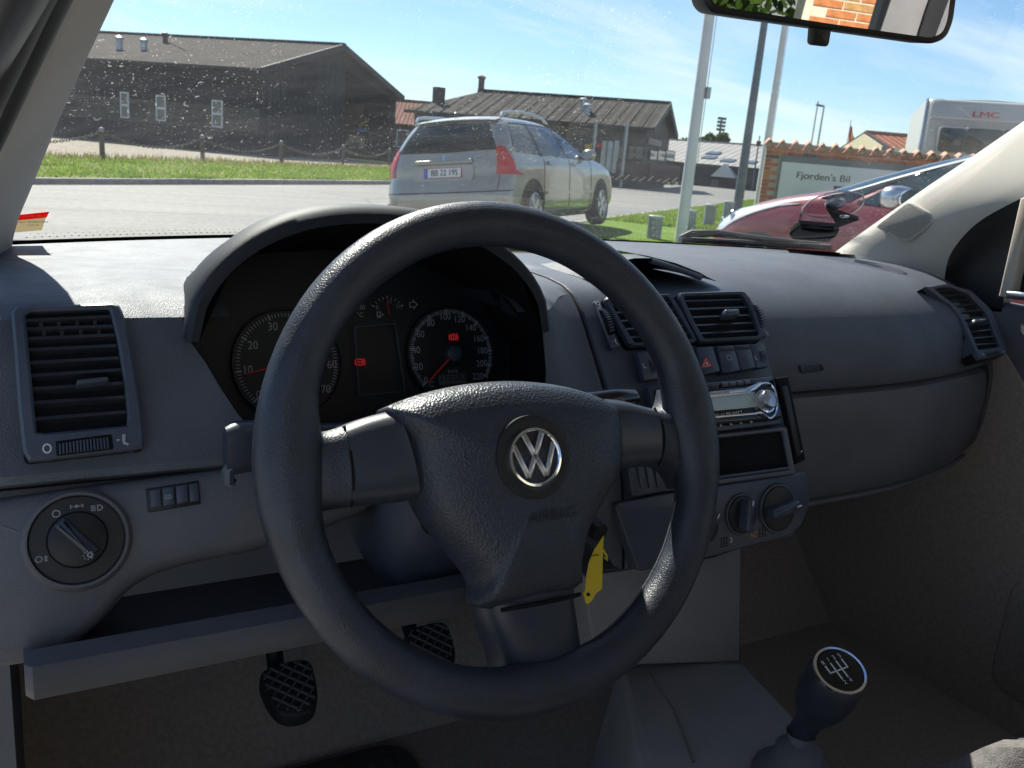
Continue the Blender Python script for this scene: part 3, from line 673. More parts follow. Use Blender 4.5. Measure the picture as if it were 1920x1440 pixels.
# far depot
K4 = at(1436, 316, depth=62); L4 = at(1262, 303, depth=66); a4 = flat(L4-K4); b4 = V((-a4.y, a4.x, 0)); b4 = b4 if b4.dot(FWD) > 0 else -b4
M['deproof'] = corrug('depot_roof', (.27, .26, .25), (.36, .345, .33), .6, a4, .4)
dep, P4 = gable_house('depot', 'far dark depot with wide pale sheet roof behind the flagpoles', K4, a4, b4, 16, 14, K4.z+.05, K4.z+1.75, .3, M['farwall'], M['deproof'])
df = Fr(P4(0, -.05, 0), -a4, (0, 0, 1))
for k in range(9): hpanel('door', 1290+k*15, 336, 1301+k*15, 356, .0, .05, M['dark'] if k % 3 else M['signgrey'], dep, df)
u_, v_ = df.px(1363, 330); m = MB(); m.prism(df, [(u_-.9, v_-.1), (u_+.9, v_-.1), (u_, v_+.85)], .0, .8); m.build('dormer', M['whitewood'], dep, smooth=False)
n4 = (P4(0, 0, K4.z)-P4(0, 7, K4.z+1.75)).cross(a4).normalized()
for (x, y) in ((1330, 296), (1365, 302), (1405, 305), (1338, 288)):
    q = onplane(x, y, P4(0, 7, K4.z+1.8), n4); m = MB(); ff = Fr(q, -a4, b4); m.prism(Fr(q+V((0, 0, .02)), -a4, b4+V((0, 0, .25))), rect(-.5, -.4, .5, .4), -.05, .06); m.build('skylight', M['pane'], dep, smooth=False)

# ---- trees
def leafball(m, c, rx, rz, n, sz):
    for i in range(n):
        th = random.uniform(0, 2*math.pi); ph = math.acos(random.uniform(-1, 1)); r_ = random.random()**.4
        p = V(c)+V((math.cos(th)*math.sin(ph)*rx*r_, math.sin(th)*math.sin(ph)*rx*r_, math.cos(ph)*rz*r_))
        u = V((random.gauss(0, 1), random.gauss(0, 1), random.gauss(0, 1))).normalized(); v = u.cross(V((random.gauss(0, 1), random.gauss(0, 1), random.gauss(0, 1)))).normalized(); s = sz*random.uniform(.6, 1.3)
        k = len(m.v); m.v += [tuple(p-u*s), tuple(p+v*s*.6), tuple(p+u*s), tuple(p-v*s*.6)]; m.f.append((k, k+1, k+2, k+3))
def tree(base, h, rx, label, group, leafsize, clumps=9, n=160, trunk=.12):
    t = thing('leafy_tree', label, 'tree', base, group=group)
    m = MB(); b_ = V(base); m.tube([b_-V((0, 0, .2)), b_+V((0, 0, h*.3)), b_+V((rx*.1, 0, h*.6)), b_+V((0, 0, h*.85))], [trunk, trunk*.8, trunk*.5, trunk*.15], 8)
    for k in range(5):
        an = k*1.3; z = h*(.35+.09*k); m.tube([b_+V((0, 0, z)), b_+V((math.cos(an)*rx*.35, math.sin(an)*rx*.35, z+h*.12)), b_+V((math.cos(an)*rx*.7, math.sin(an)*rx*.7, z+h*.2))], [trunk*.45, trunk*.3, trunk*.1], 6)
    m.build('trunk', M['bark'], t)
    m = MB()
    for k in range(clumps):
        an = random.uniform(0, 6.28); rr = rx*random.uniform(.1, .75); z = h*random.uniform(.45, .9)
        leafball(m, b_+V((math.cos(an)*rr, math.sin(an)*rr, z)), rx*random.uniform(.3, .5), h*random.uniform(.1, .2), n, leafsize)
    me = bpy.data.meshes.new('crown'); me.from_pydata(m.v, [], m.f); me.materials.append(M['leaf']); o = bpy.data.objects.new('crown', me); COL.objects.link(o); attach(o, t); return t
for i, (x, y, d, h, rx) in enumerate(((1318, 278, 95, 6.0, 2.6), (1340, 280, 95, 4.6, 2.0), (1600, 280, 60, 3.6, 1.2))):
    q = at(x, y, depth=d); q.z = 0
    tree(q, at(x, 262 if i < 2 else 262, depth=d).z+(.6 if i < 2 else -1.2), rx, ['round green tree over the depot roof, left of the two', 'lower green tree over the depot roof, right of the two', 'small green treetop showing above the tiled wall'][i], 'trees far behind', .28)

# ---- poles
def pole(name, label, p_bot, p_top, depth, r0, r1, mat, extend=1.0, cat='flagpole', group=None, z0=None):
    B = at(*p_bot, depth=depth); Tp = at(*p_top, depth=depth)
    B = V((B.x, B.y, 0)); h = Tp.z+extend
    t = thing(name, label, cat, B, group=group)
    m = MB(); m.lathe(Fr(B, (1, 0, 0), (0, 1, 0)), [(r0, -.05), (r0, .6), (r1+(r0-r1)*.5, h*.5), (r1, h), (.004, h+.02)], 18); m.build('shaft', mat, t)
    return t, B, h
t, B, h = pole('flagpole', 'tall white flagpole nearest the windscreen, left of the mirror', (1278, 430), (1327, 0), 11.6, .075, .055, M['polewhite'], 4.0, group='flagpoles')
m = MB(); m.tube([B+V((.10, -.02, 1.2)), B+V((.105, -.02, 4)), B+V((.09, -.02, h-.2))], .006, 5); m.build('halyard', M['white'], t)
m = MB(); m.box(B.x+.05, B.y-.09, 2.0, B.x+.11, B.y-.03, 2.14); m.build('cleat', M['tin'], t)
t, B, h = pole('lamp_post', 'dark tapering lamp post between the two white flagpoles', (1385, 375), (1437, 20), 22, .115, .06, M['polegrey'], 3.0, 'lamp post')
t, B, h = pole('flagpole', 'white flagpole right of the dark lamp post, by the tiled wall', (1424, 362), (1472, 40), 17, .072, .05, M['polewhite'], 3.0, group='flagpoles')
m = MB(); m.tube([B+V((.09, -.02, 1.2)), B+V((.08, -.02, h-.2))], .006, 5); m.build('halyard', M['white'], t)
t, B, h = pole('floodlight_mast', 'distant floodlight mast above the depot roof', (1346, 275), (1354, 222), 150, .22, .14, M['polegrey'], 0.0, 'mast')
for k in range(4):
    m = MB(); m.box(B.x-.8, B.y-.3, h-.3-k*.6, B.x+.8, B.y+.1, h-k*.6+.1); m.build('floodlight', M['polegrey'], t, smooth=False)
t, B, h = pole('street_lamp', 'distant street lamp with short arm above the tiled wall', (1536, 255), (1545, 200), 70, .10, .06, M['tin'], 0.0, 'street lamp')
m = MB(); rr = V((_r.x, _r.y, 0)); m.bar(B+V((0, 0, h)), B+rr*-.55+V((0, 0, h+.06)), .12, .10); m.build('arm', M['tin'], t, smooth=False)
m = MB(); m.bar(B+rr*-.1+V((0, 0, h-.02)), B+rr*-.62+V((0, 0, h+.05)), .26, .12); m.build('lamp_head', M['dark'], t, smooth=False)
pole('thin_mast', 'thin distant pole left of the street lamp', (1524, 252), (1532, 191), 72, .07, .05, M['tin'], 0.0, 'mast')
for (x0, y0, x1, y1, d, lb) in ((1388, 340, 1393, 240, 58, 'thin dark mast behind the lamp post'), (1412, 340, 1418, 255, 62, 'thin mast between lamp post and flagpole')):
    t, B, h = pole('thin_mast', lb, (x0, y0), (x1, y1), d, .07, .04, M['polegrey'], 0, 'mast')
    m = MB(); m.box(B.x-.12, B.y-.1, h-.7, B.x+.12, B.y+.1, h-.35); m.build('bracket', M['dark'], t, smooth=False)
# red flag
t, B, h = pole('flag_staff', 'distant red and yellow flag hanging above the tiled wall', (1589, 265), (1592, 226), 40, .03, .02, M['polewhite'], 0, 'flag')
m = MB(); rows = []
for i in range(7):
    z = h-.15-i*.16; rows.append([B+rr*(.02+(.10+.075*i)*k/4*(.9 if i < 6 else .7))+V((0, 0, z-.05*k))+V((FWD.x, FWD.y, 0))*(.07*math.sin(k*1.7+i)) for k in range(5)])
m.grid(rows); m.build('flag', M['signred'], t)
rows2 = [[p+V((-FWD.x, -FWD.y, 0))*.02 for p in r[1:4]] for r in rows[2:5]]; m = MB(); m.grid(rows2); m.build('flag_emblem', M['signyellow'], t)

# ---- grey bollards on the near verge
bol = None
for i, (x, y, lb) in enumerate(((1225, 447, 'short grey bollard left of the flagpole foot'), (1289, 440, 'short grey bollard just right of the flagpole foot'), (1328, 425, 'short grey bollard nearest the red car'), (1362, 420, 'short grey bollard half behind the red car headlight'))):
    B = at(x, y, z=VZ-.02); top = at(x, {0: 404, 1: 393, 2: 383, 3: 377}[i], depth=(B-EYE).dot(FWD)); h = top.z-B.z
    t = thing('bollard', lb, 'bollard', B, group='grey bollards on the verge', local=True)
    m = MB(); m.lathe(WORLD_XY, [(.105, -.05), (.105, h-.03)], 20); m.build('bollard_post', M['bollard'], t)
    m = MB(); m.lathe(WORLD_XY, [(.105, h-.03), (.109, h-.02), (.107, h), (.09, h+.008), (.002, h+.012)], 20); m.build('bollard_cap', M['tin'], t)

# ---- brick sign wall with pantile coping
WO = at(1440, 262, z=1.70); WO = V((WO.x, WO.y, 0)); f0 = V((FWD.x, FWD.y, 0)).normalized(); r0 = V((_r.x, _r.y, 0))
wu = (r0*math.cos(R(11)) - f0*math.sin(R(11))); wfr = Fr(WO, wu, (0, 0, 1))
wall = thing('sign_wall', 'red brick garden wall with pantile coping and a sign panel', 'wall', WO)
WL, WH = 3.6, 1.62
m = MB(); m.prism(wfr, rect(.006, 0, WL, WH), -.25, 0); m.build('mortar_core', M['mortar'], wall, smooth=False)
def brick_mesh(w, h, d):
    m = MB(); m.prism(Fr((0, 0, 0), (1, 0, 0), (0, 0, 1)), rect(0, 0, w, h), -.03, d, ch=.004); return m.mesh('brick')
bmesh_ = {}
for k, mt in enumerate(('brickA', 'brickB', 'brickC', 'brickA')):
    for w in (.225, .108):
        me = brick_mesh(w, .054, .007); me.materials.append(M[mt]); bmesh_[(k, w)] = me
def lay(parent, fr, u0, u1, v0, v1, keep, meshes, nm, limit=300, pu=.236, pv=.066):
    c = 0; ang = math.atan2(fr.u.y, fr.u.x); row = 0; v = v0
    while v < v1 and c < limit:
        u = u0 - (pu/2 if row % 2 else 0)
        while u < u1-.05 and c < limit:
            w = .225
            uu = u
            if u < u0: w = .108; uu = u0
            if uu+w <= u1+.01 and keep(uu, v, w):
                o = bpy.data.objects.new('brick', meshes[(random.choice(nm), w)]); COL.objects.link(o); o.rotation_euler = (0, 0, ang)
                o.location = fr.p(uu, v, random.uniform(-.002, .002)); o.parent = parent
                if parent.get('_w') == 1: o.matrix_parent_inverse = Matrix.Translation(-V(parent.location))
                c += 1
            u += pu
        v += pv; row += 1
    return c
sgn_ = onfr(wfr, 1463, 291, 1660, 362)
sg0, sgz1 = wfr.px(1466, 291)[0], wfr.px(1466, 291)[1]
lay(wall, wfr, .0, 3.0, .62, WH-.05, lambda u, v, w: not (u+w > sg0-.01 and v < sgz1-.03), bmesh_, (0, 0, 1, 1, 2, 3))
# left end of the wall
efr = Fr(wfr.p(0, 0, -.25), V(wfr.n), (0, 0, 1))
m = MB()
# sign board
m.prism(wfr, rect(sg0, .55, 3.4, sgz1), .0, .05); sb = m.build('sign_frame', M['signgrey'], wall, smooth=False)
s1 = wfr.px(1466, 303)[1]
m = MB(); m.prism(wfr, rect(sg0+.02, .58, 3.38, s1), .051, .06); m.build('sign_face', M['signwhite'], sb, smooth=False)
ca, cb = wfr.px(1483, 327, .06); da, db = wfr.px(1590, 336, .06)
lettering(wfr, "Fjorden's Bil", (ca+da)/2+.06, (cb+db)/2-.005, .155, M['ink'], sb, d=.062, wide=1.12, bold=.004)
# pantiles: each its own curved tile
def tile_mesh():
    m = MB(); rows = []
    for i in range(5):
        y = -.19+.34*i/4
        rows.append([V((x_*.225, y, .055*math.sin(x_*2*math.pi-.6)-.04*abs(y+.02)/.17)) for x_ in [k/10 for k in range(11)]])
    m.grid(rows); lo = [[p-V((0, 0, .016)) for p in r] for r in rows]; m.grid(lo, True)
    fr_ = [rows[0], lo[0]]; m.grid(fr_); m.grid([rows[-1], lo[-1]]); m.grid([[r[0] for r in rows], [r[0] for r in lo]]); m.grid([[r[-1] for r in rows], [r[-1] for r in lo]])
    me = m.mesh('pantile'); me.materials.append(M['pantile']); me.shade_smooth(); me.set_sharp_from_angle(angle=R(40)); return me
tm = tile_mesh(); ang = math.atan2(wu.y, wu.x)
for k in range(17):
    o = bpy.data.objects.new('pantile', tm); COL.objects.link(o); o.rotation_euler = (R(random.uniform(-2, 2)), R(random.uniform(-2, 2)), ang+R(random.uniform(-2, 2)))
    o.location = wfr.p(-.05+k*.212, WH+.065, -.10); o.parent = wall; o.matrix_parent_inverse = Matrix.Translation(-V(wall.location))
m = MB(); m.prism(wfr, rect(-.02, WH, WL, WH+.05), -.27, .02); m.build('mortar_bed', M['mortar'], wall, smooth=False)
# distant red gable roof behind the wall
gp = at(1690, 272, depth=34); K5 = V((gp.x, gp.y, 0)); a5 = r0; b5 = f0
M['tileroof2'] = corrug('tiled_roof', (.26, .09, .06), (.36, .14, .09), .28, a5, .9)
gable_house('red_roof_house', 'red tiled roof end showing just left of the caravan', K5-a5*.35, a5, b5, 6, 5, gp.z-.1, gp.z+.48, .2, M['cream'], M['tileroof2'])
# ---- caravan behind the wall
CV = at(1728, 268, depth=16.8); CV = V((CV.x, CV.y, 0)); cu = (r0*math.cos(R(19)) - f0*math.sin(R(19))); cf = Fr(CV, cu, (0, 0, 1)); cb_ = V((-cu.y, cu.x, 0))
cv = thing('caravan', 'white caravan with tinted front windows and red lettering behind the wall', 'caravan', CV)
ztop = at(1738, 181, depth=16.8).z; cw = 2.35
prof = [(.0, .45), (.05, .9), (.0, 1.5), (.06, 1.95), (.30, ztop-.12), (.42, ztop-.02), (.6, ztop)]   # (back from the front plane, height)
pc = catmull([(a_, b_, 0) for a_, b_ in prof], 4)
inset = [(.06, 0), (.0, .06), (0, .5), (0, 1)]
rows = []
for k in range(len(pc)):
    bk, z = pc[k][0], pc[k][1]; r_row = []
    for s in [0, .02, .05, .1, .3, .5, .7, .9, .95, .98, 1]:
        e = min(s, 1-s)*cw; cr_ = .10*max(0, 1-e/.12)**2
        r_row.append(cf.p(s*cw, z, -(bk+cr_)))
    rows.append(r_row)
m = MB(); m.grid(rows); m.build('front_shell', M['caravan'], cv, ang=60)
dp = 5.2; m = MB()
m.grid([[cf.p(0, p[1], -(p[0]+.10)) for p in pc], [cf.p(0, p[1], -dp) for p in pc]]); m.grid([[cf.p(cw, p[1], -(p[0]+.10)) for p in pc], [cf.p(cw, p[1], -dp) for p in pc]]); m.build('side_shell', M['caravan'], cv, smooth=False)
m = MB(); m.grid([[cf.p(0, ztop, -.7), cf.p(cw/2, ztop+.03, -.65), cf.p(cw, ztop, -.7)], [cf.p(0, ztop-.02, -dp), cf.p(cw/2, ztop, -dp), cf.p(cw, ztop-.02, -dp)]]); m.build('roof', M['caravan'], cv, smooth=False)
m = MB(); m.tube([cf.p(-.01, p[1], -(p[0]+.09)) for p in pc], .022, 8); m.build('corner_moulding', M['satin'], cv)
def cpanel(name, x0, y0, x1, y1, d0, d1, mat, rr_=.06, par=None):
    m = MB(); u0, v0, u1, v1 = onfr(cf, x0, y0, x1, y1); m.prism(cf, rrect(u0, v0, u1, v1, rr_), d0, d1, ch=.008); return m.build(name, mat, par or cv)
m = MB(); u0, v0, u1, v1 = onfr(cf, 1735, 222, 1960, 232); m.prism(cf, rect(.08, v0, cw-.08, v1), -.05, .035, ch=.01); m.build('trim_rail', M['caravangrey'], cv)
for (x0, y0, x1, y1) in ((1762, 236, 1806, 290), (1812, 237, 1874, 295), (1880, 240, 1930, 296)):
    w_ = cpanel('front_window', x0, y0, x1, y1, -.05, .03, M['caravangrey'], .08); cpanel('pane', x0+3, y0+3, x1-3, y1-2, .031, .04, M['shopglass'], .07, w_)
fa, fb = cf.px(1849, 217); tz = Fr(cf.p(fa, fb, -.09), cu, (0, 0, 1) if False else V((0, 0, 1))+cb_*.35)
lettering(tz, 'LMC', 0, 0, .16, M['signred'], cv, d=.045, wide=1.5, bold=.008)
m = MB(); u0, v0, u1, v1 = onfr(cf, 1838, 183, 1872, 190); m.prism(cf, rrect(u0, ztop-.01, u1, ztop+.06, .02), -1.6, -1.1); m.build('roof_hatch', M['caravangrey'], cv)
# ================================================================== CARS OUTSIDE
class Shell:
    """car body as a stack of plan outlines; x right, y forward, z up"""
    def __init__(s, tab, rl=(.30, .16), fl=(.34, .30), bow=.05):
        s.tab = tab; s.T = [[(r[0], r[k]) for r in tab] for k in range(1, 4)]; s.rl = rl; s.fl = fl; s.bow = bow
    def dims(s, z): return [sinterp(z, t) for t in s.T]
    def pt(s, q, z, off=0.0, side=1):
        """q: 0-1 rear half, 1-2 rear corner, 2-3 side, 3-4 front corner, 4-5 front half"""
        yr, yf, hw = s.dims(z); k = min(1, hw/.6); rx, ry = s.rl[0]*k, s.rl[1]*k; fx, fy = s.fl[0]*k, s.fl[1]*k
        hw += off; yr -= off; yf += off
        def bow(x): return s.bow*(x/hw)**2
        if q <= 1: x = (hw-rx)*q; y = yr
        elif q <= 2: a = (q-1)*math.pi/2; x = hw-rx+rx*math.sin(a); y = yr+ry*(1-math.cos(a))
        elif q <= 3: t = q-2; x = hw + .03*math.sin(t*math.pi)*k; y = (yr+ry)*(1-t)+(yf-fy)*t
        elif q <= 4: a = (q-3)*math.pi/2; x = hw-fx+fx*math.cos(a); y = yf-fy+fy*math.sin(a)
        else: x = (hw-fx)*(5-q); y = yf
        if q <= 2: y += bow(x)
        if q >= 3: y -= bow(x)*(1 if q >= 4 else (q-3))*1.5
        return V((x*side, y, z))
    def q_of_y(s, y, z):
        yr, yf, hw = s.dims(z); k = min(1, hw/.6); ry, fy = s.rl[1]*k, s.fl[1]*k
        return 2+(y-yr-ry)/max(.01, (yf-fy-yr-ry))
    def body(s, parent, mat, zs):
        qs = [i/6 for i in range(6)]+[1+i/6 for i in range(6)]+[2+i/14 for i in range(14)]+[3+i/6 for i in range(6)]+[4+i/5 for i in range(6)]
        m = MB(); rows = []
        for z in zs:
            ring = [s.pt(q, z, 0, 1) for q in qs] + [s.pt(q, z, 0, -1) for q in reversed(qs[1:-1])]
            rows.append(ring+[ring[0]])
        m.grid(rows); n = len(rows[0])-1
        k = len(m.v); m.add(rows[-1][:-1], [tuple(range(n))])
        return m.build('body', mat, parent, ang=50)
    def patch(s, name, corners, mat, parent, off=.006, side=1, nu=8, nv=6, byy=False, thick=.01):
        """bilinear patch; corners (q or y, z) bottom-left, bottom-right, top-right, top-left"""
        m = MB(); rows = []; low = []
        for j in range(nv+1):
            v = j/nv; r = []; r2 = []
            for i in range(nu+1):
                u = i/nu; c = [(1-u)*(1-v), u*(1-v), u*v, (1-u)*v]
                a = sum(c[k]*corners[k][0] for k in range(4)); z = sum(c[k]*corners[k][1] for k in range(4))
                q = s.q_of_y(a, z) if byy else a
                r.append(s.pt(q, z, off, side)); r2.append(s.pt(q, z, off-thick, side))
            rows.append(r); low.append(r2)
        m.grid(rows); m.grid([rows[0], low[0]]); m.grid([rows[-1], low[-1]]); m.grid([[r[0] for r in rows], [r[0] for r in low]]); m.grid([[r[-1] for r in rows], [r[-1] for r in low]])
        return m.build(name, mat, parent, ang=50)
def wheel(parent, x, y, r, side, width=.20):
    f = Fr((x, y, r), (0, side, 0), (0, 0, 1))
    m = MB(); m.lathe(f, [(r*.62, -width), (r*.92, -width), (r*.99, -width+.03), (r, -width/2), (r*.99, -.03), (r*.93, -.002), (r*.80, .006), (r*.67, .0), (r*.66, -.05)], 36); w = m.build('wheel', M['tyre'], parent)
    m = MB(); m.lathe(f, [(r*.67, -.02), (r*.675, .002), (r*.64, .004), (r*.61, -.02), (r*.60, -.06)], 32); m.build('rim', M['alloy'], w)
    m = MB(); m.lathe(f, [(r*.62, -.07), (.01, -.07)], 24); m.build('brake_disc', M['dark'], w)
    for k in range(5):
        a = k*2*math.pi/5+.3; c, s_ = math.cos(a), math.sin(a)
        P = [(-.035, .03), (.035, .03), (.05, r*.63), (-.05, r*.63)]; m = MB(); m.prism(f, [(p[0]*c-p[1]*s_, p[0]*s_+p[1]*c) for p in P], -.05, -.008, ch=.006); m.build('spoke', M['alloy'], w)
    m = MB(); m.lathe(f, [(.055, -.02), (.05, .0), (.01, .004)], 16); m.build('hub_cap', M['alloy'], w)
def arch(parent, S_, y, r, side, z0=.2):
    """dark wheel arch lip and well standing a few mm proud of the flank"""
    m = MB(); A = []; B = []
    for i in range(17):
        a = math.pi*i/16*1.12-.19; 
        for lst, rad, off in ((A, r+.075, .003), (B, .05, .003)):
            yy = y+math.cos(a)*rad; z = max(.19, r+math.sin(a)*rad); lst.append(S_.pt(S_.q_of_y(yy, z), z, off, side))
    C_ = [V((p.x*.8, p.y, p.z)) for p in B]
    m.grid([A, B]); m.grid([B, C_]); m.build('wheel_arch', M['rubber'], parent)
def rot_ypr(h, pitch, roll):
    f = V((math.sin(h)*math.cos(pitch), math.cos(h)*math.cos(pitch), math.sin(pitch))); r0_ = V((math.cos(h), -math.sin(h), 0)); u0 = r0_.cross(f)
    r_ = r0_*math.cos(roll)+u0*math.sin(roll); u = r_.cross(f); return Matrix(((r_.x, f.x, u.x), (r_.y, f.y, u.y), (r_.z, f.z, u.z))).to_euler()
# ---- silver estate
est = thing('estate_car', 'silver estate car with roof rails standing half on the verge', 'car', (6.128, 10.817, .05), rot_ypr(R(53.0), R(.6), R(7.0)), local=True)
S1 = Shell([(.18, -2.02, 2.02, .72), (.26, -2.13, 2.15, .81), (.36, -2.19, 2.22, .855), (.50, -2.20, 2.24, .87), (.62, -2.17, 2.22, .875), (.74, -2.12, 2.12, .88), (.85, -2.10, 1.92, .875), (.93, -2.08, 1.60, .86), (1.0, -2.06, 1.12, .835), (1.06, -2.04, .93, .81), (1.15, -1.99, .72, .775), (1.27, -1.91, .40, .725), (1.37, -1.83, .10, .67), (1.43, -1.76, -.14, .61), (1.47, -1.66, -.42, .50), (1.49, -1.45, -.70, .34)], rl=(.26, .20))
zs = [.18+.018*i for i in range(73)]; zs = [z for z in zs if z < 1.488]+[1.488]
S1.body(est, M['paint'], zs)
for y in (-1.36, 1.36):
    for sd in (1, -1): wheel(est, sd*.908, y, .315, sd); arch(est, S1, y, .315, sd)
# rear glass, tailgate details
rw = S1.patch('rear_window', [(-1.0, 1.04), (1.0, 1.04), (1.0, 1.40), (-1.0, 1.40)], M['rearglass'], est, .005) if False else None
for sd in (1, -1): S1.patch('rear_window', [(-.02, 1.04), (1.32, 1.06), (1.22, 1.385), (-.02, 1.40)], M['rearglass'], est, .005, sd)
for sd in (1, -1):
    S1.patch('tail_lamp', [(1.20, .77), (2.07, .75), (1.55, 1.10), (1.32, 1.10)], M['tail'], est, .010, sd)
    S1.patch('quarter_window', [(-1.80, 1.03), (-1.02, 1.00), (-1.16, 1.355), (-1.62, 1.35)], M['carglass'], est, .006, sd, byy=True)
    S1.patch('door_window', [(-.96, 1.0), (-.12, .98), (-.26, 1.365), (-1.10, 1.358)], M['carglass'], est, .006, sd, byy=True)
    S1.patch('door_window', [(-.05, .98), (.62, .965), (.16, 1.33), (-.19, 1.365)], M['carglass'], est, .006, sd, byy=True)
    S1.patch('quarter_light', [(.66, .965), (.86, .96), (.35, 1.22), (.24, 1.27)], M['carglass'], est, .006, sd, byy=True)
    for (y0, y1) in ((-1.0, -1.13), (-.085, -.225)): S1.patch('window_pillar', [(y0-.045, .985), (y0+.045, .985), (y1+.035, 1.375), (y1-.035, 1.375)], M['greytrim'], est, .008, sd, byy=True, nu=2)
    S1.patch('window_trim', [(-1.86, 1.375), (.12, 1.375), (.05, 1.40), (-1.66, 1.395)], M['greytrim'], est, .004, sd, byy=True, nu=14, nv=1)
    S1.patch('side_moulding', [(-.92, .50), (.86, .50), (.86, .535), (-.92, .535)], M['paint'], est, .018, sd, byy=True, nu=12, nv=2, thick=.03)
    S1.patch('sill', [(-.98, .22), (.92, .22), (.92, .29), (-.98, .29)], M['paint'], est, .012, sd, byy=True, nu=12, nv=2, thick=.03)
    for yy in (-1.0, -.08, .86):
        m = MB(); m.tube([S1.pt(S1.q_of_y(yy+.05*((z-.6)/.4)**2*(1 if yy < .5 else .6), z), z, .001, sd) for z in [.30+.05*i for i in range(14)]], .005, 5); m.build('door_seam', M['ink'], est)
    for yy in (-.86, .06): S1.patch('door_handle', [(yy, .885), (yy+.19, .88), (yy+.19, .915), (yy, .92)], M['paint'], est, .028, sd, byy=True, nu=4, nv=2, thick=.03)
    rail = [S1.pt(S1.q_of_y(y, 1.43), 1.43, .0, sd)*1.0 for y in (-1.62, -1.5, -1.1, -.7, -.35, -.15)]
    rail = [V((.60*sd, y, z)) for y, z in ((-1.66, 1.455), (-1.6, 1.505), (-1.45, 1.53), (-1.0, 1.55), (-.55, 1.54), (-.25, 1.50), (-.12, 1.45))]
    m = MB(); m.tube(rail, [.016, .022, .02, .018, .018, .018, .012], 8); m.build('roof_rail', M['satin'] if sd > 0 else M['satin'], est)
    m = MB(); ff = Fr((sd*.99, .62, 1.03), (-sd, -.1, 0) if sd < 0 else (1, .1, 0), (0, 0, 1)); m = MB()
    rows = []
    for i in range(7):
        a = i/6*math.pi; rows.append([V((sd*(.96+.115*math.cos(b_)*math.sin(a)), .60-.11*math.cos(a)*.6, 1.03+.085*math.sin(b_)*math.sin(a))) for b_ in [k*2*math.pi/12 for k in range(13)]])
    m.grid(rows); mi = m.build('door_mirror', M['paint'], est); m = MB(); m.prism(Fr((sd*.96, .525, 1.03), (1, 0, 0), (0, 0, 1)), circ(0, 0, .085, 18, .062), .0, .012); m.build('mirror_glass', M['mirror'], mi)
    m = MB(); m.bar((sd*.80, .62, .985), (sd*.90, .61, 1.0), .06, .05); m.build('mirror_foot', M['greytrim'], mi)
def rear(z, x): # a face on the tailgate
    q = S1.pt(0, z); q2 = S1.pt(0, z+.05); return Fr((x, q.y-.004, z), (1, 0, 0), q2-q)
f = rear(.90, 0)
m = MB(); m.prism(f, rrect(-.40, -.0, .40, .055, .025), -.01, .03, ch=.012); m.build('tailgate_handle', M['paint'], est)
f = rear(.80, 0); m = MB(); m.prism(f, rrect(-.42, -.10, .42, .085, .06), -.01, .004); m.build('plate_recess', M['paint'], est)
m = MB(); m.prism(f, rrect(-.260, -.062, .260, .059, .01), .0, .016); pl = m.build('number_plate', M['platered'], est)
m = MB(); m.prism(f, rect(-.253, -.056, .253, .052), .0165, .0185); m.build('plate_face', M['plate'], pl, smooth=False)
m = MB(); m.prism(f, rect(-.253, -.056, -.205, .052), .019, .0195); m.build('plate_band', M['plateblue'], pl, smooth=False)
lettering(f, 'BB 22 195', .025, -.002, .105, M['ink'], pl, d=.0198, wide=.86, bold=.005)
f = rear(.985, -.0); m = MB(); m.prism(f, [(-.02, -.035), (.012, -.035), (.022, -.01), (.012, .01), (.026, .03), (.0, .035), (-.018, .02), (-.006, .0)], .0, .008); m.build('lion_emblem', M['chrome'], est)
f = rear(.975, .42); lettering(f, '307 SW', 0, 0, .045, M['chrome'], est, d=.006)
S1.patch('brake_light', [(-.42, 1.445), (.42, 1.445), (.40, 1.475), (-.40, 1.475)], M['tail'], est, .012, 1, nu=8, nv=2)
m = MB(); m.grid([[V((x, S1.pt(0, 1.43).y-.03+.05*(x/.6)**2, 1.425-.02*(x/.6)**2)) for x in [-.58+.116*i for i in range(11)]], [V((x, S1.pt(0, 1.43).y-.05+.05*(x/.6)**2, 1.445-.025*(x/.6)**2)) for x in [-.58+.116*i for i in range(11)]], [V((x, S1.pt(0, 1.43).y+.16+.05*(x/.6)**2, 1.492-.03*(x/.6)**2)) for x in [-.58+.116*i for i in range(11)]]]); m.build('roof_spoiler', M['paint'], est)
m = MB(); f = rear(1.07, .0); m.bar(f.p(-.02, .0, .02), f.p(.42, .05, .02), .018, .012); m.build('rear_wiper', M['rubber'], est)
m = MB(); m.prism(Fr((-.12, -1.45, 1.485), (0, -1, 0), (0, 0, 1)), [(-.09, 0), (.06, 0), (.05, .07), (.02, .085)], -.012, .012); m.build('aerial_fin', M['greytrim'], est)
S1.patch('bumper_seam', [(0, .555), (2.0, .56), (2.0, .572), (0, .567)], M['ink'], est, .002, 1, nu=20, nv=1); S1.patch('bumper_seam', [(0, .555), (2.0, .56), (2.0, .572), (0, .567)], M['ink'], est, .002, -1, nu=20, nv=1)
S1.patch('bumper_strip', [(0, .40), (1.9, .40), (1.9, .45), (0, .45)], M['paint'], est, .022, 1, nu=20, nv=3, thick=.03); S1.patch('bumper_strip', [(0, .40), (1.9, .40), (1.9, .45), (0, .45)], M['paint'], est, .022, -1, nu=20, nv=3, thick=.03)
m = MB(); m.grid([[S1.pt(1.30+.0*z, z, .002) for z in [.58+.04*i for i in range(13)]], [S1.pt(1.32, z, .002) for z in [.58+.04*i for i in range(13)]]]); m.build('tailgate_seam', M['ink'], est)

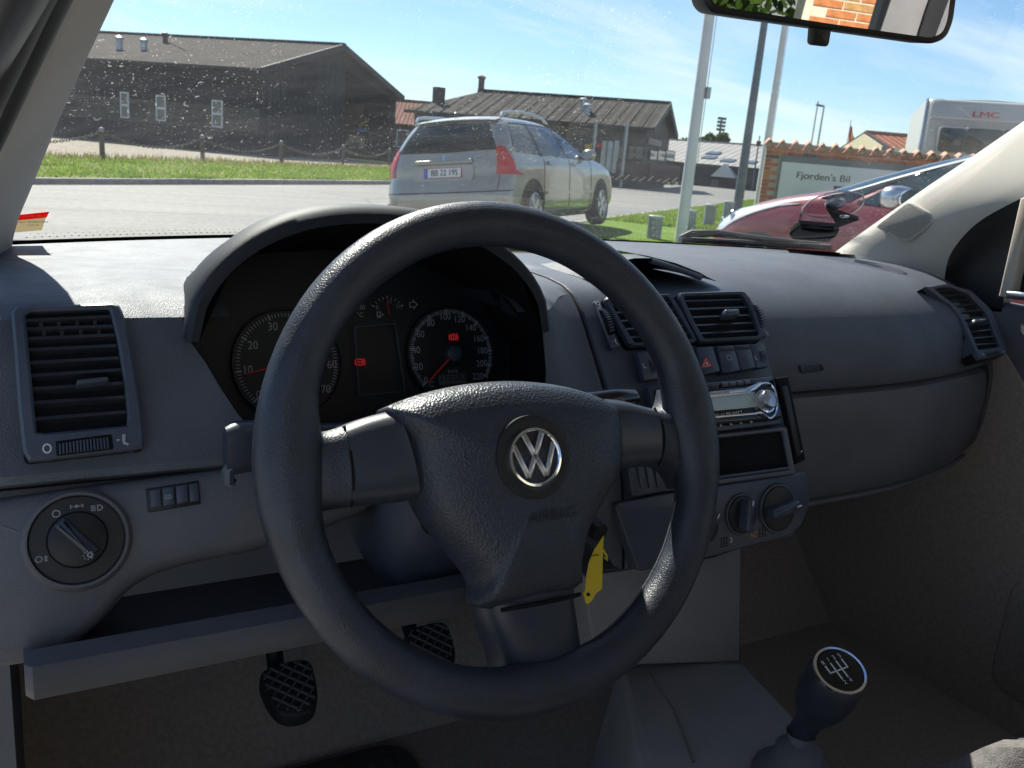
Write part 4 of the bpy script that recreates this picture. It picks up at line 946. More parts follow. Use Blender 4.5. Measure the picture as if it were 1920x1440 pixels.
# ---- red people carrier beside ours
redc = thing('red_car', 'dark red people carrier parked on the right, nose to the road', 'car', (5.34, 2.93, 0), (0, 0, 0), local=True)
S2 = Shell([(.18, -2.0, 1.93, .76), (.30, -2.1, 2.08, .85), (.48, -2.14, 2.13, .885), (.62, -2.13, 2.11, .895), (.74, -2.11, 2.03, .90), (.84, -2.09, 1.88, .895), (.92, -2.07, 1.68, .88), (.99, -2.05, 1.42, .862), (1.04, -2.03, 1.16, .84), (1.08, -2.0, 1.0, .82), (1.17, -1.96, .74, .79), (1.29, -1.89, .36, .735), (1.39, -1.80, -.04, .675), (1.46, -1.72, -.42, .60), (1.50, -1.6, -.75, .48), (1.52, -1.4, -.95, .34)], fl=(.46, .50))
zs = [.18+.02*i for i in range(73)]; zs = [z for z in zs if z < 1.515]+[1.515]
S2.body(redc, M['redpaint'], zs)
M['lampin'] = surf('lamp_reflector', (.70, .71, .71), .35, .5, metal=.25, grain=.9, gscale=26, voro=True)
for y in (-1.35, 1.28):
    for sd in (1, -1): wheel(redc, sd*.925, y, .325, sd); arch(redc, S2, y, .325, sd)
for sd in (-1, 1):
    hl = S2.patch('headlight', [(3.85, .57), (3.22, .70), (2.97, .955), (3.52, .86)], M['lampin'], redc, .004, sd, nu=14, nv=8); S2.patch('lamp_lens', [(3.85, .57), (3.22, .70), (2.97, .955), (3.52, .86)], M['lampglass'], hl, .014, sd, nu=14, nv=8, thick=.006)
    for (q_, z_, r_) in ((3.34, .80, .055), (3.52, .74, .045)):
        c_ = S2.pt(q_, z_, .0, sd); n_ = (S2.pt(q_, z_, .1, sd)-c_).normalized(); m = MB(); m.lathe(Fr(c_, n_.cross(V((0, 0, 1)))*-1, (0, 0, 1)), [(r_, .0), (r_*.9, .012), (r_*.6, .006), (r_*.3, .014), (.001, .016)], 20); m.build('reflector', M['chrome'], hl)
    S2.patch('side_window', [(-.42, .99), (.52, 1.0), (.02, 1.32), (-.42, 1.36)], M['carglass'], redc, .006, sd, byy=True, nu=10)
    S2.patch('side_window', [(-1.42, .99), (-.50, .99), (-.50, 1.36), (-1.42, 1.36)], M['carglass'], redc, .006, sd, byy=True)
    S2.patch('quarter_light', [(.58, 1.005), (.88, 1.01), (.50, 1.20), (.12, 1.30)], M['carglass'], redc, .006, sd, byy=True, nu=8)
    S2.patch('roof_pillar', [(.93, 1.02), (.98, 1.035), (-.20, 1.43), (-.25, 1.39)], M['bollard'], redc, .010, sd, byy=True, nu=3, nv=12)
    rows = []
    for i in range(9):
        a = i/8*math.pi; rows.append([V((sd*(.985+.125*math.copysign(abs(math.cos(b_))**.7, math.cos(b_))*math.sin(a)**.5), .13-.075*math.cos(a), 1.055+.075*math.copysign(abs(math.sin(b_))**.7, math.sin(b_))*math.sin(a)**.5)) for b_ in [k*2*math.pi/16 for k in range(17)]])
    m = MB(); m.grid(rows); mi = m.build('door_mirror', M['satin'], redc); m = MB(); m.prism(Fr((sd*.985, .052, 1.055), (1, 0, 0), (0, 0, 1)), circ(0, 0, .100, 18, .058), 0, .012); m.build('mirror_glass', M['mirror'], mi)
    m = MB(); m.bar((sd*.83, .18, .985), (sd*.93, .13, 1.02), .08, .05); m.build('mirror_foot', M['redpaint'], mi)
    for yy in (.95, -.46):
        m = MB(); m.tube([S2.pt(S2.q_of_y(yy, z), z, .001, sd) for z in [.32+.05*i for i in range(13)]], .005, 5); m.build('door_seam', M['ink'], redc)
    S2.patch('windscreen', [(5-.0, 1.065), (3.10, 1.065), (3.10, 1.40), (5, 1.43)], M['carglass'], redc, .006, sd, nu=10, nv=8)
m = MB(); m.grid([[S2.pt(q, z, .004, -1) for q in (3.75, 4.2, 5)] + [S2.pt(q, z, .004, 1) for q in (4.2, 3.75)] for z in (1.035, 1.075)]); m.build('scuttle', M['rubber'], redc)
for sd in (-1, 1):
    m = MB(); m.bar(S2.pt(4.9, 1.085, .03, sd), S2.pt(3.75, 1.075, .03, sd), .025, .03); m.build('wiper_arm', M['rubber'], redc)
S2.patch('grille', [(5, .50), (4.2, .52), (4.2, .62), (5, .62)], M['black'], redc, .006, 1); S2.patch('grille', [(5, .50), (4.2, .52), (4.2, .62), (5, .62)], M['black'], redc, .006, -1)

# ---- brick house behind our car (seen in the mirror)
bw = Fr((9.0, -6.6, 0), (-1, 0, 0), (0, 0, 1))
bh = thing('brick_house', 'orange brick house wall seen in the rear-view mirror', 'building', bw.o)
m = MB(); m.prism(bw, rect(.01, 0, 7.25, 3.4), -.3, 0); m.build('mortar_core', M['mortarP'], bh, smooth=False)
bm2 = {}
for k, mt in enumerate(('brickB', 'brickY', 'brickA')):
    for w in (.225, .108):
        me = brick_mesh(w, .054, .008); me.materials.append(M[mt]); bm2[(k, w)] = me
BRICK_ROWS = 0
# ================================================================== OUR CAR: CABIN
CX = .345
def yb(x): return .76-.16*((x-CX)/.66)**2
def zb(x): return .983+.014*(x+.3)/1.3
SL = math.tan(R(31.5))
def xl_(z): return -.318+.27*(z-.985)
def xr_(z): return 2*CX+.02-xl_(z)
def ws(x, z): return V((x, yb(x)-(z-zb(x))/SL, z))
def on_ws(px, py, off=0.0):
    v = ray(px, py); lo, hi = .5, 2.5
    def g(t): p = EYE+v*t; return p.y-ws(p.x, p.z).y
    for i in range(50):
        md = (lo+hi)/2
        if g(md) > 0: hi = md
        else: lo = md
    return EYE+v*(lo-off)
cabin = thing('car_cabin', 'cabin of the small car we sit in: pale pillars, roof lining, carpet', 'car interior', (CX, 0, .28))
# --- windscreen
m, t = newmat('windscreen_glass'); o_ = N(t, 'ShaderNodeOutputMaterial')
tr = N(t, 'ShaderNodeBsdfTransparent'); tr.inputs[0].default_value = (.90, .945, .93, 1)
gl = N(t, 'ShaderNodeBsdfGlossy', Roughness=.0); mx = N(t, 'ShaderNodeMixShader')
L(t, schlick(t, .06), mx.inputs[0]); L(t, tr.outputs[0], mx.inputs[1]); L(t, gl.outputs[0], mx.inputs[2])
c = N(t, 'ShaderNodeTexCoord'); mpn = N(t, 'ShaderNodeMapping'); mpn.inputs['Scale'].default_value = (1, .6, 1.5); L(t, c.outputs['Object'], mpn.inputs[0])
vo = N(t, 'ShaderNodeTexVoronoi', Scale=175, Randomness=1.0); wob = N(t, 'ShaderNodeTexNoise', Scale=60, Detail=3)
L(t, mpn.outputs[0], wob.inputs['Vector']); mxv = N(t, 'ShaderNodeMixRGB'); mxv.inputs[0].default_value = .025; L(t, mpn.outputs[0], mxv.inputs[1]); L(t, wob.outputs['Color'], mxv.inputs[2]); L(t, mxv.outputs[0], vo.inputs['Vector'])
# dried drops: thin rings round some of the cells
rg = ramp(t, vo.outputs['Distance'], [(.10, (0, 0, 0)), (.17, (1, 1, 1)), (.24, (0, 0, 0))]); rg.color_ramp.interpolation = 'LINEAR'
sel = N(t, 'ShaderNodeSeparateColor'); L(t, vo.outputs['Color'], sel.inputs[0]); th = N(t, 'ShaderNodeMath', operation='GREATER_THAN'); th.inputs[1].default_value = .70; L(t, sel.outputs[0], th.inputs[0])
big = N(t, 'ShaderNodeTexNoise', Scale=3.2, Detail=3); L(t, c.outputs['Object'], big.inputs['Vector']); bigr = ramp(t, big.outputs['Fac'], [(.44, (0, 0, 0)), (.62, (1, 1, 1))])
spk = N(t, 'ShaderNodeTexNoise', Scale=520, Detail=2); L(t, c.outputs['Object'], spk.inputs['Vector']); spr = ramp(t, spk.outputs['Fac'], [(.66, (0, 0, 0)), (.74, (1, 1, 1))])
m1 = N(t, 'ShaderNodeMath', operation='MULTIPLY'); L(t, rg.outputs[0], m1.inputs[0]); L(t, th.outputs[0], m1.inputs[1])
m2 = N(t, 'ShaderNodeMath', operation='MAXIMUM'); L(t, m1.outputs[0], m2.inputs[0]); L(t, spr.outputs[0], m2.inputs[1])
m3 = N(t, 'ShaderNodeMath', operation='MULTIPLY'); L(t, m2.outputs[0], m3.inputs[0]); L(t, bigr.outputs[0], m3.inputs[1])
m4 = N(t, 'ShaderNodeMath', operation='MULTIPLY'); m4.inputs[1].default_value = .24; L(t, m3.outputs[0], m4.inputs[0])
m5 = N(t, 'ShaderNodeMath', operation='ADD'); L(t, m4.outputs[0], m5.inputs[0])
smn = N(t, 'ShaderNodeTexNoise', Scale=4, Detail=6, Roughness=.7); smp = N(t, 'ShaderNodeMapping'); smp.inputs['Scale'].default_value = (.6, 2.5, 2.5); smp.inputs['Rotation'].default_value = (0, R(25), 0); L(t, c.outputs['Object'], smp.inputs[0]); L(t, smp.outputs[0], smn.inputs['Vector']); smr = N(t, 'ShaderNodeMapRange'); smr.inputs['From Min'].default_value = .4; smr.inputs['From Max'].default_value = .75; smr.inputs['To Min'].default_value = .005; smr.inputs['To Max'].default_value = .028; L(t, smn.outputs['Fac'], smr.inputs[0]); L(t, smr.outputs[0], m5.inputs[1])
df_ = N(t, 'ShaderNodeBsdfTranslucent'); df_.inputs[0].default_value = (.8, .8, .78, 1); mx2 = N(t, 'ShaderNodeMixShader')
L(t, m5.outputs[0], mx2.inputs[0]); L(t, mx.outputs[0], mx2.inputs[1]); L(t, df_.outputs[0], mx2.inputs[2]); L(t, mx2.outputs[0], o_.inputs[0]); M['wsglass'] = m
rows = []
for i in range(15):
    k = i/14; r = []
    for j in range(25):
        s = j/24; zc = .955+(1.37-.955)*k; x = xl_(zc)+(xr_(zc)-xl_(zc))*s; r.append(ws(x, zc+zb(x)-.985))
    rows.append(r)
mb = MB(); mb.grid(rows); wsg = mb.build('windscreen', M['wsglass'], None); tag(wsg, 'slanted windscreen with dried drops and dust', 'windscreen')
fb = MB(); rr_ = []
for z in (.950, .962, .9795): rr_.append([ws(x, z+zb(x)-.985)-V((0, .004, -.003)) for x in [-.33+1.36*j/30 for j in range(31)]])
fb.grid(rr_); fb.build('frit_band', M['black'], wsg); attach(bpy.data.objects['frit_band'], wsg)
for j in range(2):       # fine dots thinning the edge of the band
    fd = MB()
    for k in range(170):
        x = -.30+k*.0078+j*.0039; p = ws(x, 9.835e-1+j*.0045+zb(x)-.985)-V((0, .004, -.003)); s = .0014-.0004*j
        fd.add([p+V((-s, 0, 0)), p+V((0, s*.8, -s*.5)), p+V((s, 0, 0)), p+V((0, -s*.8, s*.5))], [(0, 1, 2, 3)])
    o = fd.build('frit_dots', M['black'], wsg, smooth=False); o['kind'] = 'stuff'

# --- pillars
def loft_edges(E0, E1, n, bulge, name, mat, parent, lip=.012):
    A = catmull([at(p[0], p[1], y=p[2]) for p in E0], 6); B = catmull([at(p[0], p[1], y=p[2]) for p in E1], 6)
    def res(P, n):
        d = [0]
        for a_, b_ in zip(P, P[1:]): d.append(d[-1]+(b_-a_).length)
        out = []
        for i in range(n):
            s = d[-1]*i/(n-1); k = 0
            while k < len(d)-2 and d[k+1] < s: k += 1
            out.append(P[k].lerp(P[k+1], (s-d[k])/max(1e-9, d[k+1]-d[k])))
        return out
    A = res(A, n); B = res(B, n); rows = []
    for i in range(n):
        r = []; nn = (EYE-(A[i]+B[i])/2).normalized()
        for k in range(9):
            s = k/8; r.append(A[i].lerp(B[i], s)+nn*bulge*math.sin(math.pi*s)**.6)
        r = [A[i]-nn*lip*2+(A[i]-B[i]).normalized()*-.004] + r + [B[i]-nn*lip*3]
        rows.append(r)
    m = MB(); m.grid(rows); return m.build(name, mat, parent, ang=60), A, B
E0 = [(10, 590, .62), (17, 500, .585), (30, 425, .53), (62, 345, .445), (108, 232, .33), (158, 120, .24), (214, 0, .15), (262, -110, .07)]
E1 = [(-90, 560, .47), (-55, 430, .38), (0, 287, .26), (40, 190, .19), (82, 98, .125), (126, 0, .065), (172, -110, .0)]
pL, A_, B_ = loft_edges(E0, E1, 22, .012, 'pillar_trim', M['trim'], cabin); pL['label'] = 'shaded taupe trim of the near windscreen pillar'
def seal(L_, r_, mat, nm):
    m = MB(); m.tube(catmull([at(p[0], p[1], y=p[2]) for p in L_], 6), r_, 10); return m.build(nm, mat, cabin)
seal([(-40, 310, .23), (8, 205, .17), (52, 105, .11), (97, 5, .05), (150, -110, -.02)], .0085, M['rubber'], 'door_seal')
seal([(-50, 300, .20), (-14, 215, .145), (32, 105, .085), (76, 5, .03), (128, -110, -.04)], .0045, M['trim'], 'seal_lip')
seal([(-70, 280, .18), (-40, 195, .12), (8, 85, .06), (46, -5, .01), (100, -120, -.05)], .013, M['rubber'], 'door_seal')
seal([(-110, 230, .15), (-60, 100, .07), (-10, -10, -.01), (40, -120, -.07)], .02, M['black'], 'door_frame')
E0 = [(1560, 478, .615), (1580, 462, .60), (1650, 412, .53), (1740, 349, .445), (1830, 289, .365), (1920, 227, .285), (2010, 165, .20)]
E1 = [(1762, 560, .40), (1770, 530, .395), (1777, 488, .385), (1800, 450, .36), (1842, 411, .315), (1920, 369, .23), (2010, 325, .14)]
pR, A_, B_ = loft_edges(E0, E1, 22, .016, 'pillar_trim', M['trim'], cabin); pR['label'] = 'sunlit pale trim of the far windscreen pillar'
P1, P2_, P3 = at(1650, 412, y=.53), at(1830, 289, y=.365), at(1777, 488, y=.385)
n_ = (P2_-P1).cross(P3-P1).normalized(); n_ = n_ if n_.dot(EYE-P1) > 0 else -n_
u_ = (V((1, 0, 0))-n_*n_.x).normalized(); v_ = n_.cross(u_); gfr = Fr(P1, u_, v_)
if gfr.n.dot(EYE-P1) < 0: gfr = Fr(P1, u_, -v_)
gq = roundpoly(gfr.pts([(1642, 425), (1704, 378), (1748, 400), (1752, 418), (1706, 453), (1690, 451)], .018), .008)
mb = MB(); mb.prism(gfr, gq, -.01, .0205, ch=.0015); sp = mb.build('tweeter_grille', M['trim'], pR)
dots = MB(); us = [p[0] for p in gq]; vs_ = [p[1] for p in gq]
def inside(a, b, P):
    c = False
    for i in range(len(P)):
        (x1, y1), (x2, y2) = P[i-1], P[i]
        if (y1 > b) != (y2 > b) and a < (x2-x1)*(b-y1)/(y2-y1)+x1: c = not c
    return c
gi = offset(gq, -.003); a0 = min(us)
while a0 < max(us):
    b0 = min(vs_)
    while b0 < max(vs_):
        if inside(a0, b0, gi): dots.add([gfr.p(a0+x_*.0009, b0+y_*.0009, .0207) for x_, y_ in ((-1, -1), (1, -1), (1, 1), (-1, 1))], [(0, 1, 2, 3)])
        b0 += .0032
    a0 += .0032
o = dots.build('grille_holes', M['greytrim'], pR, smooth=False); o['kind'] = 'stuff'
# --- far side door: black corner piece, frame strip, glass, door card
dfr = Fr((1.062, 0, 1.0), (0, -1, 0), (0, 0, 1))
mb = MB(); mb.prism(dfr, dfr.pts([(1740, 575), (1765, 530), (1777, 480), (1800, 444), (1842, 405), (1935, 355), (1925, 400), (1882, 560), (1878, 585)]), -.02, .0); mb.build('mirror_corner', M['black'], cabin)
mb = MB(); mb.prism(dfr, dfr.pts([(1912, 372), (1936, 362), (1893, 560), (1871, 556)], .012), -.01, .012, ch=.003); mb.build('door_frame', M['trim'], cabin)
mb = MB(); mb.prism(dfr, dfr.pts([(1888, 545), (2100, 562), (2100, 582), (1886, 560)], .012), -.01, .014, ch=.003); mb.build('belt_strip', M['satin'], cabin)
mb = MB(); mb.prism(dfr, dfr.pts([(1888, 370), (1990, 350), (1990, 548), (1884, 548)], -.012), -.02, -.012); mb.build('window_channel', M['black'], cabin)
mb = MB(); mb.prism(dfr, rect(-.64, -.72, .75, -.045), -.03, .0, ch=.01); mb.build('door_card', M['dash_low'], cabin)
mb = MB(); mb.prism(dfr, rect(-.24, -.055, .60, .33), -.026, -.022); mb.build('door_glass', thinglass('side_glass', (.86, .90, .88)), cabin)
mb = MB(); mb.prism(dfr, rrect(-.10, -.21, .55, -.14, .02), .0, .06, ch=.015); mb.build('arm_rest', M['dash_low'], cabin)
mb = MB(); mb.prism(dfr, rrect(-.18, -.66, .55, -.46, .04), .0, .012, ch=.006); mb.build('door_pocket', M['carpet'], cabin)
mb = MB(); mb.lathe(dfr, [(.085, .0), (.083, .008), (.074, .010), (.072, .004), (.001, .006)], 32, -.02, -.36); mb.build('door_speaker', M['dash_low'], cabin)
# --- roof, other pillars, rear of the cabin, floor
rows = []
for i in range(9):
    y = .14-1.95*i/8; rows.append([V((x, y+.03-.10*((x-CX)/.6)**2*(1 if i == 0 else .3), 1.372+.05*math.sin(min(1, i/4)*math.pi/2)-.05*abs((x-CX)/.62)**3)) for x in [-.235+1.16*j/12 for j in range(13)]])
mb = MB(); mb.grid(rows); up_ = [[p+V((0, 0, .05)) for p in r] for r in rows]; mb.grid(up_); mb.build('roof_lining', M['lining'], cabin)
def slabx(name, x0, x1, P, mat, par=None):
    mb = MB(); f = Fr((x0, 0, 0), (0, 1, 0), (0, 0, 1)); mb.prism(f, P, 0, x1-x0); return mb.build(name, mat, par or cabin)
for x0, x1 in ((-.36, -.27), (1.0, 1.09)):
    slabx('centre_pillar', x0, x1, [(-.74, .3), (-.62, .3), (-.60, .95), (-.66, 1.40), (-.74, 1.40), (-.74, .95)], M['trim'])
    slabx('rear_side_panel', x0, x1, [(-1.75, .3), (-.74, .3), (-.74, .97), (-1.75, .99)], M['dash_low'])
    slabx('rear_pillar', x0+.02, x1-.02, [(-1.75, .98), (-1.60, .98), (-1.56, 1.38), (-1.75, 1.40)], M['console'])
slabx('sill', -.37, -.322, [(-.74, .2), (.3, .2), (.34, .40), (.18, .44), (-.3, .40), (-.74, .42)], M['trim'])
mb = MB(); mb.ring(Fr((CX, -1.74, 0), (-1, 0, 0), (0, 0, 1)), rrect(-.72, .3, .72, 1.41, .06), rrect(-.56, 1.02, .56, 1.34, .05), -.05, .03, ch=.01); mb.build('tailgate_trim', M['console'], cabin)
mb = MB(); mb.prism(Fr((CX, -1.76, 0), (-1, 0, 0), (0, 0, 1)), rect(-.57, 1.01, .57, 1.35), -.004, .0); mb.build('rear_glass', thinglass('rear_glass', (.9, .93, .92)), cabin)
mb = MB(); mb.box(-.37, -1.75, .22, 1.09, .95, .28); mb.build('floor_carpet', M['carpet'], cabin, smooth=False)
M['mat'] = surf('rubber_mat', (.09, .085, .08), .8, .2, var=.25, vscale=30, grain=.6, gscale=300)
mb = MB(); mb.prism(Fr((-.06, .12, .281), (1, 0, 0), (0, 1, 0)), rrect(-.20, -.42, .20, .36, .05), 0, .012, ch=.004); fm = mb.build('floor_mat', M['mat'], None); tag(fm, 'dark ribbed floor mat under the pedals', 'floor mat')
for k in range(14):
    mb = MB(); mb.prism(Fr((-.06, .12, .281), (1, 0, 0), (0, 1, 0)), rect(-.17+k*.025, -.38, -.16+k*.025, .32), .012, .016); mb.build('rib', M['mat'], fm, smooth=False)
mb = MB(); mb.grid([[V((x, .50, .28)), V((x, .62, .42)), V((x, .66, .62)), V((x, .60, .90)), V((x, .70, .97))] for x in (-.37, 0, .35, .7, 1.09)]); mb.build('bulkhead_carpet', M['carpet'], cabin)
slabx('footwell_side', 1.055, 1.085, [(-.2, .28), (.66, .28), (.62, .90), (.3, .90), (.1, .7)], M['carpet'])
slabx('kick_panel', -.37, -.335, [(.12, .28), (.66, .28), (.62, .97), (.22, .97), (.2, .6)], M['dash_low'])
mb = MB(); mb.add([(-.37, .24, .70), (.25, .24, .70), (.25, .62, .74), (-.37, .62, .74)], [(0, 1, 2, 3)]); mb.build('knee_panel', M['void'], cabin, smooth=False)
# --- seats (edge of the passenger seat in view; headrests in the mirror)
def seat(x, label):
    t = thing('front_seat', label, 'seat', (x, -.45, .28)); U = (1, 0, 0)
    rows = []
    for i in range(13):
        k = i/12; y = -.09-.50*k; z = .610-.05*k; fall = .10*max(0, 1-k/.22)**2
        rows.append([V((x+.26*s, y, z-fall+.075*abs(s)**2.2-(.25*max(0, abs(s)-.86)*4))) for s in [-1+j/8 for j in range(17)]])
    rows = [[V((p.x, p.y+.03, p.z-.16)) for p in rows[0]]]+rows
    mb = MB(); mb.grid(rows); mb.build('seat_cushion', M['seat'], t, ang=70)
    for sx in (-.62, .62):
        mb = MB(); mb.tube([r[8+int(round(sx*8))]+V((0, 0, .002)) for r in rows[1:]], .003, 6); mb.build('piping', M['dash_low'], t)
    mb = MB(); rows = []
    for i in range(13):
        k = i/12; z = .52+.52*k; y = -.66-.16*k; w = .255-.05*max(0, k-.6)/.4
        rows.append([V((x+w*math.cos(a_), y-.05+.065*math.sin(a_)*(1-.35*k), z)) for a_ in [2*math.pi*j/20 for j in range(21)]])
    mb.grid(rows); k_ = len(rows)-1; mb.add(rows[-1][:-1], [tuple(range(20))]); mb.build('seat_back', M['seat'], t, ang=60)
    hz = 1.12; mb = MB(); rows = []
    for i in range(9):
        a0 = -math.pi/2+math.pi*i/8; z = hz+.085*math.sin(a0); rs = math.cos(a0)**.45 if abs(a0) < 1.56 else 0.02
        rows.append([V((x+.135*rs*math.copysign(abs(math.cos(b_))**.6, math.cos(b_)), -.90+.05*rs*math.sin(b_), z)) for b_ in [2*math.pi*j/20 for j in range(21)]])
    mb.grid(rows); h = mb.build('headrest', M['seat'], t, ang=60)
    for sx in (-.05, .05):
        mb = MB(); mb.tube([(x+sx, -.88, .98), (x+sx, -.90, 1.08)], .007, 8); mb.build('headrest_post', M['chrome'], h)
    return t
seat(.70, 'grey cloth passenger seat, its cushion edge at the lower right corner')

# ================================================================== DASHBOARD
dash = thing('dashboard', 'dark grey plastic dashboard with vents, instruments and glovebox', 'dashboard', (CX, .3, .70))
def smooth(t): t = max(0, min(1, t)); return t*t*(3-2*t)
Pd = [(.50, .977), (.42, .983), (.34, .988), (.27, .990), (.215, .990), (.187, .987), (.169, .979), (.158, .965), (.1485, .948), (.1385, .930), (.1275, .911), (.1175, .894), (.110, .884), (.109, .8785), (.116, .873), (.135, .872)]
Ps = [(.60, .980), (.50, .986), (.42, .990), (.35, .991), (.30, .990), (.27, .987), (.250, .981), (.234, .969), (.218, .952), (.198, .928), (.173, .897), (.154, .870), (.136, .845), (.126, .815), (.116, .780), (.107, .728)]
Pp = [(.60, .992), (.52, .998), (.44, 1.000), (.38, .999), (.33, .994), (.295, .986), (.267, .975), (.245, .961), (.228, .944), (.216, .926), (.209, .908), (.205, .890), (.203, .872), (.207, .866), (.225, .864), (.240, .864)]
def front(x, z0): return (yb(x)+.012, z0)
def prof(x):
    if x <= .2:
        k = smooth((x-.112)/(.2-.112)); return [(a_[0]*(1-k)+b_[0]*k, a_[1]*(1-k)+b_[1]*k) for a_, b_ in zip(Pd, Ps)]
    if x <= .446: return Ps
    off = .10*max(0, (x-.66)/.4)**2; dz = -.012*max(0, (x-.8)/.25)**2
    return [(y+off*(1 if y < .5 else .3), z+dz) for y, z in Pp]
def line(x, z0=None):
    P = prof(x); zf = zb(x)-.004
    return [V((x, yb(x)+.015, zf-.004)), V((x, yb(x)-.03, zf+.001 if x < .45 else zf+.002))]+[V((x, y, z)) for y, z in P]
NR0 = 2
# whole-width rows 0..8, then strips beside the instruments, then the lip
xs = [-.345, -.335, -.32, -.29, -.25, -.21, -.17, -.12, -.06, 0, .05, .09, .112, .13, .145, .16, .175, .19, .2]
cols = [line(x) for x in xs]
cols[0] = [p+V((0, .006, -.006)) for p in cols[0]]
H0, H1 = NR0+6, NR0+12
mb = MB(); mb.grid([[c_[i] for c_ in cols] for i in range(0, NR0+3)])
CL, CR_ = cols[:7], cols[11:]
mb.grid([[c_[i] for c_ in CL] for i in range(NR0+2, H0+1)]); mb.grid([[c_[i] for c_ in CR_] for i in range(NR0+2, H0+1)])
mb.grid([[c_[i] for c_ in cols] for i in range(H1, len(cols[0]))])
def xat(x):  # point row i at any x
    return line(x)
XL = {6: -.205, 7: -.203, 8: -.192, 9: -.183, 10: -.172, 11: -.158, 12: -.14}
XR = {6: .112, 7: .112, 8: .110, 9: .108, 10: .102, 11: .094, 12: .08}
rl = []; rr2 = []
for i in range(6, 13):
    rl.append([line(-.345+(XL[i]+.345)*k/8)[NR0+i] for k in range(9)]); rr2.append([line(XR[i]+(.2-XR[i])*k/8)[NR0+i] for k in range(9)])
mb.grid(rl); mb.grid(rr2)
mb.build('main_moulding', M['dash'], dash, ang=45)
# passenger side moulding
xs = [.4475, .46, .50, .55, .60, .65, .70, .75, .80, .85, .90, .94, .98, 1.01, 1.04, 1.05]
cols = [line(x) for x in xs]; cols[-1] = [p+V((0, .02, -.012)) for p in cols[-1]]
mb = MB(); mb.grid([[c_[i] for c_ in cols] for i in range(len(cols[0]))]); mb.build('passenger_moulding', M['dash'], dash, ang=45)
# centre stack: body with closed flanks
xs = [.2035, .207, .25, .30, .35, .40, .438, .4455]
mb = MB(); cols = [line(x) for x in xs]; cols[0] = [p+V((0, .003, -.003)) for p in cols[0]]; cols[-1] = [p+V((0, .004, -.004)) for p in cols[-1]]
mb.grid([[c_[i] for c_ in cols] for i in range(2, len(cols[0]))])
for x, c_ in ((.2035, cols[0]), (.4455, cols[-1])): mb.add(c_[3:]+[V((x, .30, .728)), V((x, .42, .9))], [tuple(range(len(c_[3:])+2))])
mb.build('centre_stack', M['dash_soft'], dash, ang=40)
# groove between stack and driver's moulding
mb = MB(); mb.tube([line(.2018)[i]-V((0, -.002, .001)) for i in range(4, 18)], .0022, 6); mb.build('panel_gap', M['void'], dash)

# --- instrument hood
def arch_pt(u, y, cx_, hw_, z0, h, p=2.3): return V((cx_+hw_*u, y, z0+h*(max(0, 1-abs(u)**p))**(1/1.9)))
us_ = [-1+2*i/40 for i in range(41)]; us_ = [math.copysign(abs(u)**.75, u) for u in us_]
rows = []
SEC = [(.145, .025, .157, .965, .098), (.148, .026, .160, .966, .101), (.156, .028, .161, .967, .1025), (.18, .03, .159, .969, .099), (.22, .03, .154, .971, .084), (.27, .02, .147, .972, .060), (.32, .0, .138, .972, .034), (.37, .0, .125, .972, .008)]
for (y, fy, hw_, z0, h) in SEC: rows.append([arch_pt(u, y+fy*(1-abs(u)**2), -.046, hw_, z0 if y < .3 else z0, h) for u in us_])
inner = [[arch_pt(u, y+fy*(1-abs(u)**2)+(.0 if k else .001), -.046, hw_-.006, z0-.001, h-.007) for u in us_] for k, (y, fy, hw_, z0, h) in enumerate(SEC[:5])]
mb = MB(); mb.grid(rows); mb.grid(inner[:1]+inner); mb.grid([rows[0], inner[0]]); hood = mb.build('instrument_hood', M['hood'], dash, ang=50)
mb = MB(); mb.grid([[p+V((0, .0005, 0)) for p in inner[1]], inner[2], inner[3], inner[4]]); 
# cheeks of the hood down to the tips
fcl = fr_px((700, 570), .285, (700, 775), .25)
mb = MB()
cl = [V((XL[i]+.001, line(XL[i])[NR0+i].y, line(XL[i])[NR0+i].z)) for i in range(6, 13)]; crr = [V((XR[i]-.001, line(XR[i])[NR0+i].y, line(XR[i])[NR0+i].z)) for i in range(6, 13)]
bot = [cl[-1].lerp(crr[-1], k/8) for k in range(9)]
outl = cl+bot[1:-1]+crr[::-1]+[inner[0][i] for i in range(40, -1, -4)]
backo = []
for p in outl:
    q = fcl.o; a_, b_ = (p-q).dot(fcl.u), (p-q).dot(fcl.v); backo.append(fcl.p(a_*1.25+.004, b_*1.04, -.004))
mb.grid([outl+[outl[0]], backo+[backo[0]]]); mb.build('cluster_surround', M['void'], dash, ang=60)
clu = MB(); clu.prism(fcl, [((p-fcl.o).dot(fcl.u), (p-fcl.o).dot(fcl.v)) for p in backo], -.02, -.0035); clu = clu.build('instrument_cluster', M['black'], dash)
def dial(cpx, rpx_l, ticks, nums, major_n, minor, size, nm):
    c = fcl.px(*cpx); tp = [fcl.px(*p) for p in ticks]; ang_ = []; rad = []
    for a_, b_ in tp:
        an = math.degrees(math.atan2(b_-c[1], a_-c[0])); 
        if ang_:
            while an > ang_[-1]: an -= 360
            while an < ang_[-1]-300: an += 360
        elif an < 0: an += 360
        ang_.append(an); rad.append(math.hypot(a_-c[0], b_-c[1]))
    return c, ang_, sum(rad)/len(rad)
def ticksmesh(c, table, r, vals, ln, w, mat, name):
    mb = MB()
    for v_ in vals:
        an = R(interp(v_, table)); co_, si = math.cos(an), math.sin(an); P = [(-w, r-ln), (w, r-ln), (w, r), (-w, r)]
        mb.add([fcl.p(c[0]+p[1]*co_-p[0]*si, c[1]+p[1]*si+p[0]*co_, .0004) for p in P], [(0, 1, 2, 3)])
    return mb.build(name, mat, clu, smooth=False)
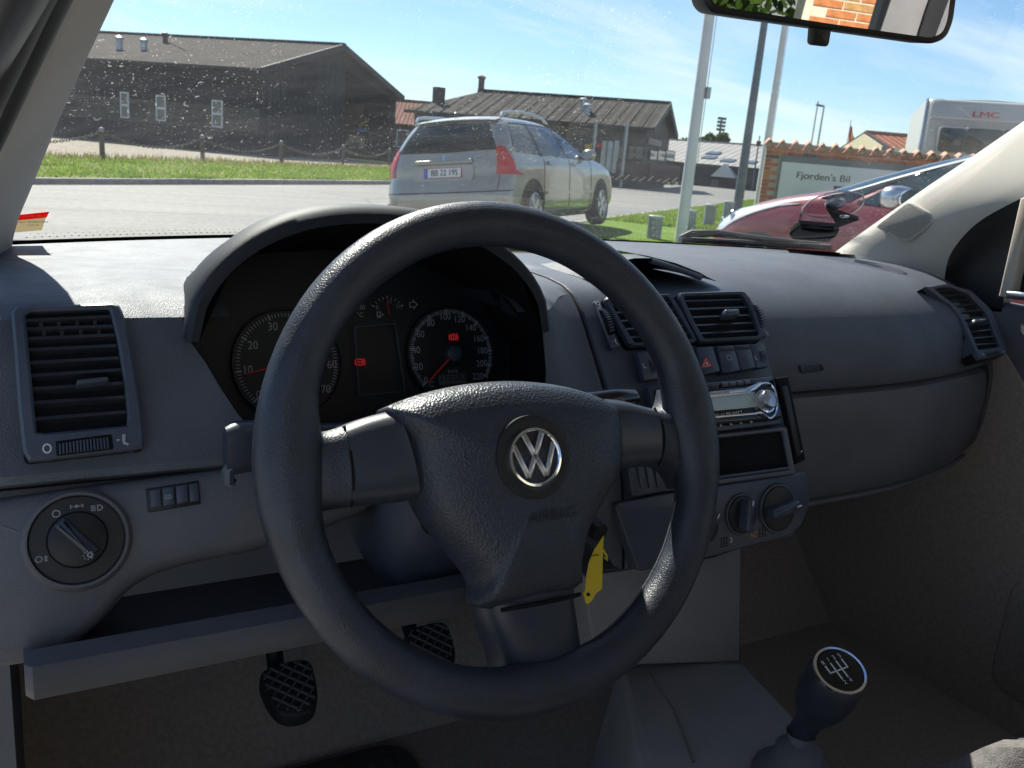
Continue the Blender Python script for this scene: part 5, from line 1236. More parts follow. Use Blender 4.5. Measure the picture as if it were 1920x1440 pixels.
for (cpx, ticks, vals, numpos, step, mx_, reds) in (
    ((847, 664), [(793, 723), (775, 690), (767, 653), (778, 616), (803, 592), (835, 580), (868, 585), (893, 605), (912, 633), (919, 657), (920, 685), (914, 708)], [0, 20, 40, 60, 80, 100, 120, 140, 160, 180, 200, 220], {'0': (798, 714), '20': (785, 688), '40': (780, 657), '60': (788, 627), '80': (807, 606), '100': (834, 594), '120': (861, 599), '140': (882, 615), '160': (897, 635), '180': (904, 658), '200': (903, 682), '220': (896, 706)}, 2, 220, []),
    ((540, 682), [(478, 752), (447, 697), (461, 637), (505, 598), (566, 590), (615, 622), (640, 683), (622, 740)], [0, 10, 20, 30, 40, 50, 60, 70], {'0': (485, 741), '10': (464, 694), '20': (474, 648), '30': (511, 613), '40': (560, 606), '50': (606, 640), '60': (622, 684), '70': (611, 730)}, 1, 70, [60, 70])):
    c, an, r = dial(cpx, 0, ticks, None, 0, 0, 0, '')
    tb = list(zip(vals, an))
    mb = MB(); mb.lathe(fcl, [(r*1.10, -.001), (r*1.08, .003), (r*1.06, .003), (r*1.045, .0002), (.001, .0002)], 48, c[0], c[1]); mb.build('dial_face', M['black'], clu)
    ticksmesh(c, tb, r, [v_ for v_ in range(0, mx_+1, step) if v_ not in vals], r*.075, .0004, M['dimprint'], 'tick_marks')['kind'] = 'stuff'
    ticksmesh(c, tb, r*1.015, vals if mx_ > 100 else vals[:6], r*.11, .0008, M['print'], 'tick_marks')['kind'] = 'stuff'
    if mx_ > 100: ticksmesh(c, tb, r*1.0, [10+20*k for k in range(11)], r*.09, .0006, M['print'], 'tick_marks')['kind'] = 'stuff'
    if reds: ticksmesh(c, tb, r, [60, 70], r*.10, .0008, M['redprint'], 'tick_marks')
    for s, p in numpos.items():
        a_, b_ = fcl.px(*p); lettering(fcl, s, a_, b_, .0098 if mx_ > 100 else .0108, M['print'], clu, d=.0005, name='numeral', wide=.9)
    tip = fcl.px(*((800, 717) if mx_ > 100 else (456, 702))); d_ = V((tip[0]-c[0], tip[1]-c[1])); ln = d_.length; d_.normalize(); pe = V((-d_.y, d_.x))
    P = [V(c)+pe*.0012, V(c)-pe*.0012, V(c)+d_*ln-pe*.0005, V(c)+d_*ln+pe*.0005]; mb = MB(); mb.prism(fcl, [tuple(p) for p in P], .004, .0055); mb.build('needle', M['redneedle'], clu)
    mb = MB(); mb.lathe(fcl, [(.0085, .001), (.008, .008), (.006, .009), (.0005, .009)], 24, c[0], c[1]); mb.build('needle_hub', M['panel'], clu)
# small gauges, lamps, displays
for s, p, sz, mt in (('130', (675, 577), .0065, 'dimprint'), ('\u00b0C', (675, 591), .0065, 'dimprint'), ('0', (707, 577), .006, 'dimprint'), ('1/2', (729, 566), .0045, 'dimprint'), ('1/1', (748, 575), .006, 'dimprint'), ('km/h', (849, 696), .0058, 'dimprint')):
    a_, b_ = fcl.px(*p); lettering(fcl, s, a_, b_, sz, M[mt], clu, d=.0006, name='numeral')
c = fcl.px(728, 590); mb = MB()
for k in range(9):
    an = R(150-k*15); r = .0185 if k % 4 else .019; w = .0003+(.0003 if k % 4 == 0 else 0); P = [(-w, r-.003), (w, r-.003), (w, r), (-w, r)]; co_, si = math.cos(an), math.sin(an)
    mb.add([fcl.p(c[0]+p[1]*co_-p[0]*si, c[1]+p[1]*si+p[0]*co_, .0004) for p in P], [(0, 1, 2, 3)])
mb.build('tick_marks', M['print'], clu, smooth=False)
mb = MB(); q = fcl.px(725, 563); mb.bar(fcl.p(c[0], c[1], .002), fcl.p(q[0], q[1], .002), .0008, .0006); mb.build('needle', M['redneedle'], clu, smooth=False)
mb = MB(); A_ = fcl.pts([(767, 567), (774, 566), (773, 561), (783, 571), (775, 581), (775, 576), (768, 577)]); mb.ring(fcl, A_, offset(A_, -.0008), .0, .0006); mb.build('turn_arrow', M['dimprint'], clu)
a_, b_ = fcl.px(711, 590); mb = MB(); mb.ring(fcl, rect(a_-.0025, b_-.003, a_+.0018, b_+.003), rect(a_-.0017, b_-.001, a_+.001, b_+.0022), 0, .0006); mb.prism(fcl, [(a_+.003, b_-.0012), (a_+.005, b_), (a_+.003, b_+.0012)], 0, .0006); mb.build('fuel_symbol', M['dimprint'], clu)
for (px, py) in ((850, 632), (675, 679)):
    a_, b_ = fcl.px(px, py); mb = MB(); mb.ring(fcl, circ(a_, b_, .0034, 20), circ(a_, b_, .0025, 20), .0, .0008); lamp = mb.build('warning_lamp', M['redlamp'], clu)
    for sd in (-1, 1):
        mb = MB(); P = [(a_+sd*(.0045)*math.cos(t_), b_+.0050*math.sin(t_)) for t_ in [R(-42+14*k) for k in range(7)]]; Q = [(a_+sd*(.0053)*math.cos(t_), b_+.0055*math.sin(t_)) for t_ in [R(42-14*k) for k in range(7)]]; mb.prism(fcl, P+Q, 0, .0008); mb.build('lamp_bracket', M['redlamp'], lamp)
    mb = MB(); mb.prism(fcl, rect(a_-.0004, b_-.0018, a_+.0004, b_+.0018), 0, .0008) if px > 800 else mb.prism(fcl, rect(a_-.002, b_-.0005, a_+.002, b_+.0005), 0, .0008); mb.build('lamp_mark', M['redlamp'], lamp)
P = fcl.pts([(822, 703), (873, 699), (874, 718), (823, 722)]); mb = MB(); mb.prism(fcl, P, .0, .0012); lc = mb.build('odometer_display', M['lcd'], clu, smooth=False)
a_, b_ = fcl.px(848, 708); lettering(fcl, '276583', a_, b_, .0105, M['lcdink'], lc, d=.0014)
a_, b_ = fcl.px(822, 722); lettering(fcl, 'C', a_-.008, b_+.001, .008, M['dimprint'], clu, d=.0008, name='lettering')
P = fcl.pts([(663, 612), (741, 606), (760, 735), (672, 742)]); mb = MB(); mb.ring(fcl, P, offset(P, -.0012), .0, .0015); mb.build('display_frame', M['panel'], clu, smooth=False)
# ------------------------------------------------------------------ vents
M['slat'] = surf('vent_slat', (.022, .025, .032), .30, .6)
def vent(fr, outer, opening, slats, tab, name_label, proud=.005, backd=-.0035, thick=.0026, rr_=.004, tilt=-.35, nslat_mat='slat', bez='panel', depth=.0065):
    Po = fr.pts(outer); Pi = fr.pts(opening); n = max(len(Po), len(Pi))
    mb = MB(); A_ = roundpoly(ccw(Po), rr_); B_ = roundpoly(ccw(Pi), rr_*.5)
    mb.prism(fr, A_, -.02, backd); 
    v_ = mb.build('air_vent', M['void'], dash)
    if name_label: v_['label'] = name_label
    # bezel: resample both outlines to the same count by angle
    def res(P, k=72):
        cx = sum(p[0] for p in Pi)/len(Pi); cy_ = sum(p[1] for p in Pi)/len(Pi); out = []
        for i in range(k):
            an = 2*math.pi*i/k; d = V((math.cos(an), math.sin(an))); best = 0
            for j in range(len(P)):
                p, q = V(P[j-1])-V((cx, cy_)), V(P[j])-V((cx, cy_)); e = q-p; den = d.x*e.y-d.y*e.x
                if abs(den) < 1e-12: continue
                t = (p.x*e.y-p.y*e.x)/den; s = (p.x*d.y-p.y*d.x)/den
                if t > best and -1e-6 <= s <= 1+1e-6: best = t
            out.append((cx+d.x*best, cy_+d.y*best))
        return out
    mb = MB(); mb.ring(fr, res(A_), res(B_), -.018, proud, ch=.0018); mb.build('bezel', M[bez], v_, ang=30)
    for (p, q) in slats:
        a_, b_ = fr.px(*p), fr.px(*q); P0 = fr.p(a_[0], a_[1], proud-.006); P1 = fr.p(b_[0], b_[1], proud-.006)
        upv = (fr.v+fr.n*tilt).normalized(); mb = MB(); mb.bar(P0, P1, depth, thick, upv); mb.build('slat', M[nslat_mat], v_, smooth=False)
    if tab:
        P = fr.pts(tab); mb = MB(); mb.prism(fr, roundpoly(ccw(P), .0025), proud-.004, proud+.008, ch=.002); mb.build('vent_tab', M['panel'], v_)
    return v_
def thumb(fr, P4, parent, ribs, vertical=False, h=.006):
    """ribbed thumbwheel inside the quad P4 (px: start-left, start-right, end-right, end-left along its run)"""
    Q = [V(fr.px(*p)) for p in P4]; mb = MB(); mb.prism(fr, [tuple(q) for q in Q], -.004, .0028); w = mb.build('thumbwheel', M['black'], parent, smooth=False)
    for k in range(ribs):
        s0 = (k+.2)/ribs; s1 = (k+.75)/ribs; a_, b_, c_, d_ = Q[0].lerp(Q[3], s0), Q[1].lerp(Q[2], s0), Q[1].lerp(Q[2], s1), Q[0].lerp(Q[3], s1); hh = h*math.sin(math.pi*(s0+s1)/2)**.5
        mb = MB(); mb.prism(fr, [tuple(a_), tuple(b_), tuple(c_), tuple(d_)], .0028, .0028+hh, ch=.0006); mb.build('rib', M['panel'], w, smooth=False)
    return w
def person_icon(fr, px, py, s, mat, parent):
    a_, b_ = fr.px(px, py); mb = MB(); mb.prism(fr, circ(a_+s*.2, b_+s*.75, s*.28, 12), .0, .0006)
    mb.prism(fr, [(a_-s*.1, b_+s*.45), (a_+s*.45, b_+s*.45), (a_+s*.3, b_-s*.3), (a_+s*.9, b_-s*.7), (a_+s*.7, b_-s*.95), (a_-.0*s, b_-s*.55)], 0, .0006); mb.prism(fr, [(a_-s*.9, b_+.3*s), (a_-s*.3, b_+.15*s), (a_-s*.9, b_-.1*s)], 0, .0006)
    return mb.build('vent_symbol', mat, parent, smooth=False)
FV = fr_px((130, 575), .165, (150, 860), .108)
sl = [((49, 605), (208, 597)), ((51, 621), (212, 615)), ((53, 639), (216, 632)), ((55, 660), (219, 652)), ((57, 684), (223, 675)), ((59, 708), (228, 697)), ((62, 733), (231, 722)), ((64, 759), (235, 748)), ((67, 789), (239, 776))]
v1 = vent(FV, [(20, 578), (222, 571), (234, 600), (250, 680), (264, 770), (272, 842), (46, 868), (34, 760), (27, 660)], [(47, 588), (205, 582), (220, 645), (233, 725), (240, 800), (69, 816), (58, 700)], sl, [(142, 720), (201, 714), (203, 723), (143, 730)], 'tall louvred vent by the near pillar')
for k, xs_ in enumerate(((77, 111, 145, 178), (83, 117, 152, 186))):
    for x in xs_:
        a_, b_ = FV.px(x, 612+20*k-(x-77)*.04); mb = MB(); mb.prism(FV, rect(a_-.0012, b_-.003, a_+.0012, b_+.004), -.006, .001); mb.build('vane', M['black'], v1, smooth=False)
sbox_late = []
def thumb2():
    Q = [V(FV.px(*p, .0056)) for p in ((110, 852), (109, 833), (204, 820), (206, 841))]
    for k in range(15):
        s0 = (k+.15)/15; s1 = (k+.8)/15; P = [tuple(Q[0].lerp(Q[3], s0)), tuple(Q[1].lerp(Q[2], s0)), tuple(Q[1].lerp(Q[2], s1)), tuple(Q[0].lerp(Q[3], s1))]
        mb = MB(); mb.prism(FV, P, .0056, .0065+.003*math.sin(math.pi*(k+.5)/15), ch=.0005); mb.build('rib', M['panel'], v1, smooth=False)
sbox_late.append(lambda: (sbox(FV, 'wheel_slot', [(103, 830), (209, 816), (213, 845), (105, 858)], .004, .0056, M['void'], v1), thumb2()))
a_, b_ = FV.px(88, 844); mb = MB(); mb.ring(FV, circ(a_, b_, .0028, 16, .0034), circ(a_, b_, .0019, 16, .0025), .005, .0058); mb.build('vent_symbol', M['white'], v1)
pi_ = person_icon(FV, 229, 829, .0042, M['print'], v1); pi_.data.transform(Matrix.Translation(FV.n*.0054))
# ------------------------------------------------------------------ lower driver panel with light switch
FL = fr_px((143, 930), .104, (143, 1100), .078)
mb = MB(); mb.prism(FL, roundpoly(ccw(FL.pts([(-80, 944), (0, 932), (300, 889), (480, 864), (700, 834), (720, 950), (500, 1030), (340, 1060), (255, 1092), (180, 1180), (125, 1226), (50, 1246), (-80, 1262)])), .03, 8), -.05, 0, ch=.010); lp = mb.build('lower_panel', M['dash_low'], dash)
mb = MB(); mb.add([(-.345, .112, .8735), (.2, .112, .8735), (.2, .20, .86), (-.345, .20, .86)], [(0, 1, 2, 3)]); mb.add([(-.345, .20, .86), (.2, .20, .86), (.2, .24, .69), (-.345, .24, .69)], [(0, 1, 2, 3)]); mb.build('storage_recess', M['dash_soft'], dash, smooth=False)
c = FL.px(145, 1012); r = abs(FL.px(240, 1004)[0]-c[0])
mb = MB(); mb.lathe(FL, [(r*1.10, .0), (r*1.06, .004), (r*1.0, .0065), (r*.955, .0065), (r*.93, .003), (r*.93, .0)], 48, c[0], c[1]); ls = mb.build('light_switch', M['dash_low'], dash); ls['label'] = 'round headlight switch'
mb = MB(); mb.lathe(FL, [(r*.925, .0), (r*.925, .0035), (r*.91, .0042), (r*.60, .0046), (r*.59, .002)], 48, c[0], c[1]); mb.build('switch_ring', M['black'], ls)
mb = MB(); mb.lathe(FL, [(r*.58, .0), (r*.58, .007), (r*.56, .009), (r*.53, .0095), (.0005, .0095)], 40, c[0], c[1]); mb.build('switch_knob', M['black'], ls)
th = R(-50); co_, si = math.cos(th), math.sin(th); P = rrect(-r*.54, -r*.135, r*.52, r*.135, r*.05)
mb = MB(); mb.prism(FL, [(c[0]+p[0]*co_-p[1]*si, c[1]+p[0]*si+p[1]*co_) for p in P], .0095, .022, ch=.003); mb.build('knob_grip', M['spoke'], ls)
def icon_ring(fr, px, py, r_, mat, par, d=.0048, w=.0007): a_, b_ = fr.px(px, py); mb = MB(); mb.ring(fr, circ(a_, b_, r_, 18), circ(a_, b_, r_-w, 18), d-.0004, d); return mb.build('switch_symbol', mat, par)
icon_ring(FL, 105, 964, .0026, M['dimprint'], ls)
def bars(fr, px, py, L_, mat, par, d, nm='switch_symbol'):
    a_, b_ = fr.px(px, py); mb = MB()
    for (x0, y0, x1, y1) in L_: mb.prism(fr, rect(a_+x0, b_+y0, a_+x1, b_+y1), d-.0004, d)
    return mb.build(nm, mat, par, smooth=False)
bars(FL, 143, 950, [(-.004, -.0012, -.0032, .0012), (-.0026, -.0003, -.001, .0003), (.001, -.0003, .0026, .0003), (.0032, -.0012, .004, .0012), (-.0008, -.001, .0008, .001)], M['dimprint'], ls, .0048)
a_, b_ = FL.px(180, 953); mb = MB(); D_ = [(a_+.0005, b_-.0022), (a_+.003, b_-.0018), (a_+.0042, b_), (a_+.003, b_+.0018), (a_+.0005, b_+.0022)]; mb.ring(FL, D_, offset(D_, -.0006), .0044, .0048); mb.build('switch_symbol', M['print'], ls); bars(FL, 180, 953, [(-.0036, .0013, -.0005, .0018), (-.0036, .0003, -.0005, .0008), (-.0036, -.0008, -.0005, -.0003), (-.0036, -.0018, -.0005, -.0013)], M['print'], ls, .0048)
a_, b_ = FL.px(80, 1048); mb = MB(); D_ = [(a_-.0036, b_-.002), (a_-.001, b_-.002), (a_+.0, b_), (a_-.001, b_+.002), (a_-.0036, b_+.002), (a_-.0046, b_)]; mb.ring(FL, D_, offset(D_, -.0005), .0044, .0048); mb.build('switch_symbol', M['dimprint'], ls); bars(FL, 80, 1048, [(.0008, .001, .003, .0015), (.0008, -.0003, .003, .0002), (.0008, -.0016, .003, -.0011), (.0016, -.002, .0021, .002)], M['dimprint'], ls, .0048)
s_ = icon_ring(FL, 165, 1041, .0017, M['print'], ls, .0224, .0005); a_, b_ = FL.px(165, 1041, .022); mb = MB()
for k in range(8):
    an = k*math.pi/4; mb.prism(FL, [(a_+math.cos(an+q)*rr, b_+math.sin(an+q)*rr) for q, rr in ((-.12, .0022), (.12, .0022), (.08, .0032), (-.08, .0032))], .0221, .0224)
mb.build('switch_symbol', M['print'], ls, smooth=False)
P = FL.pts([(273, 917), (372, 901), (376, 945), (277, 961)]); mb = MB(); mb.prism(FL, P, -.002, .0012, ch=.0006); lv_ = mb.build('headlight_leveller', M['black'], dash); lv_['label'] = 'small beam height switch'
for (x0, x1, d_) in ((279, 300, .004), (302, 324, .006), (327, 349, .006), (351, 370, .004)):
    f0_, f1_ = (x0-273)/100, (x1-273)/100; y0 = 917-16*f0_; y1 = 917-16*f1_; mb = MB(); mb.prism(FL, FL.pts([(x0, y0+4), (x1, y1+4), (x1+2.5, y1+38), (x0+2.5, y0+38)]), .0012, d_, ch=.0008); mb.build('rocker', M['panel'], lv_)
bars(FL, 313, 933, [(-.0022, .001, -.0004, .0014), (-.0022, -.0002, -.0004, .0002), (-.0022, -.0014, -.0004, -.001), (.0004, -.0016, .0008, .0016), (.0008, .0012, .002, .0016), (.0008, -.0016, .002, -.0012), (.002, -.001, .0024, .001)], M['print'], lv_, .0064)
# storage bar
FB = Fr((0, .02, 0), (1, 0, 0), (0, 0, 1)); a0, z1 = FB.px(62, 1258); z0_ = FB.px(62, 1330)[1]
prf = [(.032, z1-.03), (.030, z1-.004), (.024, z1+.001), (.006, z1-.001), (.001, z1-.008), (.0, z0_+.012), (.005, z0_+.003), (.03, z0_-.002), (.12, z0_+.004)]
mb = MB(); xs_ = [-.323, -.3185, -.25, -.15, -.05, .0, .012]; cols = [[V((x, .02+y, z)) for y, z in prf] for x in xs_]; cols[0] = [V((p.x, p.y+.006, p.z*.94+.06*(z0_+z1)/2)) for p in cols[0]]
mb.grid([[c_[i] for c_ in cols] for i in range(len(prf))]); mb.add(cols[0], [tuple(range(len(prf)))]); mb.build('storage_bar', M['bar'], dash, ang=40)
# ------------------------------------------------------------------ centre stack fittings
FSv = fr_px((1340, 548), .236, (1360, 640), .193); FSm = fr_px((1360, 650), .189, (1400, 800), .131); FSl = fr_px((1400, 812), .1285, (1400, 1000), .0995)
def lerp_slats(TL, TR, BL, BR, n, curve=0):
    out = []
    for k in range(n):
        s = (k+.7)/(n+.4); out.append(((TL[0]+(BL[0]-TL[0])*s, TL[1]+(BL[1]-TL[1])*s), (TR[0]+(BR[0]-TR[0])*s, TR[1]+(BR[1]-TR[1])*s)))
    return out
vent(FSv, [(1268, 551), (1392, 547), (1412, 575), (1430, 637), (1312, 643), (1288, 600)], [(1278, 556), (1388, 553), (1408, 582), (1422, 631), (1318, 637), (1297, 600)], lerp_slats((1278, 556), (1389, 553), (1318, 638), (1423, 632), 5), [(1348, 589), (1374, 588), (1377, 599), (1351, 601)], 'right centre vent', proud=.004)
vent(FSv, [(1130, 558), (1256, 553), (1278, 590), (1306, 643), (1180, 650), (1155, 605)], [(1140, 563), (1252, 558), (1270, 590), (1299, 637), (1188, 645), (1163, 605)], lerp_slats((1140, 562), (1252, 558), (1188, 646), (1299, 638), 5), [(1200, 597), (1226, 595), (1229, 606), (1203, 608)], 'left centre vent, half behind the wheel', proud=.004)
def sbox(fr, name, P, d0, d1, mat, par=dash, ch=.001, rr_=.0015):
    mb = MB(); mb.prism(fr, roundpoly(ccw(fr.pts(P)), rr_), d0, d1, ch=ch); return mb.build(name, mat, par)
for fn_ in sbox_late: fn_()
stk = bpy.data.objects['centre_stack']
# thumbwheels beside the centre vents
FW = fr_px((1118, 570), .235, (1150, 650), .195, u=(1, -.12, 0))
w1 = sbox(FW, 'vent_wheel', [(1112, 566), (1124, 563), (1163, 650), (1146, 654)], -.004, .001, M['panel']); sbox(FW, 'wheel_slot', [(1121, 582), (1131, 580), (1152, 627), (1139, 631)], .001, .0014, M['void'], w1)
thumb(FW, [(1123, 584), (1131, 582), (1151, 624), (1142, 627)], w1, 10, h=.005); a_, b_ = FW.px(1120, 571); mb = MB(); mb.ring(FW, circ(a_, b_, .0024, 14), circ(a_, b_, .0015, 14), .001, .002); mb.build('vent_symbol', M['white'], w1); pi_ = person_icon(FW, 1152, 643, .0038, M['print'], w1); pi_.data.transform(Matrix.Translation(FW.n*.0016))
FW2 = fr_px((1405, 565), .226, (1430, 630), .197, u=(1, .1, 0))
w2 = sbox(FW2, 'vent_wheel', [(1396, 556), (1404, 555), (1441, 630), (1432, 633)], -.004, .001, M['panel']); thumb(FW2, [(1408, 574), (1415, 573), (1432, 614), (1424, 617)], w2, 9, h=.005); pi_ = person_icon(FW2, 1435, 626, .003, M['print'], w2); pi_.data.transform(Matrix.Translation(FW2.n*.0016))
# button row
b_ = sbox(FSm, 'seat_heater_switch', [(1192, 663), (1240, 657), (1250, 709), (1206, 715)], -.004, .003, M['panel']); thumb(FSm, [(1213, 677), (1230, 675), (1236, 701), (1219, 703)], b_, 6, h=.004); bars(FSm, 1204, 688, [(-.001, -.003, .0002, .003), (.0002, -.003, .003, -.0018)], M['print'], b_, .0036)
hz = sbox(FSm, 'hazard_button', [(1302, 655), (1332, 652), (1346, 699), (1315, 705)], -.004, .0045, M['panel']); hz['label'] = 'hazard light button with red triangle'
tri = FSm.pts([(1322, 668), (1313, 691), (1337, 688)], .0045); mb = MB(); mb.ring(FSm, tri, offset(tri, -.0016), .0044, .0052); mb.build('triangle', M['redprint'], hz, smooth=False); t2 = offset(tri, -.0016); mb = MB(); mb.prism(FSm, t2, .0044, .0048); mb.build('triangle_field', M['white'], hz, smooth=False); t3 = offset(tri, -.0024); mb = MB(); mb.prism(FSm, t3, .0048, .0051); mb.build('triangle_core', M['redprint'], hz, smooth=False); t4 = offset(tri, -.0038); mb = MB(); mb.prism(FSm, t4, .0051, .0053); mb.build('triangle_dot', M['white'], hz, smooth=False)
b1 = sbox(FSm, 'switch', [(1341, 652), (1371, 650), (1384, 697), (1352, 702)], -.004, .0045, M['panel']); sbox(FSm, 'switch_bar', [(1343, 656), (1370, 654), (1372, 660), (1345, 662)], .0045, .0055, M['black'], b1); a_, b0 = FSm.px(1362, 674); mb = MB(); mb.ring(FSm, rect(a_-.003, b0-.003, a_+.003, b0+.003), rect(a_-.0024, b0-.0024, a_+.0024, b0+.0024), .0044, .005); mb.build('demist_symbol', M['dimprint'], b1, smooth=False)
b2 = sbox(FSm, 'switch', [(1373, 650), (1401, 648), (1413, 692), (1386, 697)], -.004, .0045, M['panel']); sbox(FSm, 'switch_bar', [(1375, 653), (1400, 651), (1402, 657), (1377, 659)], .0045, .0055, M['black'], b2)
b3 = sbox(FSm, 'seat_heater_switch', [(1403, 648), (1430, 645), (1439, 689), (1415, 692)], -.004, .0035, M['panel']); thumb(FSm, [(1419, 660), (1428, 659), (1434, 680), (1424, 682)], b3, 5, h=.004); bars(FSm, 1412, 673, [(-.001, -.0025, .0002, .0025), (.0002, -.0025, .0025, -.0014)], M['print'], b3, .004)
# radio
ra = FSm.px(1436, 750); rad = thing('car_radio', 'silver faced car radio with round knob in the centre stack', 'radio', FSm.p(ra[0], ra[1]))
def rbox(name, P, d0, d1, mat, par=None, ch=.001, rr_=.0015): return sbox(FSm, name, P, d0, d1, mat, par or rad, ch, rr_)
rbox('surround', [(1212, 727), (1443, 707), (1462, 795), (1236, 822)], -.006, .0025, M['panel'])
fp = rbox('faceplate', [(1222, 733), (1437, 711), (1455, 790), (1242, 812)], .0025, .012, M['gloss'], ch=.003, rr_=.005)
trimP = [(1240, 750), (1330, 742), (1392, 736), (1410, 729), (1425, 720), (1440, 719), (1450, 731), (1455, 752), (1455, 770), (1449, 784), (1438, 786), (1424, 777), (1408, 779), (1340, 785), (1246, 796)]
T0 = FSm.pts(trimP, .012); T0 = [tuple(p)[:2] for p in catmull([(p[0], p[1], 0) for p in T0], 5, True)]; T1 = offset(T0, -.0022)
mb = MB(); mb.ring(FSm, T0, T1, .012, .0155, ch=.0008); mb.build('chrome_trim', M['chrome'], rad)
mb = MB(); mb.prism(FSm, T1, .0115, .0128); mb.build('face_panel', M['gloss'], rad)
topstrip = FSm.pts([(1240, 744), (1330, 736), (1395, 729), (1424, 717), (1425, 722), (1396, 735), (1330, 743), (1241, 752)], .0125); mb = MB(); mb.prism(FSm, topstrip, .0125, .0150, ch=.0006); st = mb.build('silver_strip', M['satin'], rad); a_, b0 = FSm.px(1350, 738, .015); lettering(FSm, 'TORONTO MP36', a_, b0, .0035, M['ink'], st, d=.0152, rot=R(3))
sc = rbox('display', [(1252, 757), (1400, 743), (1406, 771), (1260, 785)], .0128, .0136, M['screen'], ch=.0004, rr_=.001)
a_, b0 = FSm.px(1368, 777, .0136); lettering(FSm, 'BLAUPUNKT', a_, b0, .0062, M['white'], rad, d=.0134, rot=R(2), wide=1.1)
a_, b0 = FSm.px(1348, 780, .0136); mb = MB(); mb.prism(FSm, circ(a_, b0, .0016, 12), .0128, .0134); mb.build('blue_dot', M['bluelabel'], rad)
kc = FSm.px(1435, 752, .016); rk = abs(FSm.px(1449, 752, .016)[0]-kc[0])
mb = MB(); mb.lathe(FSm, [(rk*1.25, .0128), (rk*1.22, .016), (rk*1.05, .0165), (rk*1.0, .015)], 32, kc[0], kc[1]); kn = mb.build('volume_knob', M['chrome'], rad); mb = MB(); mb.lathe(FSm, [(rk*1.0, .0128), (rk*.98, .022), (rk*.9, .0245), (rk*.75, .0235), (.0005, .0245)], 32, kc[0], kc[1]); mb.build('knob_cap', M['satin'], kn)
for k in range(5):
    x = 1338+k*14; mb = rbox('preset_button', [(x, 727-k*1.3), (x+12, 726-k*1.3), (x+13, 733-k*1.3), (x+1, 734-k*1.3)], .012, .0145, M['panel'], ch=.0006, rr_=.0006)
for k in range(4):
    x = 1352+k*19; q = FSm.px(x, 798-k*2.2, .012); mb = MB(); mb.prism(FSm, [(q[0]-.0015, q[1]-.0015), (q[0]+.0022, q[1]), (q[0]-.0015, q[1]+.0015)], .012, .0124); mb.build('arrow_mark', M['dimprint'], rad, smooth=False)
# tray slot below
FSk = fr_px((1400, 806), .131, (1420, 900), .112)
def ringq(fr, name, P, Q, d0, d1, mat, par, ch=.0015, rr_=.003): mb = MB(); mb.ring(fr, roundpoly(ccw(fr.pts(P)), rr_), roundpoly(ccw(fr.pts(Q)), rr_), d0, d1, ch); return mb.build(name, mat, par)
sl_ = sbox(FSk, 'storage_slot', [(1236, 832), (1464, 806), (1478, 882), (1250, 914)], -.003, .001, M['void']); ringq(FSk, 'slot_frame', [(1228, 826), (1470, 799), (1487, 889), (1244, 922)], [(1240, 834), (1462, 809), (1475, 879), (1254, 909)], -.003, .005, M['panel'], sl_)
mb = MB(); p0 = FSk.p(*FSk.px(1262, 905), .005); p1 = FSk.p(*FSk.px(1474, 877), .005); mb.tube([p0, p0.lerp(p1, .5), p1], .0016, 6); mb.build('slot_lip', M['panel'], sl_)
# card slot on the right flank
cs = sbox(FSk, 'card_slot', [(1453, 709), (1475, 706), (1508, 862), (1490, 871)], -.002, .0025, M['void']); sbox(FSk, 'slot_blade', [(1459, 726), (1470, 724), (1496, 852), (1488, 856)], .0025, .006, M['black'], cs); mb = MB(); q = FSk.px(1493, 847); mb.lathe(FSk, [(.0016, .006), (.0012, .008), (.0002, .0084)], 10, q[0], q[1]); mb.build('stud', M['chrome'], cs)
# ribbed ashtray left of the slot
as_ = sbox(FSk, 'ash_tray', [(1172, 876), (1238, 868), (1246, 921), (1184, 931)], -.01, .004, M['panel'], ch=.002, rr_=.004)
for x in (1190, 1206, 1222):
    mb = MB(); p0 = FSk.p(*FSk.px(x, 874), .0045); p1 = FSk.p(*FSk.px(x+7, 914), .0045); mb.bar(p0, p1, .0022, .003, FSk.n); mb.build('rib', M['dash_soft'], as_)
# heater panel and knobs
hp = sbox(FSl, 'heater_panel', [(1150, 944), (1240, 925), (1510, 884), (1516, 945), (1500, 985), (1478, 1004), (1330, 1044), (1195, 1072)], -.012, .0025, M['panel'], ch=.002, rr_=.006)
def hknob(px, py, rp, ang_, mat, par):
    c = FSl.px(px, py, .003); r = abs(FSl.px(px+rp, py, .003)[0]-c[0])
    mb = MB(); mb.lathe(FSl, [(r*1.18, .0025), (r*1.15, .005), (r*1.05, .0055), (r*1.0, .003)], 36, c[0], c[1]); k = mb.build('heater_knob', M['dash_soft'], par)
    mb = MB(); mb.lathe(FSl, [(r, .0025), (r, .006), (r*.95, .0065), (.0005, .0065)], 36, c[0], c[1]); mb.build('knob_dial', M['black'], k)
    co_, si = math.cos(ang_), math.sin(ang_); P = rrect(-r*.86, -r*.24, r*.86, r*.24, r*.12); mb = MB(); mb.prism(FSl, [(c[0]+p[0]*co_-p[1]*si, c[1]+p[0]*si+p[1]*co_) for p in P], .0065, .020, ch=.003); mb.build('knob_grip', M['panel'], k)
    P = rect(r*.55, -r*.04, r*.83, r*.04); mb = MB(); mb.prism(FSl, [(c[0]+p[0]*co_-p[1]*si, c[1]+p[0]*si+p[1]*co_) for p in P], .0201, .0206); mb.build('pointer', M['white'], k, smooth=False)
    return k
hknob(1389, 964, 25, R(82), None, dash); hknob(1457, 953, 29, R(8), None, dash); hknob(1318, 985, 25, R(60), None, dash)
a_, b0 = FSl.px(1413, 1003, .003); lettering(FSl, 'AC', a_, b0, .0085, M['orange'], hp, d=.0031)
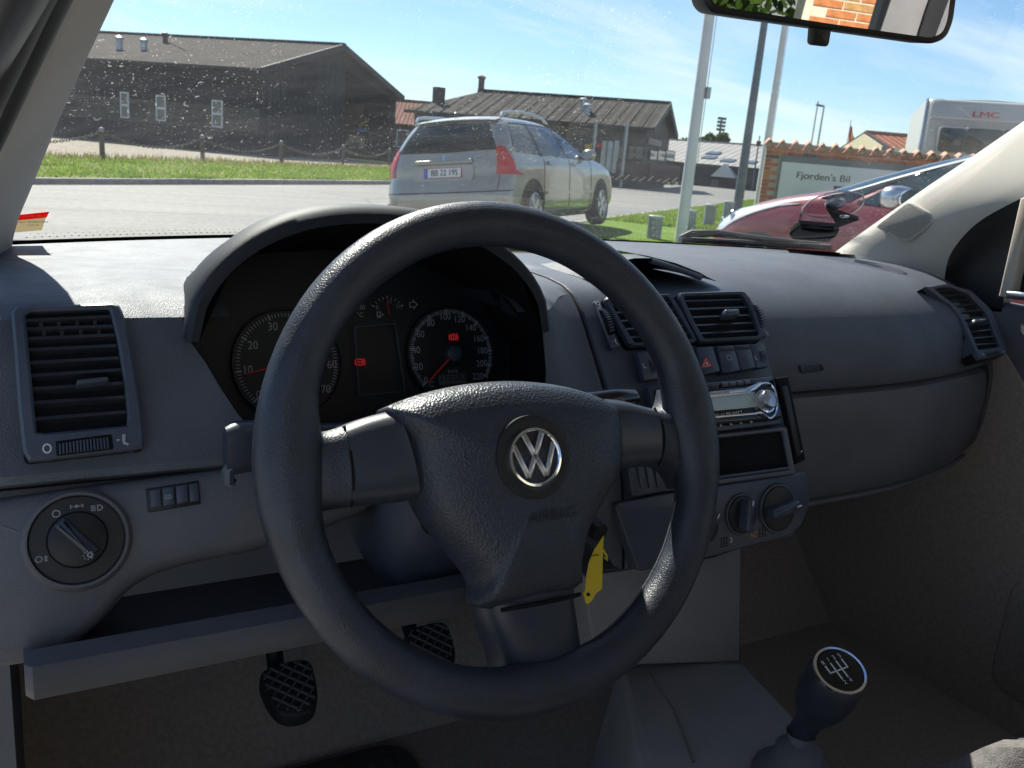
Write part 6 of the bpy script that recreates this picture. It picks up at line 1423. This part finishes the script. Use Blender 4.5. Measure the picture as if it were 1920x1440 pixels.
a_, b0 = FSl.px(1369, 1013, .003); mb = MB(); P = [(a_+.003*math.cos(R(t_)), b0+.003*math.sin(R(t_))) for t_ in range(-90, 91, 20)]+[(a_+.0021*math.cos(R(t_)), b0+.0021*math.sin(R(t_))) for t_ in range(90, -91, -20)]; mb.prism(FSl, P, .0026, .0031); mb.build('recirculate_symbol', M['white'], hp, smooth=False)
for (cx_, cy_) in ((1356, 1018), (1428, 999)):
    mb = MB()
    for i in range(3):
        for j in range(4): q = FSl.px(cx_+i*5-3, cy_+j*5-8-i*.8, .003); mb.prism(FSl, rect(q[0]-.0008, q[1]-.0008, q[0]+.0008, q[1]+.0008), .0026, .0029)
    mb.build('vent_holes', M['void'], hp, smooth=False)
# trough on top of the stack
fy = .268; P = [at(x, y, y=fy) for x, y in ((1120, 530), (1140, 505), (1165, 489), (1190, 484), (1222, 484), (1275, 500), (1320, 516), (1345, 528))]
rows = [P, [V((p.x, .30, p.z)) for p in P], [V((p.x*.96+.01, .36, p.z*.6+.992*.4)) for p in P], [V((p.x*.9+.03, .44, .986)) for p in P]]
mb = MB(); mb.grid(rows); mb.build('tray_hood', M['dash'], dash)
mb = MB(); inn = [at(x, y, y=fy+.001) for x, y in ((1150, 524), (1160, 500), (1182, 489), (1220, 489), (1272, 505), (1314, 520))]; mb.add(P+list(reversed(inn)), [(i, i+1, len(P)+len(inn)-2-min(i, 4), len(P)+len(inn)-1-min(i, 4)) for i in range(0, 5)]); 
deep = [V((p.x+.02, .40, p.z-.004)) for p in inn]; mb2 = MB(); mb2.grid([inn, deep]); mb2.add(deep, [tuple(range(len(deep)))]); mb2.build('tray_recess', M['dash_soft'], dash)
mb = MB(); mb.tube([inn[3]+V((0, -.001, .0)), inn[4], inn[5]], .0035, 8); mb.build('tray_lip', M['dash_soft'], dash)
# ------------------------------------------------------------------ passenger side
GB = [(.236, .866), (.224, .864), (.2045, .858), (.199, .84), (.1965, .80), (.198, .76), (.205, .725), (.214, .713), (.235, .709)]
def goff(x): return .09*max(0, (x-.66)/.4)**2
xs_ = [.452, .456, .50, .56, .62, .68, .74, .80, .86, .92, 1.015, 1.02]
mb = MB(); cols = [[V((x, y+goff(x), z-(.008*smooth((x-.9)/.12) if k < 4 else 0))) for k, (y, z) in enumerate(GB)] for x in xs_]
for e in (0, -1): cols[e] = [V((p.x, p.y+.006, p.z)) for p in cols[e]]
cols = [[V((p.x, p.y, p.z)) for p in c_] for c_ in cols]
mb.grid([[c_[i] for c_ in cols] for i in range(len(GB))]); gb = mb.build('glovebox_lid', M['dash_low'], dash, ang=40); gb['label'] = 'large smooth glovebox lid'
xs_ = [1.0235, 1.03, 1.04, 1.06, 1.08]; mb = MB(); cols = [[V((x, y+goff(x), z)) for y, z in GB] for x in xs_]; mb.grid([[c_[i] for c_ in cols] for i in range(len(GB))]); mb.build('end_panel', M['dash_low'], dash, ang=40)
mb = MB(); mb.tube([V((x, .212+goff(x), .7075)) for x in (.452, .55, .65, .75, .85, .95, 1.02)], .0035, 8); mb.build('glovebox_lip', M['dash_low'], dash)
mb = MB(); mb.add([V((.45, .245, .87)), V((1.05, .345, .87)), V((1.05, .40, .70)), V((.45, .30, .70))], [(0, 1, 2, 3)]); mb.build('glovebox_back', M['void'], dash, smooth=False)
FP = fr_px((1520, 650), .2065, (1520, 730), .2025); P = rrect(*[0]*4, 0) if False else roundpoly(ccw(FP.pts([(1500, 685), (1541, 681), (1545, 696), (1503, 701)], .001)), .004)
mb = MB(); mb.ring(FP, P, offset(P, -.0012), -.004, .0022, ch=.0005); ab = mb.build('airbag_badge', M['dash'], dash); a_, b0 = FP.px(1522, 691, .001); lettering(FP, 'AIRBAG', a_, b0, .0085, M['black'], ab, d=.0021, wide=1.05)
FRV = fr_px((1775, 540), .300, (1850, 672), .222, u=(1, .28, 0))
sl = [((1755, 548), (1790, 545)), ((1768, 557), (1808, 553)), ((1778, 566), (1820, 562)), ((1787, 576), (1833, 571)), ((1797, 588), (1842, 582)), ((1804, 601), (1850, 595)), ((1811, 613), (1856, 607)), ((1817, 624), (1862, 619)), ((1823, 636), (1866, 632)), ((1827, 648), (1869, 645))]
v3 = vent(FRV, [(1728, 540), (1768, 533), (1815, 545), (1855, 583), (1878, 640), (1886, 664), (1832, 675), (1818, 640), (1795, 592), (1765, 558)], [(1745, 543), (1775, 539), (1812, 552), (1846, 588), (1868, 640), (1872, 652), (1830, 658), (1815, 622), (1796, 584), (1772, 557)], sl, [(1814, 605), (1836, 603), (1838, 609), (1816, 612)], 'far louvred vent beside the passenger door', proud=.004, thick=.002, rr_=.006, bez='dash_soft')
bars(FRV, 1838, 667, [(-.002, -.002, .002, .002)], M['dimprint'], v3, .0046, 'vent_symbol'); bars(FRV, 1876, 662, [(-.002, -.002, .002, .002)], M['dimprint'], v3, .0046, 'vent_symbol'); sbox(FRV, 'thumbwheel', [(1843, 663), (1868, 660), (1869, 667), (1844, 670)], .003, .0055, M['black'], v3)
# ------------------------------------------------------------------ console, gear lever
con = thing('centre_console', 'grey lower console and tunnel trim below the heater panel', 'console', (CX, .1, .28))
FCp = fr_px((1330, 1045), .168, (1330, 1240), .142)
mb = MB(); mb.prism(FCp, roundpoly(ccw(FCp.pts([(1090, 1075), (1335, 1040), (1391, 1020), (1391, 1242), (1120, 1250)])), .004), -.30, 0, ch=.004); mb.build('console_leg', M['console'], con)
FT = Fr((.345, .145, .558), (1, 0, 0), (0, 1, .20))
mb = MB(); q = FT.pts([(1160, 1248), (1230, 1236), (1392, 1240), (1514, 1368), (1500, 1400), (1640, 1520), (1250, 1560), (1190, 1400)]); mb.prism(FT, roundpoly(ccw(q), .006), -.30, .0, ch=.006); mb.build('tunnel_top', M['console'], con)
mb = MB(); mb.tube([FT.p(*FT.px(x, y), .0) for x, y in ((1215, 1262), (1262, 1330), (1300, 1430))], .0016, 6); mb.build('trim_joint', M['dash_low'], con)
mb = MB(); mb.prism(Fr((.345, -.06, .50), (1, 0, 0), (0, 1, 0)), rrect(-.075, -.16, .075, .12, .03), -.25, .012, ch=.01); mb.build('lever_plate', M['dash_low'], con)
gl_ = thing('gear_lever', 'black gear lever with chrome ringed shift pattern cap', 'gear lever', (.345, -.02, .52))
KF = Fr((.347, -.052, .673), (1, -.10, .16), (.05, .95, .42))
mb = MB(); mb.lathe(KF, [(.013, -.12), (.014, -.085), (.021, -.068), (.0262, -.05), (.0282, -.03), (.0275, -.012), (.0256, -.002), (.0245, .0005)], 36); mb.build('knob', M['rim'], gl_)
mb = MB(); mb.lathe(KF, [(.0252, -.001), (.0250, .0018), (.0225, .0022), (.0222, .0005)], 40); mb.build('chrome_ring', M['chrome'], gl_)
mb = MB(); mb.lathe(KF, [(.0223, .0), (.0215, .0012), (.012, .0022), (.0005, .0024)], 40); cp_ = mb.build('cap', M['gloss'], gl_)
lines = [(-.0125, .004, -.0125, .0), (-.0125, .0, .0095, .0)] ; mb = MB()
for (x0, y0, x1, y1) in ((-.012, .0, -.012, .0075), (-.012, .0, .0085, .0), (-.005, -.0085, -.005, .0085), (.0018, -.0085, .0018, .0085), (.0085, .0, .0085, .0085)):
    w = .0006; P = rect(min(x0, x1)-w, min(y0, y1)-w, max(x0, x1)+w, max(y0, y1)+w); mb.prism(KF, P, .0022, .0030)
mb.build('shift_pattern', M['white'], cp_, smooth=False)
for s, a_, b0 in (('R', -.012, .011), ('1', -.005, .0125), ('3', .0018, .0125), ('5', .0085, .0125), ('2', -.005, -.0125), ('4', .0018, -.0125)): lettering(KF, s, a_, b0, .0062, M['white'], cp_, d=.0031)
B0 = V((.345, -.03, .515)); rows = []
for i in range(9):
    k = i/8; c_ = B0.lerp(KF.p(0, 0, -.115), k); r = .055*(1-k)**1.5+.014+.003*math.sin(i*2.4); rows.append([c_+V((math.cos(a_)*r, math.sin(a_)*r, 0)) for a_ in [2*math.pi*j/20 for j in range(21)]])
mb = MB(); mb.grid(rows); mb.build('gaiter', M['dash_low'], gl_)
# ------------------------------------------------------------------ pedals
def pedal(name, label, px, py, y, w, h, armtop):
    f = fr_px((px, py-40), y+.03, (px, py), y); t = thing(name, label, 'pedal', f.o)
    P = [tuple(p)[:2] for p in catmull([(-w*.8, h*.9, 0), (w*.85, h, 0), (w, h*.2, 0), (w*.7, -h*.75, 0), (0, -h, 0), (-w*.7, -h*.75, 0), (-w, h*.1, 0)], 5, True)]
    mb = MB(); mb.prism(f, P, -.02, .0, ch=.004); mb.build('pedal_pad', M['rubber'], t); mb = MB()
    for k in range(-5, 6):
        for s in (1, -1):
            c0 = k*.0165; q = [(c0-.05, -.05*s), (c0+.05, .05*s)]
            pts = [(q[0][0]+(q[1][0]-q[0][0])*j/40, q[0][1]+(q[1][1]-q[0][1])*j/40) for j in range(41)]; ins = [p for p in pts if inside(p[0], p[1], offset(P, -.003))]
            if len(ins) > 3: mb.bar(f.p(*ins[0], .0015), f.p(*ins[-1], .0015), .0018, .0035, f.n)
    mb.build('tread', M['dash_low'], t, smooth=False); mb = MB(); mb.tube([f.p(0, 0, -.015), f.p(0, .05, -.05), V(armtop)], .011, 8); mb.build('pedal_arm', M['black'], t); return t
pedal('clutch_pedal', 'rubber clutch pedal with diamond tread below the storage bar', 547, 1290, .40, .032, .040, (-.07, .50, .72))
pedal('brake_pedal', 'rubber brake pedal with diamond tread seen through the steering wheel', 812, 1212, .42, .032, .036, (.07, .52, .72))
# ------------------------------------------------------------------ steering column
colm = thing('steering_column', 'dark steering column shroud behind the wheel', 'steering column', (0, .12, .82))
def sect(c_, hw, hh, n=28, p=2.6): return [V(c_)+V((hw*math.copysign(abs(math.cos(a_))**(2/p), math.cos(a_)), 0, hh*math.copysign(abs(math.sin(a_))**(2/p), math.sin(a_)))) for a_ in [2*math.pi*j/n for j in range(n+1)]]
mb = MB(); mb.grid([sect((-.005, .055, .850), .045, .035), sect((-.005, .065, .825), .060, .062), sect((-.005, .10, .810), .064, .070), sect((-.004, .16, .805), .064, .065), sect((0, .28, .80), .06, .06)]); mb.build('shroud', M['dash_soft'], colm, ang=60)
st = thing('indicator_stalk', 'grey indicator stalk poking out left of the wheel', 'stalk', (-.1, .07, .9))
rows = []
for k, (x, hw, hh) in enumerate(((-.05, .006, .008), (-.10, .007, .009), (-.145, .009, .012), (-.160, .012, .018), (-.188, .012, .019), (-.195, .009, .016))):
    c_ = V((x, (.075-.012*k/5), .907)); rows.append([c_+V((0, hw*math.cos(a_), hh*math.copysign(abs(math.sin(a_))**.7, math.sin(a_)))) for a_ in [2*math.pi*j/16 for j in range(17)]])
mb = MB(); mb.grid(rows); mb.add(rows[-1][:-1], [tuple(range(16))]); mb.build('lever', M['spoke'], st, ang=50)
mb = MB(); mb.tube([(-.190, .060, .897), (-.1935, .060, .893), (-.1935, .060, .884), (-.190, .060, .882)], .0045, 8); mb.build('end_button', M['panel'], st)
bars(Fr((-.178, .0505, .902), (1, 0, 0), (0, 0, 1)), 0, 0, [], M['print'], st, 0) if False else None
st2 = thing('wiper_stalk', 'black wiper stalk behind the right spoke', 'stalk', (.1, .07, .9))
rows = []
for k, (x, hh) in enumerate(((.05, .008), (.10, .009), (.15, .011), (.175, .010), (.18, .006))): rows.append([V((x, .085+.01*k/4, .912))+V((0, .009*math.cos(a_), hh*math.sin(a_))) for a_ in [2*math.pi*j/16 for j in range(17)]])
mb = MB(); mb.grid(rows); mb.add(rows[-1][:-1], [tuple(range(16))]); mb.build('lever', M['gloss'], st2, ang=50)
# ignition key with yellow tag
kx = at(1118, 1012, y=.055); key = thing('ignition_key', 'black ignition key in the steering column carrying the yellow tag', 'key', kx)
mb = MB(); mb.tube([V((.04, .10, kx.z+.012)), kx+V((.0, .02, .01)), kx+V((.004, .0, .006))], [.010, .010, .009], 10); mb.build('key_head', M['black'], key)
kf = Fr(at(1115, 1070, y=.045), V((.80, -.55, .12)), (0, .12, 1)); tg = thing('key_tag', 'bright yellow plastic key tag hanging beside the wheel hub', 'key tag', kf.o)
P = kf.pts([(1132, 1004), (1131, 1032), (1130, 1060), (1129, 1104), (1118, 1112), (1110, 1126), (1103, 1132), (1098, 1130), (1095, 1116), (1093, 1113), (1097, 1108), (1099, 1082), (1104, 1055), (1114, 1030)])
hole = kf.px(1103, 1114); mb = MB(); mb.prism(kf, ccw(P), -.0006, .0006, ch=.0002); mb.build('tag_plate', M['yellow'], tg, smooth=False); mb = MB(); mb.prism(kf, circ(hole[0], hole[1], .0017, 14), -.0008, .0009); mb.build('eyelet', M['void'], tg)
mb = MB(); p_ = [kf.p(*kf.px(x, y), .001) for x, y in ((1131, 1030), (1138, 1042), (1139, 1050), (1133, 1044))]; mb.tube(p_, .0009, 6); mb.build('tag_loop', M['yellow'], tg)
mb = MB(); mb.tube([kf.p(*kf.px(x, y), .0012) for x, y in ((1110, 1042), (1114, 1041), (1118, 1039), (1122, 1041))], .0004, 5); mb.build('pen_mark', M['ink'], tg)
# ------------------------------------------------------------------ steering wheel
TW = R(22.85); WC = V((0, 0, .909)); WF_ = Fr(WC, (1, 0, 0), (0, math.sin(TW), math.cos(TW)))
sw = thing('steering_wheel', 'black three-spoke steering wheel with round chrome badge on the hub', 'steering wheel', WC)
RM, RA = .1722, .0169
mb = MB(); rows = []
for i in range(97):
    a_ = 2*math.pi*i/96; r = []
    def bump_(c0, w): d = (math.degrees(a_)-c0+180) % 360-180; return math.exp(-(d/w)**2)
    fat = 1+.10*(bump_(0, 16)+bump_(180, 16)); ins = .009*(bump_(4, 13)+bump_(176, 13))+.005*(bump_(270, 16))
    for j in range(21):
        b_ = 2*math.pi*j/20; ca = math.cos(b_); rad = RM+RA*fat*ca-(ins*(max(0, -ca))); r.append(WF_.p(rad*math.cos(a_), rad*math.sin(a_), RA*fat*.98*math.sin(b_)))
    rows.append(r)
mb.grid(rows); mb.build('rim', M['rim'], sw, ang=80)
mb = MB(); mb.tube([WF_.p((RM-RA*.97)*math.cos(a_), (RM-RA*.97)*math.sin(a_), -RA*.28) for a_ in [R(200+i*5) for i in range(29)]], .0009, 6); mb.build('rim_seam', M['dash_low'], sw)
# hub block, spokes and pad
def wpts(L_, d): return WF_.pts(L_, d)
def smoothp(P, n=4): return [tuple(p)[:2] for p in catmull([(p[0], p[1], 0) for p in P], n, True)]
lspoke = [(575, 800), (612, 812), (655, 797), (738, 770), (770, 800), (792, 890), (790, 932), (770, 940), (660, 950), (612, 962), (585, 975)]
def spoke_mesh(name, L_, d0, dm, mat, rr_=.004, h=.016, seam=None):
    P = roundpoly(ccw(wpts(L_, dm)), rr_); mb = MB(); mb.prism(WF_, P, d0, dm, ch=h*.5); return mb.build(name, mat, sw, ang=50)
mb = MB(); mb.prism(WF_, circ(.0, -.02, .05, 32), -.05, -.005, ch=.01); mb.build('hub', M['black'], sw)
def bridge(name, TOP, BOT, mat, dz, n=10):
    """rounded spoke skin between an upper and a lower edge (px lists, same length), bulging towards the driver"""
    A_ = catmull([(x, y, 0) for x, y in TOP], 4); B_ = catmull([(x, y, 0) for x, y in BOT], 4); rows = []
    for i in range(len(A_)):
        r = []; dd = dz[0]+(dz[1]-dz[0])*i/(len(A_)-1)
        for k in range(n+1):
            s = k/n; e = math.sin(math.pi*s)**.32; x = A_[i].x*(1-s)+B_[i].x*s; y = A_[i].y*(1-s)+B_[i].y*s; q = WF_.px(x, y, dd); r.append(WF_.p(q[0], q[1], dd-.013*(1-e)))
        q0 = WF_.px(A_[i].x, A_[i].y, dd); q1 = WF_.px(B_[i].x, B_[i].y, dd); r = [WF_.p(q0[0], q0[1], dd-.032)]+r+[WF_.p(q1[0], q1[1], dd-.032)]; rows.append(r)
    mb = MB(); mb.grid(rows); return mb.build(name, mat, sw, ang=70)
bridge('spoke_root', [(560, 742), (588, 785), (612, 806), (652, 796)], [(585, 985), (600, 968), (622, 957), (664, 951)], M['rim'], (.004, .012))
bridge('spoke', [(653, 795), (690, 781), (735, 769), (752, 768)], [(665, 951), (705, 947), (760, 941), (797, 934)], M['spoke'], (.0125, .017))
bridge('spoke', [(1150, 744), (1185, 748), (1215, 756), (1238, 762)], [(1165, 884), (1195, 877), (1220, 874), (1246, 871)], M['spoke'], (.017, .0125))
bridge('spoke_root', [(1238, 762), (1258, 768), (1270, 752), (1276, 722)], [(1246, 871), (1262, 872), (1282, 886), (1298, 915)], M['rim'], (.012, .004))
# lower spoke
rows = []
for (y, xl0, xr0, d_) in ((1128, 922, 1103, .016), (1160, 930, 1102, .015), (1200, 944, 1107, .011), (1240, 958, 1112, .006), (1275, 962, 1108, .003), (1300, 955, 1112, .0)):
    r = []
    for k in range(13):
        s = k/12; e = math.sin(math.pi*s)**.4; x = xl0*(1-s)+xr0*s; q = WF_.px(x, y-s*34, d_); r.append(WF_.p(q[0], q[1], d_-.02*(1-e)))
    r = [r[0]-WF_.n*.02]+r+[r[-1]-WF_.n*.02]; rows.append(r)
mb = MB(); mb.grid(rows); mb.build('spoke', M['spoke'], sw, ang=70)
pad = [(742, 768), (762, 750), (820, 729), (900, 713), (985, 708), (1062, 715), (1120, 729), (1158, 745), (1176, 764), (1182, 810), (1182, 862), (1174, 895), (1150, 935), (1122, 985), (1106, 1040), (1100, 1090), (1097, 1110), (1010, 1130), (926, 1145), (918, 1095), (880, 1042), (836, 990), (806, 940), (790, 880), (775, 820)]
PD = .022; P = [tuple(p)[:2] for p in catmull([(p[0], p[1], 0) for p in wpts(pad, PD)], 4, True)]
mb = MB(); mb.dome(WF_, P, PD-.018, PD+.014, rings=14, power=2.5, drop=.02); padm = mb.build('airbag_pad', M['pad'], sw, ang=70)
# badge on the pad
bc = WF_.px(1003, 857, PD+.015); rb = abs(WF_.px(1051, 857, PD+.015)[0]-bc[0])*1.01; BD = PD+.0135
FBd = Fr(WF_.p(bc[0], bc[1], BD), (1, 0, 0), WF_.v)
mb = MB(); mb.lathe(FBd, [(rb*1.42, -.004), (rb*1.40, .0006), (rb*1.30, .0012), (rb*1.05, .0002), (rb*.95, .0), (.0004, .0)], 48); mb.build('badge_field', M['black'], padm)
bdg = MB(); bdg.lathe(FBd, [(rb, -.001), (rb, .002), (rb*.97, .0034), (rb*.90, .0036), (rb*.865, .0028), (rb*.86, .0004)], 56); bdg = bdg.build('badge', M['chrome'], sw)
def strokes(L_, w):
    mb = MB()
    for (p, q) in L_:
        p, q = V(p), V(q); d_ = (q-p).normalized(); n_ = V((-d_.y, d_.x)); mb.prism(FBd, [tuple((p+n_*w)*rb), tuple((p-n_*w)*rb), tuple((q-n_*w)*rb), tuple((q+n_*w)*rb)], .0003, .0026, ch=.0004)
    return mb
strokes([((-.36, .80), (-.02, .07)), ((.36, .80), (.02, .07))], .098).build('badge_letter', M['satin'], bdg)
strokes([((-.76, .42), (-.34, -.64)), ((-.34, -.64), (-.02, .02)), ((.02, .02), (.34, -.64)), ((.34, -.64), (.76, .42))], .095).build('badge_letter', M['satin'], bdg)
mb = MB(); mb.tube([WF_.p(*WF_.px(x, y, PD-.004), PD-.004) for x, y in ((940, 1144), (970, 1139), (1020, 1130), (1070, 1119), (1088, 1114))], .0016, 6); mb.build('pad_seam', M['void'], padm)
for L_ in (((653, 797), (658, 850), (663, 905), (666, 950)), ((1239, 763), (1243, 800), (1245, 840), (1246, 872))):
    mb = MB(); mb.tube(catmull([WF_.p(*WF_.px(x, y, .0115), .0115-(.008 if k in (0, 3) else .0)) for k, (x, y) in enumerate(L_)], 5), .0011, 6); mb.build('spoke_seam', M['void'], sw)
a_, b0 = WF_.px(1035, 966, PD+.013); lettering(WF_, 'AIRBAG', a_, b0, .011, M['hood'], padm, d=PD+.0146)
# ------------------------------------------------------------------ things on the glass
def ws_frame(px, py): p = on_ws(px, py); e = .01; dx_ = ws(p.x+e, p.z+0)-ws(p.x-e, p.z); dz_ = ws(p.x, p.z+e)-ws(p.x, p.z-e); return Fr(p-V((0, .004, -.0065)) if False else p, dx_, dz_)
f = ws_frame(65, 415); f = Fr(f.o+f.n*.003, f.u, f.v)
if f.n.dot(EYE-f.o) < 0: print('flip')
m_, t_ = newmat('sticker_paper'); b_ = N(t_, 'ShaderNodeBsdfDiffuse'); b_.inputs[0].default_value = (.72, .66, .50, 1); tl = N(t_, 'ShaderNodeBsdfTranslucent'); tl.inputs[0].default_value = (.62, .55, .40, 1); mm = N(t_, 'ShaderNodeMixShader'); mm.inputs[0].default_value = .55; oo = N(t_, 'ShaderNodeOutputMaterial'); L(t_, b_.outputs[0], mm.inputs[1]); L(t_, tl.outputs[0], mm.inputs[2]); L(t_, mm.outputs[0], oo.inputs[0]); M['sticker'] = m_
m_, t_ = newmat('sticker_red'); b_ = N(t_, 'ShaderNodeBsdfDiffuse'); b_.inputs[0].default_value = (.6, .03, .02, 1); tl = N(t_, 'ShaderNodeBsdfTranslucent'); tl.inputs[0].default_value = (.75, .03, .02, 1); tr = N(t_, 'ShaderNodeBsdfTransparent'); tr.inputs[0].default_value = (.5, .06, .04, 1); mm = N(t_, 'ShaderNodeMixShader'); mm.inputs[0].default_value = .6; m3_ = N(t_, 'ShaderNodeMixShader'); m3_.inputs[0].default_value = .25; oo = N(t_, 'ShaderNodeOutputMaterial'); L(t_, b_.outputs[0], mm.inputs[1]); L(t_, tl.outputs[0], mm.inputs[2]); L(t_, mm.outputs[0], m3_.inputs[1]); L(t_, tr.outputs[0], m3_.inputs[2]); L(t_, m3_.outputs[0], oo.inputs[0]); M['stickred'] = m_
sk = thing('inspection_sticker', 'cream sticker with red band stuck low on the windscreen by the pillar', 'sticker', f.o)
mb = MB(); mb.prism(f, f.pts([(12, 414), (86, 407), (78, 431), (6, 437)]), 0, .0004); mb.build('paper', M['sticker'], sk, smooth=False)
mb = MB(); mb.prism(f, f.pts([(14, 405), (92, 397), (87, 407), (12, 414.5)]), 0, .0005); mb.build('red_band', M['stickred'], sk, smooth=False)
a_, b0 = f.px(68, 404); lettering(f, 'Godkendt', a_, b0, .0072, M['sticker'], sk, d=.0007, mirror=True)
a_, b0 = f.px(62, 415); lettering(f, 'periodisk syn', a_, b0, .0062, M['ink'], sk, d=.0006, mirror=True); a_, b0 = f.px(62, 421); lettering(f, 'af bilen', a_, b0, .0045, M['ink'], sk, d=.0006, mirror=True)
# parking disc
f = ws_frame(1560, 388); f = Fr(f.o+f.n*.004, f.u, f.v); pd = thing('parking_disc', 'clear round parking disc with black pointer on the far windscreen edge', 'parking disc', f.o)
C0 = [f.px(x, y) for x, y in ((1503, 398), (1515, 378), (1545, 364), (1580, 358), (1610, 361), (1621, 371), (1617, 387), (1595, 402), (1560, 411), (1525, 411))]; C0 = smoothp(C0, 5)
mb = MB(); mb.ring(f, C0, offset(C0, -.0018), 0, .002, ch=.0004); mb.build('disc_rim', M['white'], pd); mb = MB(); mb.prism(f, C0, -.0006, .0); mb.build('disc_plate', thinglass('clear_plastic', (.86, .82, .84), .02, 1.3, .02), pd, smooth=False)
cc = (sum(p[0] for p in C0)/len(C0), sum(p[1] for p in C0)/len(C0))
for k in range(12):
    i = int(k*len(C0)/12); p = V(cc).lerp(V(C0[i]), .80); lettering(f, str(12 if k == 0 else k), p.x, p.y, .008, M['ink'], pd, d=.0024, name='numeral', rot=0)
mb = MB(); q = f.px(1566, 380); mb.lathe(f, [(.017, .0), (.016, .004), (.008, .006), (.0005, .006)], 28, q[0], q[1]); mb.build('hub', M['satin'], pd)
mb = MB(); mb.prism(f, f.pts([(1548, 382), (1609, 402), (1570, 416)]), .004, .012, ch=.002); pt_ = mb.build('pointer', M['black'], pd); mb = MB(); q = f.px(1583, 405, .012); mb.prism(f, circ(q[0], q[1], .009, 20, .004), .012, .014, ch=.001); mb.build('logo_window', M['chrome'], pt_)
mb = MB(); mb.prism(f, roundpoly(ccw(f.pts([(1479, 432), (1499, 414), (1573, 420), (1570, 430), (1551, 444), (1485, 438)])), .003), -.001, .012, ch=.002); mb.build('disc_mount', M['gloss'], pd)
# wipers lying outside at the foot of the glass
wp = thing('windscreen_wiper', 'black wiper lying outside along the foot of the windscreen', 'wiper', on_ws(1450, 448))
def out_ws(px, py, o): p = on_ws(px, py+13); return p+V((0, .012+o, .002))
mb = MB(); mb.bar(out_ws(1290, 441, .01), out_ws(1572, 455, .01), .02, .009); mb.build('wiper_blade', M['rubber'], wp, smooth=False)
mb = MB(); mb.tube([out_ws(1298, 438, .02), out_ws(1322, 431, .025), out_ws(1372, 431, .025), out_ws(1450, 440, .02), out_ws(1560, 452, .02)], [.004, .007, .007, .005, .005], 8); mb.build('wiper_arm', M['rubber'], wp)
# scuttle and bonnet outside
mb = MB(); mb.grid([[V((x, yb(x)+.02, .945)), V((x, yb(x)+.10, .93)), V((x, yb(x)+.25, .90))] for x in [-.40+1.5*k/14 for k in range(15)]]); mb.build('scuttle_panel', M['rubber'], cabin)
M['bonnetpaint'] = surf('bonnet_paint', (.10, .12, .16), .25, .5, metal=.5, coat=1)
mb = MB(); mb.grid([[V((x, yb(x)+.22+.62*k/6, .905-.012*k-.010*k*k*.6-.06*((x-CX)/.7)**4)) for x in [-.42+1.53*j/14 for j in range(15)]] for k in range(7)]); mb.build('bonnet', M['bonnetpaint'], cabin)
# ------------------------------------------------------------------ rear-view mirror
mu = V((.958, -.287, .03)).normalized(); MF = Fr(at(1330, 0, x=.225), mu, (.0, -.12, 1)); mir = thing('rear_view_mirror', 'black framed rear-view mirror reflecting an orange brick wall', 'mirror', MF.o)
houter = roundpoly(ccw(MF.pts([(1318, -75), (1322, 6), (1336, 24), (1400, 34), (1560, 56), (1752, 83), (1778, 72), (1791, 40), (1806, -75)], 0)), .006)
mb = MB(); mb.prism(MF, houter, -.03, .0, ch=.004); mb.build('housing', M['black'], mir, ang=40)
gl0 = roundpoly(ccw(MF.pts([(1333, -70), (1336, 2), (1345, 12), (1400, 20), (1560, 45), (1745, 71), (1767, 62), (1776, 38), (1790, -70)], .0004)), .005)
mb = MB(); mb.prism(MF, gl0, .0, .0006); mb.build('mirror_glass', M['mirror'], mir, smooth=False)
mb = MB(); mb.prism(MF, roundpoly(ccw(MF.pts([(1522, 46), (1559, 52), (1553, 88), (1519, 84)], -.006)), .004), -.012, -.004, ch=.002); mb.build('dip_tab', M['black'], mir)
mb = MB(); mb.tube([MF.p(*MF.px(1550, -20), -.03), MF.p(*MF.px(1550, -60), -.06), V((CX, .16, 1.36))], .010, 8); mb.build('stem', M['black'], mir)
# bricks of the house behind, the part the mirror shows
def refl_px(px, py):
    q = MF.px(px, py, .0006); p = MF.p(q[0], q[1], .0006); d_ = (p-EYE).normalized(); d_ = d_-MF.n*2*d_.dot(MF.n); t = (-6.6-p.y)/d_.y; return p+d_*t
rp = [refl_px(x, y) for x, y in ((1336, 0), (1345, 12), (1767, 62), (1785, 0), (1560, 20))]
x0, x1 = min(p.x for p in rp)-.2, max(p.x for p in rp)+.2; z0_, z1_ = max(0, min(p.z for p in rp)-.1), min(3.3, max(p.z for p in rp)+.1)
x0 = max(x0, 1.76); x1 += .3
n_b = lay(bh, bw, 9.0-x1, 9.0-x0, round(z0_/.066)*.066, z1_, lambda u, v, w: True, bm2, (0, 0, 0, 1, 2), 300)
hg = thing('hedge', 'leafy green hedge seen at the left of the mirror', 'hedge', (.4, -7.6, 0)); mb = MB()
for k in range(34): leafball(mb, (random.uniform(-2.2, 1.55), -7.6+random.uniform(-.3, .3), random.uniform(.3, 2.3)), .5, .45, 260, .07)
me = bpy.data.meshes.new('foliage'); me.from_pydata(mb.v, [], mb.f); me.materials.append(M['leaf']); o = bpy.data.objects.new('foliage', me); COL.objects.link(o); attach(o, hg)
for k in range(5):
    x = -2+k*.8; mb = MB(); mb.tube([(x, -7.6, -.05), (x+.05, -7.6, .8), (x-.05, -7.55, 1.8)], [.05, .04, .015], 7); mb.build('stem', M['bark'], hg)
